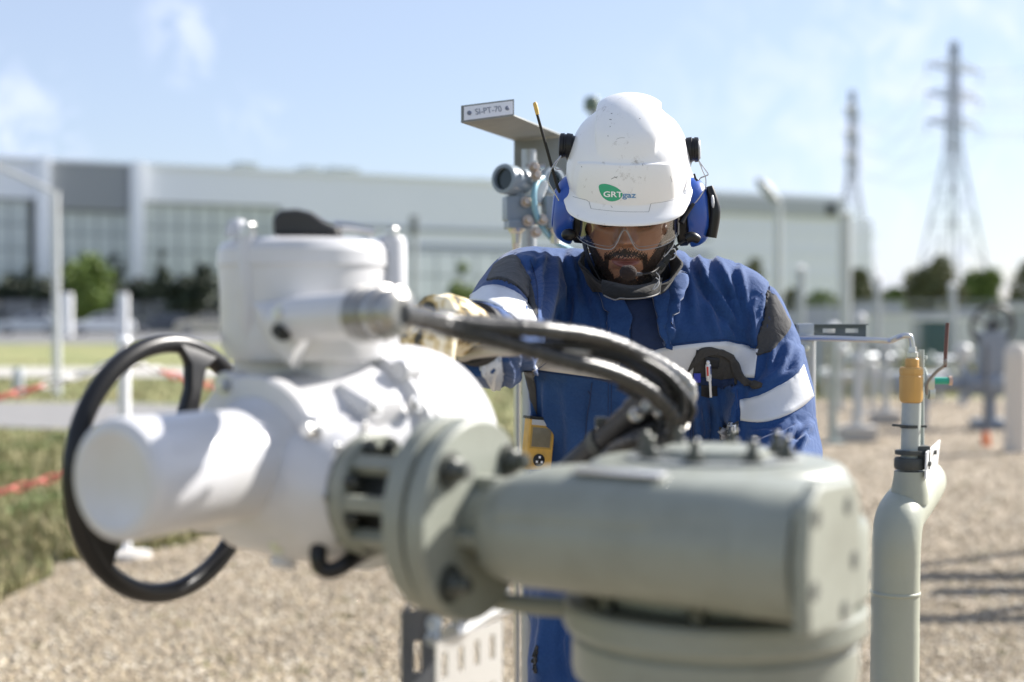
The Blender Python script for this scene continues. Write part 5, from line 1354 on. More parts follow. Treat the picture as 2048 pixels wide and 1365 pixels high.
# crumple near elbows and hem of the sleeves
for c_, rr in ((P(1000, 680, 2.16), .11), (P(1555, 900, 2.4), .12), (P(1090, 600, 2.4), .1)):
    f = np.exp(-(np.linalg.norm(V - np.array(c_), axis=1) / rr) ** 2)
    disp += f * .0035 * fbm(V * np.array([.6, .6, 1.6]), 38, 21, 2)
low = V[:, 2] < .8
disp[low] += .006 * fbm(V[low] * np.array([1, 1, 2.2]), 14, 31, 3)
set_v(cov, V + Nn * disp[:, None])
coverall = link('coverall', cov, M_blue, person, 180)
dg = bpy.context.evaluated_depsgraph_get()
bvh = BVHTree.FromPolygons([tuple(v.co) for v in cov.vertices], [tuple(p.vertices) for p in cov.polygons])
CO = Vector((0, 0, H))
def onto(px, py, bv=None, dn=2.43):
    bv = bv or bvh; d_ = (P(px, py, 1) - CO).normalized()
    h = bv.ray_cast(CO, d_)
    if h[0] is None or abs(h[0].y - dn) > .35:
        h = bv.find_nearest(P(px, py, dn))
    return h[0], h[1]
def resample(pts, n):
    pts = [Vector((p[0], p[1], 0)) for p in pts]; q, _ = spline(pts, [0] * len(pts), n); return q
def patch(name, top, bot, m, off=.002, th=.0016, nu=40, nv=8, parent=None, dn=2.4, bv=None, wav=0., parent_label=None, smooth_n=2):
    T = resample(top, nu); B = resample(bot, nu); g = []
    for j in range(nv):
        row = []
        for i in range(nu):
            q = T[i].lerp(B[i], j / (nv - 1)); p, n_ = onto(q.x, q.y, bv, dn)
            if n_.dot(CO - p) < 0: n_ = -n_
            row.append([p, n_])
        g.append(row)
    for _ in range(smooth_n):
        g2 = [[r_[:] for r_ in row] for row in g]
        for j in range(nv):
            for i in range(nu):
                nb = [g[jj][ii][0] for jj, ii in ((j - 1, i), (j + 1, i), (j, i - 1), (j, i + 1)) if 0 <= jj < nv and 0 <= ii < nu]
                if len(nb) == 4: g2[j][i][0] = (g[j][i][0] * 2 + sum(nb, Vector())) / 6
        g = g2
    vs = [g[j][i][0] + g[j][i][1] * (off + wav * math.sin(i * .9 + j * .4)) for j in range(nv) for i in range(nu)]
    fs = [(j * nu + i, (j + 1) * nu + i, (j + 1) * nu + i + 1, j * nu + i + 1) for j in range(nv - 1) for i in range(nu - 1)]
    me = bpy.data.meshes.new(name); me.from_pydata([tuple(v) for v in vs], [], fs)
    # make the faces look at the camera side
    p0 = me.polygons[len(fs) // 2]
    if p0.normal.dot(CO - Vector(me.vertices[p0.vertices[0]].co)) < 0: me.flip_normals()
    o = link(name, me, m, parent or person, 60)
    s = o.modifiers.new('s', 'SOLIDIFY'); s.thickness = th + off * .9; s.offset = -1
    return o
# reflective bands
patch('reflective_band', [(1070, 688), (1120, 700), (1180, 708), (1246, 714)], [(1068, 738), (1120, 745), (1180, 753), (1224, 760)], M_refl, .0022, parent=coverall)
patch('reflective_band', [(1262, 716), (1300, 704), (1337, 694), (1431, 684), (1468, 686), (1516, 699)], [(1262, 764), (1300, 762), (1337, 760), (1431, 756), (1468, 755), (1508, 756)], M_refl, .0022, parent=coverall, nu=60)
patch('reflective_band', [(966, 575), (994, 571), (1020, 579), (1046, 597), (1065, 620), (1074, 642)], [(930, 602), (955, 602), (988, 609), (1010, 622), (1030, 638), (1046, 658)], M_refl, .0022, parent=coverall, dn=2.3)
patch('reflective_band', [(1479, 801), (1516, 792), (1556, 773), (1590, 750), (1606, 730)], [(1482, 842), (1522, 845), (1563, 835), (1600, 817), (1626, 793)], M_refl, .0022, parent=coverall)
o = patch('reflective_band', [(955, 668), (975, 668), (990, 674), (1000, 690)], [(960, 740), (975, 762), (992, 790), (1004, 760)], mat('crinkled_tape', (.55, .60, .68), .35, .2, bump=(45, .9, .006)), .003, nu=30, nv=14, dn=2.05, wav=.0006, parent=coverall)
# charcoal panels
patch('shoulder_panel', [(988, 532), (1008, 518), (1026, 512), (1038, 518), (1054, 548), (1066, 580), (1075, 628)], [(974, 562), (994, 558), (1008, 560), (1024, 568), (1040, 580), (1056, 600), (1071, 634)], M_char, .0026, nu=60, nv=12, parent=coverall, smooth_n=6)
patch('shoulder_panel', [(1532, 584), (1531, 606), (1530, 632), (1516, 668), (1513, 712)], [(1550, 592), (1560, 608), (1571, 630), (1579, 656), (1541, 704)], M_char, .0026, nu=40, nv=12, parent=coverall, smooth_n=6)
patch('knee_panel', [(1026, 1284), (1036, 1290), (1040, 1320)], [(1004, 1330), (1008, 1352), (1024, 1364)], M_char, .003, nu=20, parent=coverall, dn=2.55)
patch('armpit_panel', [(1048, 742), (1056, 770), (1062, 800)], [(1066, 742), (1072, 780), (1074, 830)], M_char, .002, nu=20, parent=coverall)
# placket
patch('inner_front', [(1246, 598), (1260, 640), (1262, 680), (1266, 712)], [(1322, 600), (1322, 640), (1330, 680), (1336, 712)], M_navy, .0015, nu=30, nv=14, parent=coverall)
patch('lapel', [(1186, 560), (1206, 620), (1220, 690), (1226, 714)], [(1240, 594), (1264, 634), (1258, 664), (1262, 700)], M_blue, .007, nu=30, nv=12, parent=coverall, wav=.0006)
patch('lapel', [(1300, 592), (1312, 636), (1316, 664), (1332, 694)], [(1368, 545), (1358, 600), (1346, 660), (1340, 694)], M_blue, .0085, nu=30, nv=12, parent=coverall, wav=.0008)
patch('placket', [(1262, 764), (1262, 820), (1262, 940)], [(1300, 762), (1300, 820), (1302, 940)], M_blue, .0025, nu=40, nv=6, parent=coverall)
# stitching lines as fine raised cords
M_seam = mat('seam_thread', (.012, .03, .10), .8)
def seam(pts, r=.0006, m=None, off=.0006, parent=None):
    q = resample(pts, 40); mb = MB(); w3 = []
    for p in q:
        a, n_ = onto(p.x, p.y); n_ = n_ if n_.dot(CO - a) > 0 else -n_; w3.append(a + n_ * off)
    mb.tube(w3, r, 5); mb.build('seam', m or M_seam, coverall, 60)
seam([(1184, 766), (1180, 800), (1174, 840), (1170, 900)], .0010)
seam([(1176, 782), (1182, 790)], .0016)
for x in (1217, 1223): seam([(x, 764), (x - 1, 840), (x, 930)])
seam([(1068, 742), (1120, 749), (1180, 757), (1224, 764)]); seam([(1240, 714), (1232, 760)])
seam([(1337, 690), (1431, 680), (1468, 682), (1516, 695)], .0005)
seam([(1072, 760), (1074, 830), (1078, 930)], .0008); seam([(1378, 780), (1380, 860), (1380, 930)], .0008); seam([(1344, 840), (1342, 930)], .0006)
seam([(1060, 520), (1074, 570), (1076, 640)], .0007); seam([(1540, 568), (1534, 620), (1515, 690)], .0009)
# chest pocket with its flap turned up
M_flap = mat('warm_grey_flap', (.075, .07, .064), .85, custom=fabric_custom((.038, .035, .032), (.062, .058, .053)))
patch('pocket', [(1384, 762), (1410, 768), (1440, 770), (1470, 770)], [(1392, 940), (1420, 940), (1450, 940), (1478, 940)], M_blue, .0032, nu=30, nv=20, parent=coverall)
patch('pocket_lining', [(1392, 700), (1420, 700), (1450, 712), (1474, 732)], [(1382, 768), (1412, 774), (1440, 776), (1474, 770)], M_flap, .0030, nu=30, nv=12, parent=coverall, smooth_n=5)
patch('pocket_flap', [(1395, 700), (1412, 694), (1430, 697), (1450, 702), (1467, 712), (1480, 728), (1487, 748), (1497, 760), (1524, 768)],
      [(1376, 742), (1392, 726), (1410, 712), (1436, 710), (1454, 720), (1466, 738), (1474, 756), (1488, 770), (1508, 777)], M_flap, .0065, .0016, nu=50, nv=8, parent=coverall, wav=.0003, smooth_n=8)
patch('inner_pocket', [(1384, 752), (1412, 754), (1440, 758), (1470, 758)], [(1386, 768), (1412, 772), (1440, 774), (1470, 773)], M_navy, .0042, nu=20, nv=4, parent=coverall)
patch('velcro_tab', [(1401, 768), (1416, 770), (1432, 771)], [(1401, 791), (1416, 793), (1432, 793)], M_blackc, .0048, nu=12, nv=5, parent=coverall)
patch('velcro_tab', [(1408, 712), (1422, 714), (1436, 716)], [(1408, 732), (1422, 735), (1434, 736)], M_blackc, .0052, nu=12, nv=5, parent=coverall)
patch('name_tab', [(1442, 856), (1460, 850), (1478, 842)], [(1443, 880), (1460, 876), (1478, 870)], M_char, .0055, nu=14, nv=5, parent=coverall)
patch('tab_label', [(1446, 859), (1460, 854), (1474, 848)], [(1447, 876), (1460, 872), (1474, 867)], mat('label_grey', (.42, .44, .5), .6), .0068, nu=14, nv=5, parent=coverall)
for x in (1452, 1460, 1468):
    patch('label_stroke', [(x, 860 - (x - 1452) * .35), (x + 2, 859 - (x - 1452) * .35)], [(x, 872 - (x - 1452) * .35), (x + 2, 871 - (x - 1452) * .35)], M_navy, .0074, nu=3, nv=3, parent=coverall)
pen = thing('pen', 'white and red pen clipped in the open chest pocket', 'pen', onto(1416, 760)[0])
pa, pb_ = onto(1414, 722)[0] + Vector((0, -.012, 0)), onto(1418, 794)[0] + Vector((0, -.011, 0)); ax = pb_ - pa
M_pw = mat('pen_white', (.80, .80, .82), .3)
mb = MB(); mb.lathe([(0, .0022), (.003, .0034), (.006, .0026), (.008, .0048), (.032, .0050), (.034, .0046), (.038, .0046)], pa, ax, 18); mb.build('barrel', M_pw, pen)
mb = MB(); mb.box(pa + ax.normalized() * .020 + Vector((-.0020, -.0044, 0)), (.0034, .0022, .018), ax.to_track_quat('-Z', 'Y').to_matrix(), .0006); mb.build('slider', mat('pen_red', (.6, .05, .05), .35), pen)
mb = MB(); mb.box(pa + ax.normalized() * .018 + Vector((.0034, -.0036, 0)), (.0016, .0022, .016), ax.to_track_quat('-Z', 'Y').to_matrix(), .0004); mb.build('slider', mat('pen_blue', (.03, .07, .3), .35), pen)
mb = MB(); mb.box(pa + ax.normalized() * (.034 + (ax.length - .034) / 2) + Vector((.001, -.005, 0)), (.0040, .0018, ax.length - .034), ax.to_track_quat('-Z', 'Y').to_matrix(), .0006); mb.build('clip', M_pw, pen)
c = onto(1393, 756)[0] + Vector((0, -.008, 0)); mb = MB(); mb.box(c, (.012, .004, .016), None, .0012); tag(mb.build('pen', mat('deep_blue_cap', (.02, .03, .35), .35)), 'stub of a deep blue marker cap inside the pocket left of the white pen', 'pen')
# gas detector on the hip
gc = P(1076, 888, onto(1082, 888)[0].y - .034); gr = Matrix.Rotation(R(24), 3, 'Z') @ Matrix.Rotation(R(6), 3, 'Y')
gd = thing('gas_detector', 'worn yellow gas detector clipped to the coverall above the sage gearbox', 'gas detector', gc)
def gl_(x, y, z): return gc + gr @ Vector((x, y, z))
M_gy = mat('worn_yellow_plastic', (.62, .36, .06), .42, noise=(60, .7, (.40, .24, .06)), bump=(90, .3, .0008))
mb = MB(); mb.box(gl_(0, 0, 0), (.050, .026, .092), gr, .006, 3); mb.build('case', M_gy, gd, 40)
mb = MB(); mb.box(gl_(0, -.0115, .038), (.044, .006, .010), gr, .002); mb.build('lamp_bar', mat('lamp_bar', (.45, .47, .50), .2), gd)
mb = MB(); mb.box(gl_(0, 0, .0455), (.054, .030, .005), gr, .001); mb.build('top_bumper', M_black, gd)
mb = MB(); mb.box(gl_(-.001, -.013, .012), (.036, .0016, .034), gr, .0006); mb.build('screen', mat('detector_screen', (.16, .14, .09), .3, noise=(60, .5, (.24, .21, .15))), gd)
mb = MB(); mb.box(gl_(-.001, -.0126, .012), (.042, .0016, .040), gr, .0006); mb.build('screen_frame', mat('ochre_frame', (.40, .25, .05), .5), gd)
mb = MB(); mb.box(gl_(.0253, -.002, .020), (.0016, .010, .024), gr, .0006); mb.build('side_window', mat('lamp_bar', (.45, .47, .50), .2), gd)
mb = MB(); mb.lathe([(0, .011), (.002, .011), (.003, .009)], gl_(-.002, -.013, -.028), gr @ Vector((0, -1, 0)), 24); mb.build('sensor_cover', M_black, gd)
for a in (90, 210, 330):
    mb = MB(); mb.box(gl_(-.002 + .0055 * math.cos(R(a)), -.0166, -.028 + .0055 * math.sin(R(a))), (.004, .0008, .004), gr, .0003); mb.build('sensor_mark', M_pw, gd)
mb = MB(); mb.tube([gl_(.026, .008, .02), gl_(.040, .010, .012), gl_(.040, .012, -.02), gl_(.026, .012, -.03)], .004, 8, 14); mb.build('clip', M_black, gd)

# ---- gloves: palm and five fingers each, grown into one skin
def glove_custom(m, t, b, tcn):
    n = t.nodes.new('ShaderNodeTexNoise'); n.inputs['Scale'].default_value = 48; n.inputs['Detail'].default_value = 2; t.links.new(tcn.outputs['Object'], n.inputs['Vector'])
    cr = t.nodes.new('ShaderNodeValToRGB'); e = cr.color_ramp.elements; cr.color_ramp.interpolation = 'EASE'
    e[0].position = .36; e[0].color = (.05, .045, .03, 1); e[1].position = .58; e[1].color = (.80, .72, .54, 1)
    k = e.new(.43); k.color = (.42, .30, .12, 1); k = e.new(.50); k.color = (.62, .50, .28, 1)
    t.links.new(n.outputs['Fac'], cr.inputs['Fac']); t.links.new(cr.outputs['Color'], b.inputs['Base Color'])
M_glove = mat('mottled_glove', (.6, .5, .3), .75, bump=(90, .6, .003), custom=glove_custom)
def glove(W_, fwd, palm_n, mirror, curl):
    fwd = Vector(fwd).normalized(); pn = Vector(palm_n); pn = (pn - fwd * pn.dot(fwd)).normalized(); sd_ = fwd.cross(pn) * mirror
    W_ = Vector(W_)
    def L(f, s, n_): return W_ + (fwd * f + sd_ * s + pn * n_) * (1.12 if f > 0 else 1)
    mb = MB(); mb.tube([L(-.055, 0, 0), L(-.02, 0, 0), L(.02, 0, 0), L(.05, .0, .004), L(.085, 0, .006)], [.036, .034, .038, .041, .034], 20)
    for s in (-.028, -.010, .010, .028): mb.ball(L(.070, s, .004), (.021, .021, .021), 12)
    mb.ball(L(.035, -.016, .010), (.026, .026, .024), 12); mb.ball(L(.035, .018, .008), (.026, .026, .022), 12)
    for i, (s, ln) in enumerate(((-.033, .88), (-.011, 1.0), (.011, .94), (.033, .74))):
        p = L(.078, s, .002); ang = R(10); pts = [p]; rs = [.0150]
        for j, l in enumerate((.042, .028, .022)):
            ang += R(curl[j]); d_ = fwd * math.cos(ang) + pn * math.sin(ang) + sd_ * s * .6
            p = p + d_ * l * ln * 1.12; pts.append(p); rs.append(.0142 - .0010 * j)
        mb.tube(pts, rs, 12, 14); mb.ball(pts[-1], rs[-1], 10)
    p = L(.022, -.034, .008); t1 = L(.052, -.060, .022); t2 = L(.080, -.062, .044); t3 = L(.098, -.052, .056)
    mb.tube([L(.01, -.018, .004), p, t1, t2, t3], [.020, .019, .0150, .0130, .0115], 12, 14); mb.ball(t3, .0115, 10)
    return mb
wl = P(936, 662, 1.90); gdir = (P(826, 612, 1.77) - wl)
gm = remesh(glove(wl, gdir, (-.25, -.35, -1), 1, (28, 42, 34)), .0035, 4)
V = get_v(gm); Nn = get_n(gm); set_v(gm, V + Nn * (.0016 * fbm(V, 70, 3, 2))[:, None])
link('glove', gm, M_glove, person, 180)
wr = P(1450, 1054, 2.06); gm = remesh(glove(wr, P(1400, 1060, 1.86) - wr, (-.3, -.2, -1), -1, (28, 40, 34)), .0035, 4)
link('glove', gm, M_glove, person, 180)
mb = MB(); mb.lathe([(-.012, .040), (-.010, .043), (.010, .043), (.012, .039)], wl - gdir.normalized() * .022, gdir, 32); mb.build('glove_cuff', M_blackc, person)
# boots
for sx in (-1, 1):
    hx = P(1272 + sx * 105, 1300, 2.66).x + sx * .025; mb = MB()
    mb.tube([(hx, 2.63, .13), (hx, 2.63, .06)], [.055, .055], 20); mb.ball((hx, 2.635, .05), (.046, .055, .048), 16); mb.ball((hx + sx * .004, 2.55, .045), (.050, .10, .040), 16); mb.ball((hx + sx * .006, 2.49, .045), (.052, .055, .042), 16)
    bm_ = remesh(mb, .006, 4); link('boot', bm_, mat('black_leather', (.02, .018, .016), .45), person, 180)
    mb = MB(); mb.prism([(-.045, -.09), (.0, -.115), (.045, -.09), (.050, -.02), (.042, .06), (.046, .15), (.03, .19), (-.03, .19), (-.046, .15), (-.042, .06), (-.052, -.02)], (hx, 2.585 - .0, .002), (1, 0, 0), (0, -1, 0) if False else (0, .92, 0), .022, (0, 0, 1)); mb.build('boot_sole', M_tyre, person)
# ================================================================== HEAD, HELMET, EAR DEFENDERS, GLASSES
HC = P(1256, 402, 2.415)
def rotm(yaw, pitch, roll): return Matrix.Rotation(R(yaw), 3, 'Z') @ Matrix.Rotation(R(roll), 3, 'Y') @ Matrix.Rotation(R(pitch), 3, 'X')
RH = rotm(-7, 21, 1)
def hl(x, y, z): return HC + RH @ Vector((x, y, z))
nu, nv_ = 480, 400
th = np.linspace(0.02, math.pi - .02, nv_); ph = np.linspace(0, 2 * math.pi, nu, endpoint=False)
TH, PHI = np.meshgrid(th, ph, indexing='ij')
z = np.cos(TH); sT = np.where(z > 0, np.sin(TH), np.clip(1 - np.abs(z) ** 3, 0, 1) ** .45); x = sT * np.sin(PHI); y = -sT * np.cos(PHI)
def sp(a, p): return np.sign(a) * np.abs(a) ** p
X = .0800 * sp(x, .82); Y = .092 * y; Z = np.where(z > 0, .108 * z, .128 * z)
fr = np.clip(-y * 1.6, 0, 1) ** .7                       # front weight
# jaw narrows, back of the jaw pulls in
zz = np.clip(-Z / .128, 0, 1)
X *= 1 - .36 * zz ** 2.2
Y = np.where(Y > 0, Y * (1 - .45 * zz ** 1.2), Y)
Y = np.where(Y < 0, Y * (1 - .06 * np.clip(Z / .1, 0, 1)), Y)
# flatten the face plane
Yf = -.084 - .004 * np.clip(-Z / .1, 0, 1) + (X / .0745) ** 2 * .036 + (np.clip(Z, 0, 1) / .1) ** 2 * .02 + (np.clip((-Z - .095) / .035, 0, 1)) ** 2 * .034
m_ = (y < 0)
Y = np.where(m_, Y * (1 - fr * .8) + np.maximum(Y * 1.02, Yf) * fr * .8, Y)
def G(x0, z0, sx, sz, a):
    return a * np.exp(-((X - x0) / sx) ** 2 - ((Z - z0) / sz) ** 2)
dY = np.zeros_like(Y)
dY += G(0, -.004, .0075, .018, .008) + G(0, -.024, .0085, .014, .012) + G(0, -.040, .0115, .0095, .023)     # nose
for s in (-1, 1):
    dY += G(s * .0135, -.044, .0065, .0065, .0105)        # wings
    dY += G(s * .006, -.0515, .0035, .003, -.004)           # nostrils
    dY += G(s * .031, -.012, .017, .011, -.014) + G(s * .030, .014, .020, .007, .006)
    dY += G(s * .046, -.026, .016, .013, .0055) + G(s * .020, -.050, .006, .014, -.0025)
    dY += G(s * .018, -.018, .007, .014, -.003)
    dY += G(s * .027, -.074, .006, .007, -.003)
dY += G(0, .026, .012, .008, .003)
dY += G(0, -.0585, .020, .0065, .0045) + G(0, -.0660, .019, .0040, .0085) + G(0, -.0775, .0165, .0048, .0095) + G(0, -.0718, .021, .0018, -.0050)
dY += G(0, -.0870, .016, .005, -.004) + G(0, -.104, .018, .012, .007)
Y = Y - dY * fr
Zs = np.where(Z < -.048, -.048 + (Z + .048) * 1.30, Z)
V = np.stack([X, Y, Zs], 2).reshape(-1, 3)
i = np.arange(nv_ - 1)[:, None] * nu; j = np.arange(nu)[None]; j2 = (j + 1) % nu
T = np.stack([i + j, i + j2, i + nu + j2, i + nu + j], 2).reshape(-1, 4)
# neck joined below as part of the same surface
top = len(V); Rn = np.array(RH)
Vw = V @ Rn.T + np.array(HC)
mbh_ = MB(); mbh_.v = [tuple(v) for v in Vw]; mbh_.f = [tuple(q) for q in T] + [tuple(range(nu)), tuple(range((nv_ - 1) * nu, nv_ * nu))[::-1]]
nk0 = hl(0, .030, -.040); nk1 = Vector((P(1262, 500, 2.44).x, 2.445, P(1262, 500, 2.44).z)); nk1.y = 2.475; nk2 = nk1 + Vector((0, .04, -.12))
face_head = mbh_
M_skin = bpy.data.materials.new('skin'); M_skin.use_nodes = True
def skin_mat(m, c1, c2, rough):
    t = m.node_tree; b = t.nodes['Principled BSDF']; tcn = t.nodes.new('ShaderNodeTexCoord')
    n = t.nodes.new('ShaderNodeTexNoise'); n.inputs['Scale'].default_value = 38; n.inputs['Detail'].default_value = 5; t.links.new(tcn.outputs['Object'], n.inputs['Vector'])
    mx = t.nodes.new('ShaderNodeMix'); mx.data_type = 'RGBA'; t.links.new(n.outputs['Fac'], mx.inputs['Factor']); mx.inputs['A'].default_value = (*c1, 1); mx.inputs['B'].default_value = (*c2, 1)
    t.links.new(mx.outputs['Result'], b.inputs['Base Color']); b.inputs['Roughness'].default_value = rough
    b.inputs['Subsurface Weight'].default_value = .12; b.inputs['Subsurface Radius'].default_value = (.012, .004, .002); b.inputs['Subsurface Scale'].default_value = .5
    n2 = t.nodes.new('ShaderNodeTexNoise'); n2.inputs['Scale'].default_value = 480; n2.inputs['Detail'].default_value = 3; t.links.new(tcn.outputs['Object'], n2.inputs['Vector'])
    bp = t.nodes.new('ShaderNodeBump'); bp.inputs['Strength'].default_value = .35; bp.inputs['Distance'].default_value = .0006; t.links.new(n2.outputs['Fac'], bp.inputs['Height']); t.links.new(bp.outputs['Normal'], b.inputs['Normal'])
skin_mat(M_skin, (.30, .145, .088), (.41, .215, .135), .36)
M_stub = bpy.data.materials.new('bearded_skin'); M_stub.use_nodes = True; skin_mat(M_stub, (.018, .011, .009), (.035, .020, .015), .6)
M_lip = bpy.data.materials.new('lip'); M_lip.use_nodes = True; skin_mat(M_lip, (.20, .075, .060), (.25, .10, .085), .38)
hm = bpy.data.meshes.new('body'); hm.from_pydata(mbh_.v, [], mbh_.f); hm.materials.append(M_skin); hm.materials.append(M_stub); hm.materials.append(M_lip)
def is_beard(x, y, z, e=0.):
    z = -.048 + (z + .048) / 1.30 if z < -.048 else z
    z += .0032 * math.sin(x * 1300 + 1.3) * math.sin(z * 1100 + x * 400) + .0018 * math.sin(x * 2900 + z * 2300)
    ax = abs(x)
    lip = (x / .025) ** 2 + ((z + .0722) / .0078) ** 2 < 1
    mou = ax < .036 and -.0660 < z + ax * .22 and z + .30 * ax < -.0530
    jaw_top = -.098 + .004 * math.sin(ax * 190) if ax < .020 else -.096 + (ax - .020) * 1.25
    if ax > .040: jaw_top = max(jaw_top, -.080 + (ax - .050) * 2.2)
    jaw = z < jaw_top + e
    goat = ax > .027 - (z + .07) * .15 and ax < .036 and z < -.063 - (ax - .027) * .5
    soul = ax < .005 and z < -.086
    return y < .03 and not lip and (mou or jaw or goat or soul)
Vl = V
for p in hm.polygons[:len(T)]:
    c = Vl[list(p.vertices)].mean(0)
    if is_beard(*c): p.material_index = 1
    elif c[1] < 0 and (c[0] / .0235) ** 2 + ((c[2] + .0795) / .0090) ** 2 < 1: p.material_index = 2
link('body', hm, None, person, 180)
mb = MB(); mb.tube([nk0, nk1, nk2], [.052, .050, .048], 32, 12); mb.build('neck', M_skin, person, 180)
# beard and moustache strands, thousands of fine curved slivers
N0 = get_n(hm)
rb = np.random.default_rng(5); sV = []; sT = []
fc = [k for k, p in enumerate(hm.polygons[:len(T)]) if p.material_index == 1]
Rinv = np.linalg.inv(Rn)
k = 0
for q in rb.choice(fc, 15000):
    vi = list(hm.polygons[q].vertices); w_ = rb.dirichlet([1, 1, 1, 1]); lc = (Vl[vi] * w_[:, None]).sum(0)
    if not is_beard(*lc) : continue
    nrm = Rinv @ np.array(hm.polygons[q].normal)
    mo = lc[2] > -.073 and abs(lc[0]) < .036
    Ls = rb.uniform(.0045, .0075) if not mo else rb.uniform(.0045, .007)
    dirn = nrm * .65 + np.array([np.sign(lc[0]) * (.55 if mo else .12), -.05, -.6]) + rb.normal(0, .38, 3); dirn /= np.linalg.norm(dirn)
    side = np.cross(dirn, rb.normal(size=3)); side /= np.linalg.norm(side); wd = .00022
    curl = rb.normal(0, .0012, 3)
    a = lc - nrm * .0004; b_ = lc + dirn * Ls * .55 + curl; c_ = lc + dirn * Ls + np.array([0, 0, -.0008]) + curl * .3
    for p in (a - side * wd, a + side * wd, b_ + side * wd * .8, b_ - side * wd * .8, c_): sV.append(p)
    sT += [(k, k + 1, k + 2), (k, k + 2, k + 3), (k + 3, k + 2, k + 4)]; k += 5
sV = np.array(sV) @ Rn.T + np.array(HC)
M_hair = mat('black_hair', (.012, .010, .009), .35, custom=island_colors([(.008, .007, .006), (.02, .016, .013), (.012, .01, .009), (.05, .042, .038), (.012, .01, .009)]))
np_mesh('beard', sV, np.array(sT), M_hair, person, kind='stuff')
# brows
sV = []; sT = []; k = 0
for _ in range(1500):
    s = rb.choice([-1, 1]); u_ = rb.uniform(0, 1); bx = s * (.012 + .034 * u_); bz = .008 + .005 * math.sin(u_ * 2.6) + rb.normal(0, .0018)
    by = -.084 + (bx / .0745) ** 2 * .036 - .0085
    dirn = np.array([s * .8, -.4, .25]) + rb.normal(0, .25, 3); dirn /= np.linalg.norm(dirn); side = np.array([0, .3, 1.]); wd = .0002
    a = np.array([bx, by, bz]); c_ = a + dirn * .006
    for p in (a - side * wd, a + side * wd, c_): sV.append(p)
    sT.append((k, k + 1, k + 2)); k += 3
np_mesh('eyebrow', np.array(sV) @ Rn.T + np.array(HC), np.array(sT), M_hair, person, kind='stuff')
# eyes with lids lowered
for s in (-1, 1):
    c = hl(s * .0310, -.0710, -.013)
    mb = MB(); mb.ball(c, .0122, 24); e = mb.build('eye', mat('eye_white', (.62, .58, .55), .2), person, 180)
    gz = RH @ Vector((.0, -.80, -.60)); mb = MB(); mb.lathe([(.0108, .0056), (.0120, .0045), (.0124, .0)], c, gz, 20); mb.build('iris', mat('iris', (.015, .008, .006), .1), e)
    mb = MB(); vs = []; fs = []
    for a_ in range(13):
        for b_ in range(17):
            el = R(-28 + 100 * a_ / 12); az = R(-85 + 170 * b_ / 16); vs.append(c + RH @ (Vector((math.sin(az) * math.cos(el), -math.cos(az) * math.cos(el), math.sin(el))) * .0131))
    for a_ in range(12):
        for b_ in range(16): fs.append((a_ * 17 + b_, a_ * 17 + b_ + 1, (a_ + 1) * 17 + b_ + 1, (a_ + 1) * 17 + b_))
    mb.add(vs, fs); mb.build('eyelid', M_skin, person, 180)
    mb = MB(); vs = []; fs = []
    for a_ in range(9):
        for b_ in range(17):
            el = R(-80 + 38 * a_ / 8); az = R(-85 + 170 * b_ / 16); vs.append(c + RH @ (Vector((math.sin(az) * math.cos(el), -math.cos(az) * math.cos(el), math.sin(el))) * .0130))
    for a_ in range(8):
        for b_ in range(16): fs.append((a_ * 17 + b_, a_ * 17 + b_ + 1, (a_ + 1) * 17 + b_ + 1, (a_ + 1) * 17 + b_))
    mb.add(vs, fs); mb.build('eyelid', M_skin, person, 180)
    mb = MB(); mb.tube([c + RH @ (Vector((math.sin(az) * math.cos(R(-32)), -math.cos(az) * math.cos(R(-32)), math.sin(R(-32)))) * .0136) for az in np.linspace(R(-70), R(70), 14)], .0008, 6); mb.build('eyelash', M_hair, person, 60)
    mb = MB(); mb.ball(hl(s * .083, -.026, -.002), (.009, .030, .042), 16, RH); mb.build('temple_dark_fill', M_blackc, person)  # added black filler that darkens the gap between face and ear cup
    # ear under the defender
    mb = MB(); mb.ball(hl(s * .076, .008, -.012), (.008, .018, .030), 14); mb.build('ear', M_skin, person, 180)

# ---- helmet
HO = P(1257, 352, 2.405); RM = rotm(-7, 27, 1.2)
def ml(x, y, z): return HO + RM @ Vector((x, y, z))
nph, nz_ = 360, 150
hv = []; hf = []
def sstep(a, b, v): t = np.clip((v - a) / (b - a), 0, 1); return t * t * (3 - 2 * t)
ph = np.linspace(0, 2 * math.pi, nph, endpoint=False); cph, sph = -np.cos(ph), np.sin(ph)   # ph=0 is the front (-Y)
HH = .131
rowsV = []
def ring_base(v):
    """v 0..1 rim to crown -> x,y,z arrays"""
    z = HH * v; r = (1 - v ** 2.25) ** .56
    ax = .1045; ay = np.where(cph < 0, .126, .140)
    e = .90
    X_ = ax * r * np.sign(sph) * np.abs(sph) ** e; Y_ = ay * r * np.sign(cph) * np.abs(cph) ** e
    return X_, Y_, np.full(nph, z)
vv = np.concatenate([np.linspace(0, .97, nz_ - 14), .97 + .03 * (1 - (1 - np.linspace(.08, 1, 14)) ** 2) * .9999])
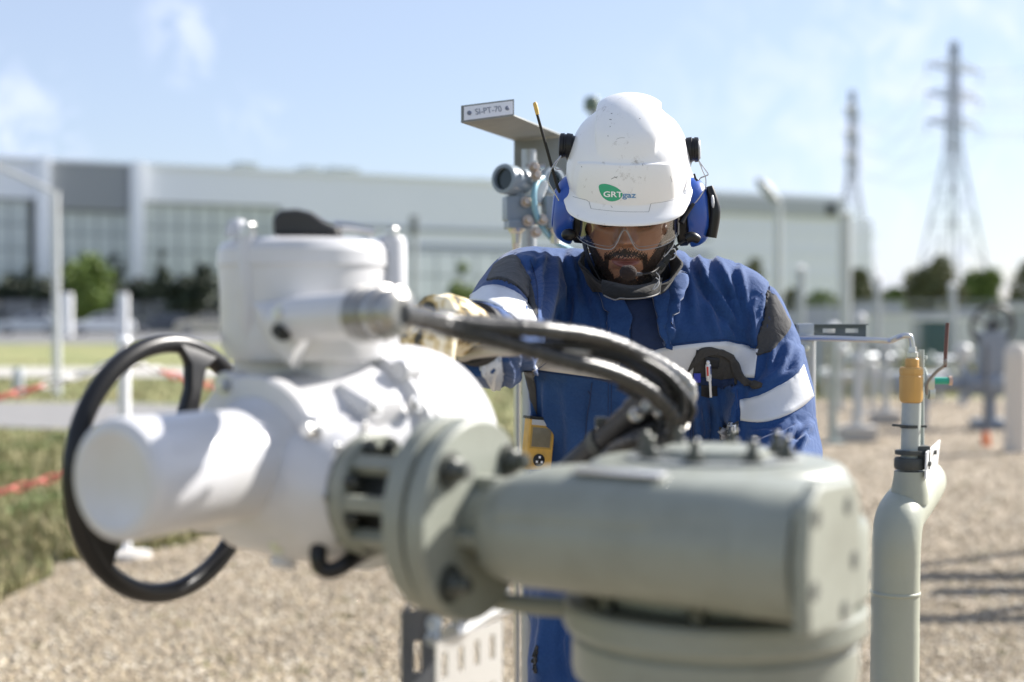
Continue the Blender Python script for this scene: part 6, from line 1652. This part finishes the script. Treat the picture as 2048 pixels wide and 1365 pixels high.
for v in vv:
    X_, Y_, Z_ = ring_base(v); r = (1 - v ** 2.25) ** .56
    n = np.stack([X_ / .1045 ** 2, Y_ / .13 ** 2, np.full(nph, (v ** 1.25) / .13)], 1); n /= np.linalg.norm(n, axis=1)[:, None]
    # crest: raised panel along the middle, wide at the crown and tapering to the ledge
    hwid = .034 + .018 * v
    cr = 1 - sstep(hwid - .001, hwid + .006, np.abs(X_)); crest = .0080 * cr * sstep(.52, .78, v + 0 * X_)
    crest = crest * (1 - .0 * v)
    # front panel ledge
    fr_ = sstep(.55, .75, -cph) ; vth = .385 + .085 * sstep(.55, 1.0, -cph); led = .0042 * (1 - sstep(0, .022, v - vth)) * fr_
    # shoulder facets
    fac = -.0035 * np.exp(-((np.abs(X_) - .062) / .016) ** 2) * sstep(.5, .75, v)
    P3 = np.stack([X_, Y_, Z_], 1) + n * (crest + led + fac)[:, None]
    rowsV.append(P3)
# brim rings going down and out
brim = []
fw = sstep(.15, .95, -cph); sdw = .25 + .75 * fw
for k_, (o_, dz) in enumerate([(.0015, -.002), (.004, -.007), (.009, -.013), (.016, -.018), (.0215, -.0215), (.0235, -.0240), (.0238, -.0262), (.0225, -.0272), (.018, -.0245), (.008, -.017), (-.002, -.008)]):
    X_, Y_, Z_ = ring_base(0.0); n = np.stack([sph, cph * .95, np.zeros(nph)], 1)
    led = .0042 * sstep(.55, .75, -cph)
    oo = o_ * sdw + led * (1 if k_ < 8 else .3); P3 = np.stack([X_, Y_, Z_], 1) + n * oo[:, None]; P3[:, 2] += dz * (.45 + .55 * fw); brim.append(P3)
allr = brim[::-1] + rowsV
HV = np.concatenate(allr, 0); nr = len(allr)
HT = [(a * nph + b_, a * nph + (b_ + 1) % nph, (a + 1) * nph + (b_ + 1) % nph, (a + 1) * nph + b_) for a in range(nr - 1) for b_ in range(nph)]
HV = HV @ np.array(RM).T + np.array(HO)
def helmet_custom(m, t, b, tcn):
    n = t.nodes.new('ShaderNodeTexNoise'); n.inputs['Scale'].default_value = 55; n.inputs['Detail'].default_value = 9; n.inputs['Roughness'].default_value = .75
    t.links.new(tcn.outputs['Object'], n.inputs['Vector'])
    n1 = t.nodes.new('ShaderNodeTexNoise'); n1.inputs['Scale'].default_value = 9; t.links.new(tcn.outputs['Object'], n1.inputs['Vector'])
    m1 = t.nodes.new('ShaderNodeMath'); m1.operation = 'MULTIPLY_ADD'; t.links.new(n1.outputs['Fac'], m1.inputs[0]); m1.inputs[1].default_value = .38; t.links.new(n.outputs['Fac'], m1.inputs[2])
    mr = t.nodes.new('ShaderNodeMapRange'); t.links.new(m1.outputs[0], mr.inputs['Value']); mr.inputs['From Min'].default_value = .80; mr.inputs['From Max'].default_value = .93; mr.inputs['To Max'].default_value = .75
    mx = t.nodes.new('ShaderNodeMix'); mx.data_type = 'RGBA'; t.links.new(mr.outputs['Result'], mx.inputs['Factor'])
    mx.inputs['A'].default_value = (.82, .81, .80, 1); mx.inputs['B'].default_value = (.30, .26, .22, 1)
    t.links.new(mx.outputs['Result'], b.inputs['Base Color'])
    w_ = t.nodes.new('ShaderNodeTexNoise'); w_.inputs['Scale'].default_value = 160; t.links.new(tcn.outputs['Object'], w_.inputs['Vector'])
    bp = t.nodes.new('ShaderNodeBump'); bp.inputs['Strength'].default_value = .15; bp.inputs['Distance'].default_value = .0006; t.links.new(w_.outputs['Fac'], bp.inputs['Height']); t.links.new(bp.outputs['Normal'], b.inputs['Normal'])
M_helm = mat('scuffed_white_helmet', (.8, .8, .8), .34, coat=.2, custom=helmet_custom)
hme = bpy.data.meshes.new('hard_hat'); hme.from_pydata([tuple(v) for v in HV], [], HT + [tuple(range((nr - 1) * nph, nr * nph))])
bmx = bmesh.new(); bmx.from_mesh(hme); bmesh.ops.recalc_face_normals(bmx, faces=bmx.faces); bmx.to_mesh(hme); bmx.free()
hat = link('hard_hat', hme, M_helm, person, 50)
hb = BVHTree.FromPolygons([tuple(v.co) for v in hme.vertices], [tuple(p.vertices) for p in hme.polygons])
# liner
mb = MB(); mb.ball(HO + RM @ Vector((0, .006, .004)), (.092, .116, .100), 32, RM); 
ln = remesh(mb, .006, 2); lo_ = link('liner', ln, M_black, hat, 180)
Vz = get_v(ln); Vz2 = (Vz - np.array(HO)) @ np.array(RM)
bm2 = bmesh.new(); bm2.from_mesh(ln); bm2.verts.ensure_lookup_table()
bmesh.ops.delete(bm2, geom=[v for v in bm2.verts if Vz2[v.index][2] < -.004], context='VERTS'); bm2.to_mesh(ln); bm2.free()
def decal(name, pts2, faces, m, bv, off, parent, dn=2.28):
    vs = []
    for p in pts2:
        a, n_ = onto(p[0], p[1], bv, dn); n_ = n_ if n_.dot(CO - a) > 0 else -n_; vs.append(a + n_ * off)
    me = bpy.data.meshes.new(name); me.from_pydata([tuple(v) for v in vs], [], faces)
    for p in me.polygons:
        if p.normal.dot(CO - Vector(me.vertices[p.vertices[0]].co)) < 0: p.flip()
    return link(name, me, m, parent, 0)
# green leaf-shaped mark, built as a fan of rings
K = 4.706
out = [(460, 970), (463, 947), (485, 934), (530, 933), (590, 950), (640, 975), (672, 1005), (683, 1030), (670, 1062), (640, 1085), (590, 1097), (545, 1090), (500, 1060), (472, 1015)]
o2 = [Vector((1100 + a / K, 170 + b_ / K, 0)) for a, b_ in out]; o2, _ = spline(o2, [0] * len(o2), 56, True); cen = sum(o2, Vector()) / 56
pts2 = [(cen.x, cen.y)]; fcs = []
for r_ in (1, 2, 3, 4, 5): pts2 += [(cen.x + (p.x - cen.x) * r_ / 5, cen.y + (p.y - cen.y) * r_ / 5) for p in o2]
for q in range(56): fcs.append((0, 1 + q, 1 + (q + 1) % 56))
for r_ in range(4):
    for q in range(56): a = 1 + r_ * 56; fcs.append((a + q, a + 56 + q, a + 56 + (q + 1) % 56, a + (q + 1) % 56))
decal('logo_mark', pts2, fcs, mat('logo_green', (.035, .38, .20), .4), hb, .0004, hat)
def text_decal(s, x0, y0, x1, hpx, m, off, bold, parent):
    cu = bpy.data.curves.new('t', 'FONT'); cu.body = s; cu.size = 1; cu.offset = bold; cu.resolution_u = 6
    o = bpy.data.objects.new('t', cu); col.objects.link(o); dg = bpy.context.evaluated_depsgraph_get(); me = bpy.data.meshes.new_from_object(o.evaluated_get(dg)); bpy.data.objects.remove(o)
    bm3 = bmesh.new(); bm3.from_mesh(me); bmesh.ops.triangulate(bm3, faces=bm3.faces); bmesh.ops.subdivide_edges(bm3, edges=bm3.edges, cuts=2)
    xs = [v.co.x for v in bm3.verts]; mn, mx_ = min(xs), max(xs)
    bm3.verts.index_update(); P2 = [(x0 + (v.co.x - mn) / (mx_ - mn) * (x1 - x0), y0 - v.co.y * hpx / .70 + (v.co.x - mn) / (mx_ - mn) * (x1 - x0) * .028) for v in bm3.verts]
    fs = [[v.index for v in f.verts] for f in bm3.faces]; bm3.free()
    decal('lettering', P2, fs, m, hb, off, parent)
text_decal('GRT', 1207.3, 393.6, 1245.5, 10.8, mat('logo_white', (.86, .87, .86), .4), .0009, .022, hat)
text_decal('gaz', 1244.8, 395.2, 1271.8, 11.2, mat('logo_blue', (.10, .27, .50), .4), .0009, .012, hat)
# seams in the brim, scuffs
M_gro = mat('groove_scuff_grey', (.30, .29, .29), .8)  # grey cords: grooves drawn dark by colour, plus a few scuffs
def hseam(pts, r=.0004, m=None):
    q = resample([(1100 + a / K, 170 + b_ / K) for a, b_ in pts], 24); mb = MB(); w3 = []
    for p in q:
        a, n_ = onto(p.x, p.y, hb, 2.3); w3.append(a)
    mb.tube(w3, r, 5); mb.build('seam_line', m or M_gro, hat, 60)
hseam([(215, 1052), (280, 1070), (345, 1086), (358, 1100)]); hseam([(366, 1098), (376, 1130), (386, 1164)], .0006); hseam([(386, 1166), (560, 1186), (740, 1196), (930, 1196)], .0003)
hseam([(930, 1194), (940, 1155), (950, 1118)], .0005); hseam([(950, 1116), (1060, 1104), (1180, 1078)], .0003)
M_scr = mat('scuff', (.10, .09, .09), .8)
hseam([(578, 888), (600, 876), (638, 866)], .0004, M_scr); hseam([(606, 862), (630, 880)], .0003, M_scr); hseam([(560, 326), (580, 328)], .0006, M_scr); hseam([(626, 514), (660, 500), (706, 500)], .0003, M_gro)
hseam([(1134, 862), (1150, 915)], .0003, M_gro); hseam([(574, 268), (586, 272)], .0006, M_scr); hseam([(296, 768), (302, 776)], .0005, M_scr); hseam([(868, 744), (876, 764)], .0005, M_gro); hseam([(572, 1138), (588, 1158)], .0004, M_gro)
for (a, b_) in ((1028, 200), (1020, 238), (1010, 302), (565, 392), (545, 480), (845, 316)): hseam([(a, b_), (a + 3, b_ + 5)], .0007, M_scr)

# ---- ear defenders with helmet clips
M_eb = mat('blue_ear_cup', (.018, .075, .36), .32, coat=.2); M_wi = mat('steel_wire', (.45, .45, .46), .25, .9)
for s, cpx, epx in ((-1, (1131, 292), (1140, 418)), (1, (1386, 300), (1387, 424))):
    e = thing('ear_defender', '', 'x'); 
    for k_ in ('label', 'category'): del e[k_]
    e.location = P(*epx, 2.40); e.parent = person; e.matrix_parent_inverse = _winv(person)
    c = P(cpx[0], cpx[1], 2.385); axm = RM @ Vector((s, 0, .05))
    mb = MB(); mb.lathe([(-.018, .016), (-.012, .018), (-.011, .0205), (-.002, .0215), (-.001, .0195), (.002, .0195), (.003, .021), (.009, .0205), (.0105, .017)], c, axm, 32); mb.build('clip_disc', M_black, e, 30)
    if s > 0:
        mb = MB(); mb.lathe([(.0105, .0165), (.0125, .015), (.013, 0)], c, axm, 28); mb.build('disc_cover', mat('pale_cover', (.55, .56, .58), .4), e, 30)
    dwn = RM @ Vector((0, -.25, -1)).normalized()
    mb = MB(); mb.tube([c + dwn * .012 - axm * .006, c + dwn * .035 - axm * .009, c + dwn * .052 - axm * .007], [.006, .005, .0025], 8); mb.build('clip_arm', M_black, e)
    ec = P(epx[0], epx[1], 2.40)
    re = RM @ Matrix.Rotation(R(-6 * s), 3, 'Y') @ Matrix.Rotation(R(-22), 3, 'X')
    # cup as a domed shell over a cushion
    def ell(o0, o1, prof_, m, nm, seg=40):
        vs = []; fs = []
        for (h, r_) in prof_:
            for q in range(seg):
                a = 2 * math.pi * q / seg; vs.append(ec + re @ Vector((s * h, r_ * o0 * math.cos(a), r_ * o1 * math.sin(a))))
        for i_ in range(len(prof_) - 1):
            for q in range(seg): q2 = (q + 1) % seg; fs.append((i_ * seg + q, i_ * seg + q2, (i_ + 1) * seg + q2, (i_ + 1) * seg + q))
        fs += [tuple(range(seg)), tuple(range((len(prof_) - 1) * seg, len(prof_) * seg))[::-1]]
        mb = MB(); mb.add(vs, fs); return mb.build(nm, m, e, 40)
    ell(.041, .056, [(-.030, .90), (-.026, 1.0), (-.014, 1.0), (-.010, .92)], M_black, 'cushion')
    ell(.041, .057, [(-.010, .96), (-.008, 1.03), (-.004, 1.04), (.006, 1.0), (.016, .90), (.023, .74), (.0265, .52), (.028, .2), (.028, .02)], M_eb, 'cup')
    ell(.036, .050, [(.0225, .70), (.0270, .66), (.0290, .54), (.0300, .2), (.0300, .02)], M_eb if s < 0 else M_black, 'cup_cap')
    if s > 0:
        mb = MB(); mb.tube([ec + re @ Vector((.030, -.012, .040)), ec + re @ Vector((.036, -.016, .0)), ec + re @ Vector((.027, -.018, -.045))], [.006, .010, .009], 12, 14); mb.build('outer_shell', M_black, e)
        mb = MB(); mb.ball(ec + re @ Vector((.034, -.022, .014)), (.003, .006, .012), 12, re); mb.build('button', mat('pale_cover', (.55, .56, .58), .4), e)
        mb = MB(); mb.tube([P(1372, 478, 2.33), P(1384, 474, 2.33), P(1396, 480, 2.335)], [.008, .009, .007], 12, 8); mb.build('boom_joint', M_black, e)
    else:
        mb = MB(); mb.ball(P(1138, 470, 2.35), (.013, .012, .0105), 16); mb.build('volume_knob', M_black, e)
        mb = MB(); mb.ball(P(1144, 438, 2.34), (.004, .004, .005), 10); mb.build('button', M_eb, e)
        mb = MB(); a0_, a1_ = P(1116, 378, 2.37), P(1074, 228, 2.35)
        mb.tube([P(1124, 392, 2.375), a0_, a1_], [.0032, .0028, .0024], 10); mb.build('antenna', M_black, e)
        mb = MB(); mb.tube([P(1075, 230, 2.35), P(1073, 220, 2.35), P(1070, 208, 2.35), P(1069, 205, 2.35)], [.0028, .0036, .0036, .002], 12, 10); mb.build('antenna_tip', mat('ochre_tip', (.62, .40, .10), .5), e)
    # wire spring arms
    if s < 0:
        w1 = [(1122, 312), (1106, 332), (1098, 352), (1097, 364), (1108, 384), (1118, 402)]; w2 = [(1122, 312), (1110, 336), (1124, 339)]
    else:
        w1 = [(1398, 322), (1404, 340), (1411, 356), (1411, 374), (1404, 388), (1394, 402), (1388, 408)]; w2 = [(1398, 322), (1406, 334), (1416, 348), (1412, 352), (1402, 356), (1396, 362)]
    for w_ in (w1, w2):
        mb = MB(); mb.tube([P(a, b_, 2.36) for a, b_ in w_], .0011, 8, 30); mb.build('wire_arm', M_wi, e)
    if s > 0:
        mb = MB(); mb.tube([P(1387, 408, 2.345), P(1372, 428, 2.34), P(1362, 446, 2.335)], [.003, .0045, .005], 10, 8); mb.build('arm_end', M_black, e)
        mb = MB(); mb.tube([P(1388, 348, 2.35), P(1391, 358, 2.35), P(1395, 362, 2.35)], .002, 8); mb.build('wire_guide', M_black, e)
# boom microphone
bmz = thing('x', '', 'x')
for k_ in ('label', 'category'): del bmz[k_]
bmz.name = 'boom_microphone'; bmz.location = P(1257, 545, 2.26); bmz.parent = person; bmz.matrix_parent_inverse = _winv(person)
mb = MB(); mb.ball(P(1258, 546, 2.262), (.0130, .012, .0125), 20); mb.ball(P(1251, 545, 2.262), (.010, .011, .011), 16); fm = remesh(mb, .0016, 3); link('foam_ball', fm, mat('brown_black_foam', (.022, .013, .011), .95, bump=(400, .9, .002)), bmz, 180)
mb = MB(); mb.tube([P(1268, 549, 2.262), P(1284, 549, 2.264)], [.0042, .0030], 10); mb.build('foam_sleeve', mat('boom_grey', (.05, .05, .055), .5), bmz)
mb = MB(); mb.tube([P(1282, 549, 2.264), P(1298, 547, 2.268), P(1312, 540, 2.28), P(1326, 524, 2.295), P(1340, 505, 2.31), P(1356, 490, 2.32), P(1376, 479, 2.33)], .0017, 10, 36); mb.build('boom', M_black, bmz)

# ---- chin strap, collar
def strap(pts, w_, th_, m, nm, parent):
    pp, _ = spline([hl(*p) for p in pts], [0] * len(pts), 40); vs = []; fs = []
    cc_ = hl(0, .01, -.05)
    for i_, p in enumerate(pp):
        t_ = (pp[min(i_ + 1, 39)] - pp[max(i_ - 1, 0)]).normalized(); n_ = (p - cc_); n_ = (n_ - t_ * n_.dot(t_)).normalized(); b_ = t_.cross(n_)
        for (u_, v_) in ((-1, 0), (1, 0), (1, 1), (-1, 1)): vs.append(p + b_ * w_ * u_ + n_ * th_ * v_)
    for i_ in range(39):
        for q in range(4): fs.append((i_ * 4 + q, i_ * 4 + (q + 1) % 4, (i_ + 1) * 4 + (q + 1) % 4, (i_ + 1) * 4 + q))
    fs += [(0, 1, 2, 3), (159, 158, 157, 156)]
    mb = MB(); mb.add(vs, fs); return mb.build(nm, m, parent, 40)
cs_ = strap([(-.078, -.004, .03), (-.080, -.012, -.02), (-.073, -.022, -.065), (-.056, -.040, -.112), (-.022, -.055, -.152), (.022, -.055, -.152), (.056, -.040, -.112), (.073, -.022, -.065), (.080, -.012, -.02), (.078, -.004, .03)], .0115, .0020, M_blackc, 'chin_strap', person)
strap([(-.080, .012, .02), (-.078, .004, -.03), (-.066, -.004, -.075), (-.050, -.030, -.110)], .014, .0022, M_blackc, 'chin_strap', person)
strap([(.082, .016, .02), (.081, .004, -.03), (.072, -.010, -.065)], .006, .0020, M_blackc, 'chin_strap', person)
for (px, py, d_, r_, ln_) in ((1332, 520, 2.300, 32, .020), (1322, 532, 2.292, 40, .012), (1345, 500, 2.31, 48, .016)):
    mb = MB(); mb.box(P(px, py, d_), (.012, .008, ln_), Matrix.Rotation(R(r_), 3, 'Y'), .0015); mb.build('buckle', M_black, cs_)
for pts_ in ([(1352, 476), (1346, 492), (1336, 506), (1328, 514)], [(1340, 520), (1348, 516), (1352, 506), (1348, 498), (1342, 500)], [(1312, 545), (1318, 552), (1318, 562), (1310, 572), (1306, 580)]):
    mb = MB(); mb.tube([P(a, b_, 2.292) for a, b_ in pts_], .0009, 8, 20); mb.build('elastic_cord', mat('pale_cord', (.40, .40, .40), .5), cs_)
# stand-up collar of charcoal cloth, open and folded at the front
NC = Vector((P(1262, 540, 2.41).x, 2.44, P(1262, 540, 2.41).z))
vs = []; fs = []; nC, nR = 96, 9
for j_ in range(nR):
    v = j_ / (nR - 1)
    for i_ in range(nC):
        a = 2 * math.pi * i_ / nC; f = (-math.cos(a) + 1) / 2 if False else (math.cos(a) + 1) / 2      # f=1 at the front
        rx = .090 + .004 * v + .0020 * math.sin(9 * a + 2 * v) * v - .012 * f * (1 - v); ry = .088 + .003 * v
        lo_z = -.030 - .014 * f; hi_z = .044 - .080 * f ** 1.5
        x_ = math.sin(a) * rx * .94 * (1 - .30 * f * (1 - v)); y_ = -math.cos(a) * ry - .022 * f * v
        zz_ = lo_z + (hi_z - lo_z) * v + .0022 * math.sin(5 * a + 1)
        vs.append(NC + Vector((x_, y_, zz_)))
for j_ in range(nR - 1):
    for i_ in range(nC): fs.append((j_ * nC + i_, j_ * nC + (i_ + 1) % nC, (j_ + 1) * nC + (i_ + 1) % nC, (j_ + 1) * nC + i_))
M_col = mat('dark_collar_cloth', (.03, .03, .03), .85, sheen=.08, spec=.2, custom=fabric_custom((.013, .013, .013), (.028, .027, .026)))
mb = MB(); mb.add(vs, fs); o = mb.build('collar', M_col, person, 180); sm = o.modifiers.new('s', 'SOLIDIFY'); sm.thickness = .004
g_ = MB(); gp_ = [P(1262, 500, 2.485), P(1262, 530, 2.485), P(1262, 555, 2.480), P(1262, 592, 2.475)]
g_.tube(gp_, [.058, .066, .070, .068], 40, 14); gm_ = g_.build('neck_gaiter', mat('black_knit', (.012, .012, .012), .9, bump=(160, .6, .002)), person, 180)
# folded collar tip across the throat, pale stitched edge
def sheetstrip(nm, rows, m, parent, th_=.002, n=30):
    R_ = [spline([P(*q) for q in r_], [0] * len(r_), n)[0] for r_ in rows]; vs = [p for r_ in R_ for p in r_]; k_ = len(rows)
    fs = [(j_ * n + i_, j_ * n + i_ + 1, (j_ + 1) * n + i_ + 1, (j_ + 1) * n + i_) for j_ in range(k_ - 1) for i_ in range(n - 1)]
    mb = MB(); mb.add(vs, fs); o = mb.build(nm, m, parent, 180); s = o.modifiers.new('s', 'SOLIDIFY'); s.thickness = th_; s.offset = 0; return o
ct = sheetstrip('collar_tip', [[(1204, 560, 2.33), (1230, 566, 2.315), (1262, 572, 2.305), (1295, 568, 2.31), (1325, 556, 2.33)],
                               [(1203, 574, 2.318), (1230, 578, 2.298), (1262, 584, 2.288), (1295, 580, 2.292), (1322, 570, 2.315)],
                               [(1206, 588, 2.312), (1226, 594, 2.292), (1262, 594, 2.278), (1298, 590, 2.284), (1320, 582, 2.308)],
                               [(1212, 594, 2.318), (1232, 600, 2.296), (1264, 597, 2.283), (1300, 594, 2.288), (1320, 588, 2.312)]], M_col, person)
mb = MB(); mb.tube([P(*q) for q in [(1208, 591, 2.308), (1216, 595, 2.300), (1230, 600, 2.290), (1240, 597, 2.284), (1256, 598, 2.278), (1280, 597, 2.278), (1300, 594, 2.283), (1316, 588, 2.302), (1320, 580, 2.306)]], .0012, 8, 40); mb.build('collar_edge', mat('pale_edging', (.20, .195, .19), .7), ct)
mb = MB(); mb.tube([P(*q) for q in [(1312, 556, 2.30), (1318, 562, 2.296), (1316, 572, 2.292), (1308, 580, 2.288)]], .0010, 8, 16); mb.build('snap_cord', mat('pale_cord', (.40, .40, .40), .5), ct)

# ---- safety glasses
sg_ = thing('x', '', 'x')
for k_ in ('label', 'category'): del sg_[k_]
sg_.name = 'safety_glasses'; sg_.location = hl(0, -.1, -.02); sg_.parent = person; sg_.matrix_parent_inverse = _winv(person)
ML = bpy.data.materials.new('clear_lens'); ML.use_nodes = True; t = ML.node_tree; t.nodes.clear()
ou = t.nodes.new('ShaderNodeOutputMaterial'); tr_ = t.nodes.new('ShaderNodeBsdfTransparent'); tr_.inputs['Color'].default_value = (.90, .90, .90, 1); gg = t.nodes.new('ShaderNodeBsdfGlossy'); gg.inputs['Roughness'].default_value = .04
fz = t.nodes.new('ShaderNodeFresnel'); fz.inputs['IOR'].default_value = 1.45; mm = t.nodes.new('ShaderNodeMath'); mm.operation = 'MULTIPLY'; mm.inputs[1].default_value = .24; t.links.new(fz.outputs[0], mm.inputs[0]); mx = t.nodes.new('ShaderNodeMixShader'); t.links.new(mm.outputs[0], mx.inputs[0]); t.links.new(tr_.outputs[0], mx.inputs[1]); t.links.new(gg.outputs[0], mx.inputs[2]); t.links.new(mx.outputs[0], ou.inputs[0])
def lens_pt(u, v):
    a = u * R(66); xx_ = .0865 * math.sin(a) / math.sin(R(66)); yy_ = -.118 + .062 * (1 - math.cos(a)) / (1 - math.cos(R(66)))
    zt_ = .026; zb_ = -.050 + .010 * u ** 4 + .0355 * math.exp(-(xx_ / .0125) ** 2)
    return Vector((xx_, yy_ + .006 * v * 0, zt_ + (zb_ - zt_) * v))
nu2, nv2 = 81, 14
vs = [hl(*lens_pt(-1 + 2 * i_ / (nu2 - 1), j_ / (nv2 - 1))) for j_ in range(nv2) for i_ in range(nu2)]
fs = [(j_ * nu2 + i_, j_ * nu2 + i_ + 1, (j_ + 1) * nu2 + i_ + 1, (j_ + 1) * nu2 + i_) for j_ in range(nv2 - 1) for i_ in range(nu2 - 1)]
mb = MB(); mb.add(vs, fs); mb.build('lens', ML, sg_, 180)
M_rimc = mat('clear_rim', (.30, .31, .33), .10, spec=.9)
mb = MB(); mb.tube([hl(*lens_pt(-1 + 2 * i_ / 80, 1)) for i_ in range(81)], .0008, 8); mb.build('lens_rim', M_rimc, sg_, 60)
mb = MB(); mb.tube([hl(*(lens_pt(-1 + 2 * i_ / 80, .93) + Vector((0, .0012, 0)))) for i_ in range(81)], .0005, 6); mb.build('lens_rim', M_rimc, sg_, 60)
for s in (-1, 1):
    mb = MB(); mb.tube([hl(*lens_pt(s * .995, v)) for v in np.linspace(0, 1, 8)], .0014, 8); mb.build('lens_rim', M_rimc, sg_, 60)
    vs = [hl(s * .0868, -.056, .024), hl(s * .088, -.02, .020), hl(s * .088, -.02, -.006), hl(s * .0868, -.056, -.040)]
    mb = MB(); mb.add(vs, [(0, 1, 2, 3)]); mb.build('side_shield', ML, sg_, 0)
    mb = MB(); mb.tube([hl(s * .0868, -.056, .004), hl(s * .086, .0, .004), hl(s * .082, .03, .0)], .0022, 8, 8); mb.build('temple_arm', M_rimc, sg_)
